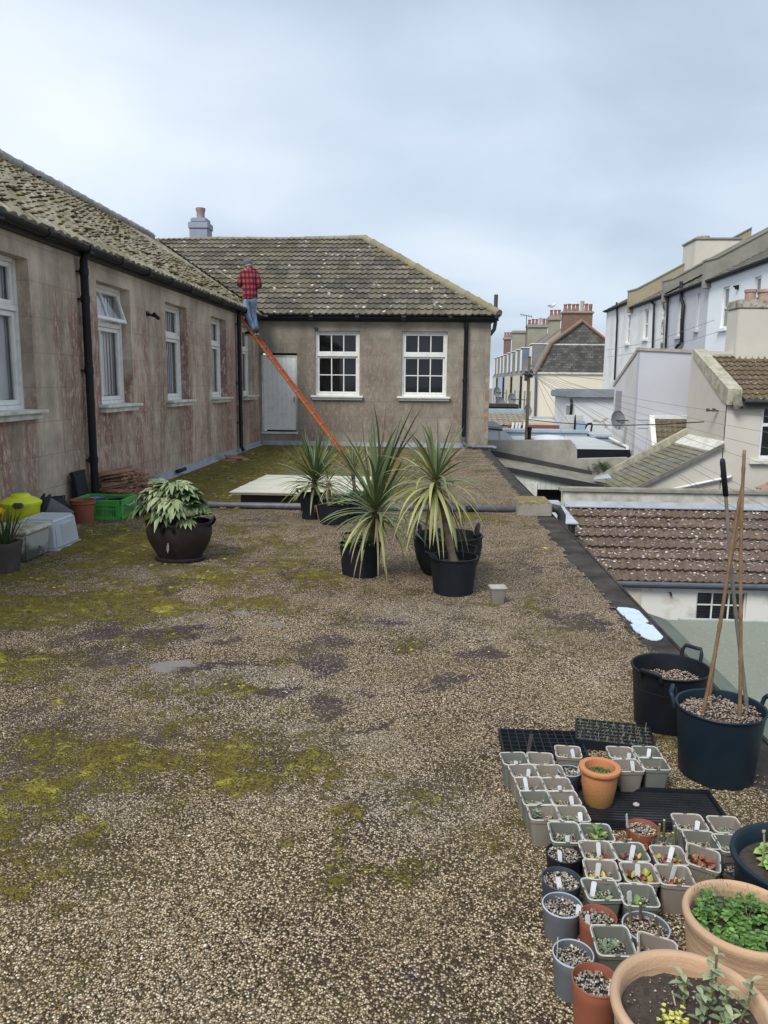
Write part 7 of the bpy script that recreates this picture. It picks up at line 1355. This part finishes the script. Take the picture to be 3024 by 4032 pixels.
def tp(pts, r, par, m_=m_black, nm='soil_pipe'): MB().tube([pl(0, TX - .12, *p, 'T') for p in pts], r, 8).build(nm, m_, par, smooth=True, auto=50)
tp([(818, 640), (818, 800), (840, 870), (826, 1040), (822, 1220), (770, 1275)], .085, h3); tp([(690, 780), (665, 1300)], .06, h3, nm='downpipe'); tp([(525, 830), (555, 860), (540, 1290)], .06, h2, nm='downpipe'); tp([(632, 820), (645, 900), (628, 1290)], .07, h2, mat('peeling_pipe', (.5, .5, .48), (.08, .08, .08), 3, lo=.45, hi=.55)); tp([(192, 840), (198, 1000), (172, 1590)], .06, h1, nm='downpipe'); tp([(1310, 1200), (1288, 1230), (1297, 1310)], .03, h4, mat('grey_cable', (.2, .24, .28)), 'cable')
p = pl(0, TX - .05, 1360, 690, 'T'); MB().box(p + Vector((-.06, -.07, -.09)), p + Vector((.04, .07, .07))).tube([p, p + Vector((-.13, .05, .03))], .035, 6).build('flood_light', m_black, h4)
Yk = 46.5; a_, c_, tpk = V(Yk, 965, 520, 'T'), V(Yk, 1395, 290, 'T'), V(Yk, 960, 232, 'T'); rr_ = V(Yk, 1410, 228, 'T'); b = MB(); b.bbox((a_.x - .15, Yk, 7), (rr_.x - .1, Yk + 2.2, tpk.z), .03); ck = b.build('chimney_stack', m_cr, h2); b = MB(); b.bbox((a_.x - .22, Yk - .06, tpk.z + .001), (rr_.x, Yk + 2.26, tpk.z + .12), .02); b.build('capping', m_pg, ck); p = V(Yk + 1, 1030, 215, 'T'); b = MB(); b.lathe([(.4, tpk.z), (.36, tpk.z + .35)], (p.x, p.y, 0), 12, close_top=True); b.build('chimney_pot', mat('dull_clay_pot', (.3, .17, .13)), ck)
# -- far terrace with the slate hung gable ------------------------------
FX, FY = 8.16, 60.0; m_slate_w = mat('hung_slate', (.10, .095, .09), (.17, .165, .155), 1.8, .9, .5, 9, vary=.0); 
def m_hung():
    t = NT('slate_hanging'); br = t.n.new('ShaderNodeTexBrick'); X_ = t.xyz(); cbn = t.n.new('ShaderNodeCombineXYZ'); t.l.new(X_[0], cbn.inputs[0]); t.l.new(X_[2], cbn.inputs[1]); t.l.new(cbn.outputs[0], br.inputs['Vector']); br.inputs['Scale'].default_value = 1; br.inputs['Brick Width'].default_value = .32; br.inputs['Row Height'].default_value = .19; br.inputs['Mortar Size'].default_value = .012
    br.inputs['Color1'].default_value = (.075, .072, .068, 1); br.inputs['Color2'].default_value = (.20, .195, .18, 1); br.inputs['Mortar'].default_value = (.03, .03, .03, 1); n = t.noise(.9, 6, .7); return t.fin(t.mix(t.ramp(n, [(.4, 0.), (.65, .8)]), br.outputs['Color'], (.06, .058, .05)), .9, br.outputs['Fac'], -.4)
m_hs = m_hung(); P_ = lambda x, y, Y=FY: V(Y, x, y, 'N'); ev, bk, rd, rt = P_(575, 880), P_(745, 560), P_(1085, 312), P_(1390, 465); FXR = 2 * rd.x - ev.x
fh = thing('gabled_house', 'cream end house with a dark slate hung gable and tall brick stack of seven pots', 'house', (rd.x, FY, 0), group='far terraced houses')
b = MB(); b.box((ev.x, FY, GZ - 2), (FXR, FY + 8, ev.z)); b.build('wall', mat('cream_gable', (.76, .70, .57), (.69, .63, .51), .5, .85, .06), fh)
b = MB(); brr = Vector((2 * rd.x - bk.x, FY, bk.z)); b.prism([(ev.x, FY - .02, ev.z), (bk.x, FY - .02, bk.z), (rd.x, FY - .02, rd.z), (brr.x, FY - .02, brr.z), (FXR, FY - .02, ev.z)], (0, .3, 0)); b.build('gable', m_hs, fh)
b = MB(); b.bbox((ev.x - .1, FY - .12, ev.z - .08), (FXR, FY - .021, ev.z + .06), .01); b.bbox((bk.x + .1, FY - .05, bk.z - .12), (FXR, FY - .021, bk.z - .02), .01); b.build('band', m_cill, fh)
m_rust = mat('rusty_verge', (.22, .155, .10), (.17, .13, .095), 2, .9, .2); b = MB(); 
for p, q in ((ev, bk), (bk, rd)): b.tube([p + Vector((0, -.05, 0)), q + Vector((0, -.05, 0))], .15, 8)
b.build('verge', m_rust, fh); b = MB(); b.tube([rd + Vector((0, -.05, 0)), Vector((brr.x, FY - .05, brr.z))], .10, 8); b.build('ridge_tiles', mat('red_ridge', (.33, .15, .12), (.27, .13, .10), 3), fh)
m_fs = mat('far_slate', (.17, .165, .17), (.23, .225, .22), 1.5, .85, .3); m_fs2 = mat('far_blue_slate', (.13, .15, .20), (.18, .2, .25), 1.5, .8, .2); m_fs3 = mat('far_brown_slate', (.19, .165, .13), (.25, .22, .17), 1.5, .9, .3)
def far_roof(par, y0, y1, m_up, m_lo):
    b = MB(); b.prism([(bk.x, y0, bk.z), (rd.x, y0, rd.z), (brr.x, y0, brr.z), (FXR, y0, ev.z), (ev.x, y0, ev.z)], (0, y1 - y0, 0)); b.build('roof', m_up, par); b = MB(); b.prism([(ev.x - .03, y0 + .02, ev.z), (bk.x - .03, y0 + .02, bk.z), (bk.x + .2, y0 + .02, bk.z), (ev.x + .2, y0 + .02, ev.z)], (0, y1 - y0 - .04, 0)); b.build('mansard', m_lo, par)
    b = MB(); b.prism([(ev.x - .2, y0 - .14, ev.z - .1), (bk.x - .12, y0 - .14, bk.z + .12), (rd.x, y0 - .14, rd.z + .18), (rd.x, y0 - .14, rd.z), (bk.x, y0 - .14, bk.z - .2), (ev.x, y0 - .14, ev.z - .3)], (0, .28, 0)); b.build('party_wall', m_fs3, par) if y0 > FY + 1 else None
def far_dormer(par, y, w=1.3, ml=None):
    d = MB(); z0 = ev.z + .25; z1 = bk.z + .05; x0 = ev.x + .0; d.bbox((x0, y, z0), (bk.x + .3, y + w, z1), .02); dm = d.build('dormer', ml or m_fs, par); b = MB(); b.bbox((x0 - .05, y + .06, z0 + .05), (x0 - .002, y + w - .06, z1 - .12), .01); b.bbox((x0 - .1, y - .05, z1), (bk.x + .4, y + w + .05, z1 + .08), .02); wd = b.build('window', m_white, dm)
def far_front(par, y0, y1, m_f, ws):
    for y, z0, z1 in ws:
        b = MB(); b.bbox((ev.x - .03, y, z0), (ev.x - .002, y + .95, z1), .004); b.build('window', m_pane, par)
def far_stack(par, box, pots, brick_z=None, mt=None, dy=1.0, cap=True, Y=FY + 1.2):
    (xl, yt), (xr, yb) = box; a_, c_ = V(Y, xl, yt, 'N'), V(Y, xr, yb, 'N'); b = MB(); zc = a_.z; ccap = (zc - c_.z) * .34
    b.bbox((a_.x + .12, Y, bk.z), (c_.x - .12, Y + dy, zc - ccap), .03); cs = b.build('chimney_stack', mt, par); b = MB(); b.bbox((a_.x, Y - .12, zc - ccap), (c_.x, Y + dy + .12, zc), .08); b.build('crown', mat('cement_crown', (.30, .285, .215), (.24, .225, .17), 1.5, .9, .3), cs, smooth=True, auto=40)
    for (x, yt_, kind) in pots:
        p = V(Y + dy / 2, x, yt_, 'N'); h = p.z - zc; r = .155; b = MB()
        pr = [(r * 1.05, zc - .05), (r * .95, zc + h * .15), (r * .72, zc + h * .6), (r * .72, zc + h * .8), (r * .95, zc + h * .84), (r * .95, zc + h * .95), (r * .7, zc + h), (r * .5, zc + h * .8)] if kind == 0 else [(r * .9, zc - .05), (r * .8, zc + h * .5), (r * .95, zc + h * .52), (r * .95, zc + h), (r * .6, zc + h), (r * .55, zc + h * .6)]
        b.lathe(pr, (p.x, p.y, 0), 10, close_bottom=False); b.build('chimney_pot', mat('red_chimney_pot', (.30, .135, .105), (.23, .105, .085), 3, .85) if kind != 2 else mat('pale_cowl', (.46, .40, .34), scale=3), cs, smooth=True, auto=40)
def m_brick():
    t = NT('dark_brick'); br = t.n.new('ShaderNodeTexBrick'); X_ = t.xyz(); cbn = t.n.new('ShaderNodeCombineXYZ'); t.l.new(t.math('ADD', X_[0], X_[1]), cbn.inputs[0]); t.l.new(X_[2], cbn.inputs[1]); t.l.new(cbn.outputs[0], br.inputs['Vector']); br.inputs['Scale'].default_value = 1; br.inputs['Brick Width'].default_value = .24; br.inputs['Row Height'].default_value = .1; br.inputs['Mortar Size'].default_value = .012; br.inputs['Color1'].default_value = (.15, .075, .055, 1); br.inputs['Color2'].default_value = (.22, .11, .08, 1); br.inputs['Mortar'].default_value = (.2, .17, .14, 1); return t.fin(br.outputs['Color'], .9)
m_bk = m_brick(); m_ren = mat('stack_render', (.31, .295, .23), (.24, .225, .17), 1, .9, .2)
far_roof(fh, FY + .3, FY + 8, m_fs3, m_fs)
far_dormer(fh, FY + 2.4); far_front(fh, 0, 0, None, [(FY + 2.2, -.6, 1.1), (FY + 5.5, -.6, 1.1)])
far_stack(fh, ((868, 205), (1215, 300)), [(902, 132, 0), (946, 127, 0), (992, 130, 0), (1034, 128, 0), (1088, 98, 2), (1131, 126, 0), (1177, 131, 1)], mt=m_bk)
for x_ in (575, ): MB().tube([V(FY - .1, x_, 895, 'N'), V(FY - .1, x_ + 8, 960, 'N'), V(FY - .1, x_ - 5, 1400, 'N')], .1, 8).build('downpipe', mat('blue_pipe', (.10, .10, .14)), fh)
words = [('cream far house with dark blue slate roof and three pots', (.62, .57, .44), m_fs2, m_fs), ('far house with a broad stack of clustered pots', (.62, .55, .40), m_fs3, m_fs2), ('pale far house with a plain stack', (.40, .47, .58), m_fs, m_fs), ('farthest house of the row showing three thin red pots', (.60, .57, .5), m_fs3, m_fs)]
y = FY + 8.02
STK = [(((722, 258), (860, 420)), [(752, 195, 0), (795, 192, 0), (836, 192, 0)], m_ren, FY + 8.2), (((482, 352), (718, 470)), [(512, 300, 0), (552, 292, 0), (590, 293, 0), (628, 280, 2), (668, 288, 1), (705, 290, 0)], m_ren, FY + 16), (((322, 418), (482, 520)), [], m_ren, FY + 24), (((230, 487), (320, 590)), [(250, 437, 0), (280, 437, 0), (308, 437, 0)], m_bk, FY + 32)]
for k, (wd, col, mu, ml) in enumerate(words):
    hh = thing('far_terraced_house', wd, 'house', (ev.x, y, 0), group='far terraced houses'); b = MB(); b.box((ev.x, y, GZ - 2), (FXR, y + 8, ev.z)); b.build('wall', mat('far_front_%s' % 'abcd'[k], col, tuple(v * .9 for v in col), .5), hh); far_roof(hh, y, y + 8, mu, ml); far_dormer(hh, y + .9, 1.3, [m_fs2, m_fs, m_fs, m_fs][k]); far_dormer(hh, y + 4.6, 1.3)
    far_front(hh, 0, 0, None, [(y + 1.2, -.6, 1.1), (y + 5.0, -.6, 1.1)]); b = MB(); b.tube([(ev.x - .12, y + .1, ev.z - .1), (ev.x - .12, y + .1, GZ)], .09, 6); b.build('downpipe', m_black, hh); bx, po, mm, Y_ = STK[k]; far_stack(hh, bx, po, mt=mm, Y=Y_); y += 8.02
for (x, yy, z_, Y_, r, wd) in ((320, 195, 'H', FY + 3.0, .42, 'brownish satellite dish on the cream far house front'), (160, 122, 'H', FY + 22, .5, 'small satellite dish on the pale blue far house'), (490, 325, 'H', FY - 8, .36, 'satellite dish half hidden behind the telegraph pole'), (192, 242, 'H', 48.5, .36, 'pale satellite dish above the low blue grey roof')):
    p = V(Y_, x, yy, z_); dish(p, r, .6, wd, c=(.2, .17, .16) if r > .4 else (.35, .36, .36), pole=(max(.3, ev.x - p.x) if r > .4 else 0.05, .1, -.1 if r > .4 else -.7))
p = V(FY + 16, 480, 385, 'N'); q = V(FY + 16, 480, 262, 'N'); t_ = thing('television_aerial', 'thin television aerial on a mast above the far chimneys', 'aerial', tuple(p)); MB().tube([p - Vector((0, 0, 2)), q], .035, 5).build('mast', m_felt2, t_); b = MB(); b.tube([q + Vector((-.6, 0, .15)), q + Vector((.5, 0, -.05))], .03, 5)
for k in range(5): c_ = q + Vector((-.5 + .24 * k, 0, .13 - .045 * k)); b.tube([c_ - Vector((0, .3, .18)), c_ + Vector((0, .3, .18))], .02, 4)
b.build('elements', m_felt2, t_)
# gull on a chimney pot
p = V(FY + 8.7, 757, 186, 'N'); t_ = thing('seagull', 'grey and white gull standing on a red chimney pot', 'bird', tuple(p)); m_gw = mat('gull_white', (.74, .75, .76)); m_gg = mat('gull_grey', (.32, .35, .39))
skin('body', [p + Vector(q) for q in ((-.22, 0, .26), (.02, 0, .22), (.2, 0, .36), (.27, 0, .46), (.36, 0, .45), (-.42, 0, .24))], [(0, 1), (1, 2), (2, 3), (3, 4), (0, 5)], [.11, .14, .09, .075, .018, .02], m_gw, t_, 1, 1)
b = MB(); b.blob(p + Vector((-.14, 0, .30)), .16, (1.7, .8, .5), 2, .03); b.build('wings', m_gg, t_, smooth=True); b = MB(); b.tube([p + Vector((0, .04, -.02)), p + Vector((0, .04, .16))], .014, 5); b.build('leg', m_cut, t_); b = MB(); b.tube([p + Vector((.0, -.05, -.02)), p + Vector((0, -.05, .16))], .014, 5); b.build('leg', m_cut, t_)
# broken tiled roof scrap at far right
p0_, p1_, p2_, p3_ = [V(18.4, *k, 'U') for k in ((1490, 1415), (1535, 1385), (1680, 1325), (1690, 1425))]; t_ = thing('tiled_canopy', 'scrap of reddish tiled canopy at the foot of the cream house wall', 'canopy', tuple(p0_)); b = MB(); d_ = Vector((-.55, 0, -.28)); tile_mesh(b, p1_ + Vector((0, -.1, -.05)), (0, -1, 0), (.9, 0, .38), .6, 1.8, .15, .25, .03, .03, 5, 1); b.build('roof', mat('red_scrap_tile', (.22, .12, .09), (.3, .2, .15), 6, vary=.2), t_); MB().box((p1_.x + .3, 18.3, GZ), (p1_.x + .4, 18.4, p1_.z)).build('post', m_felt2, t_)
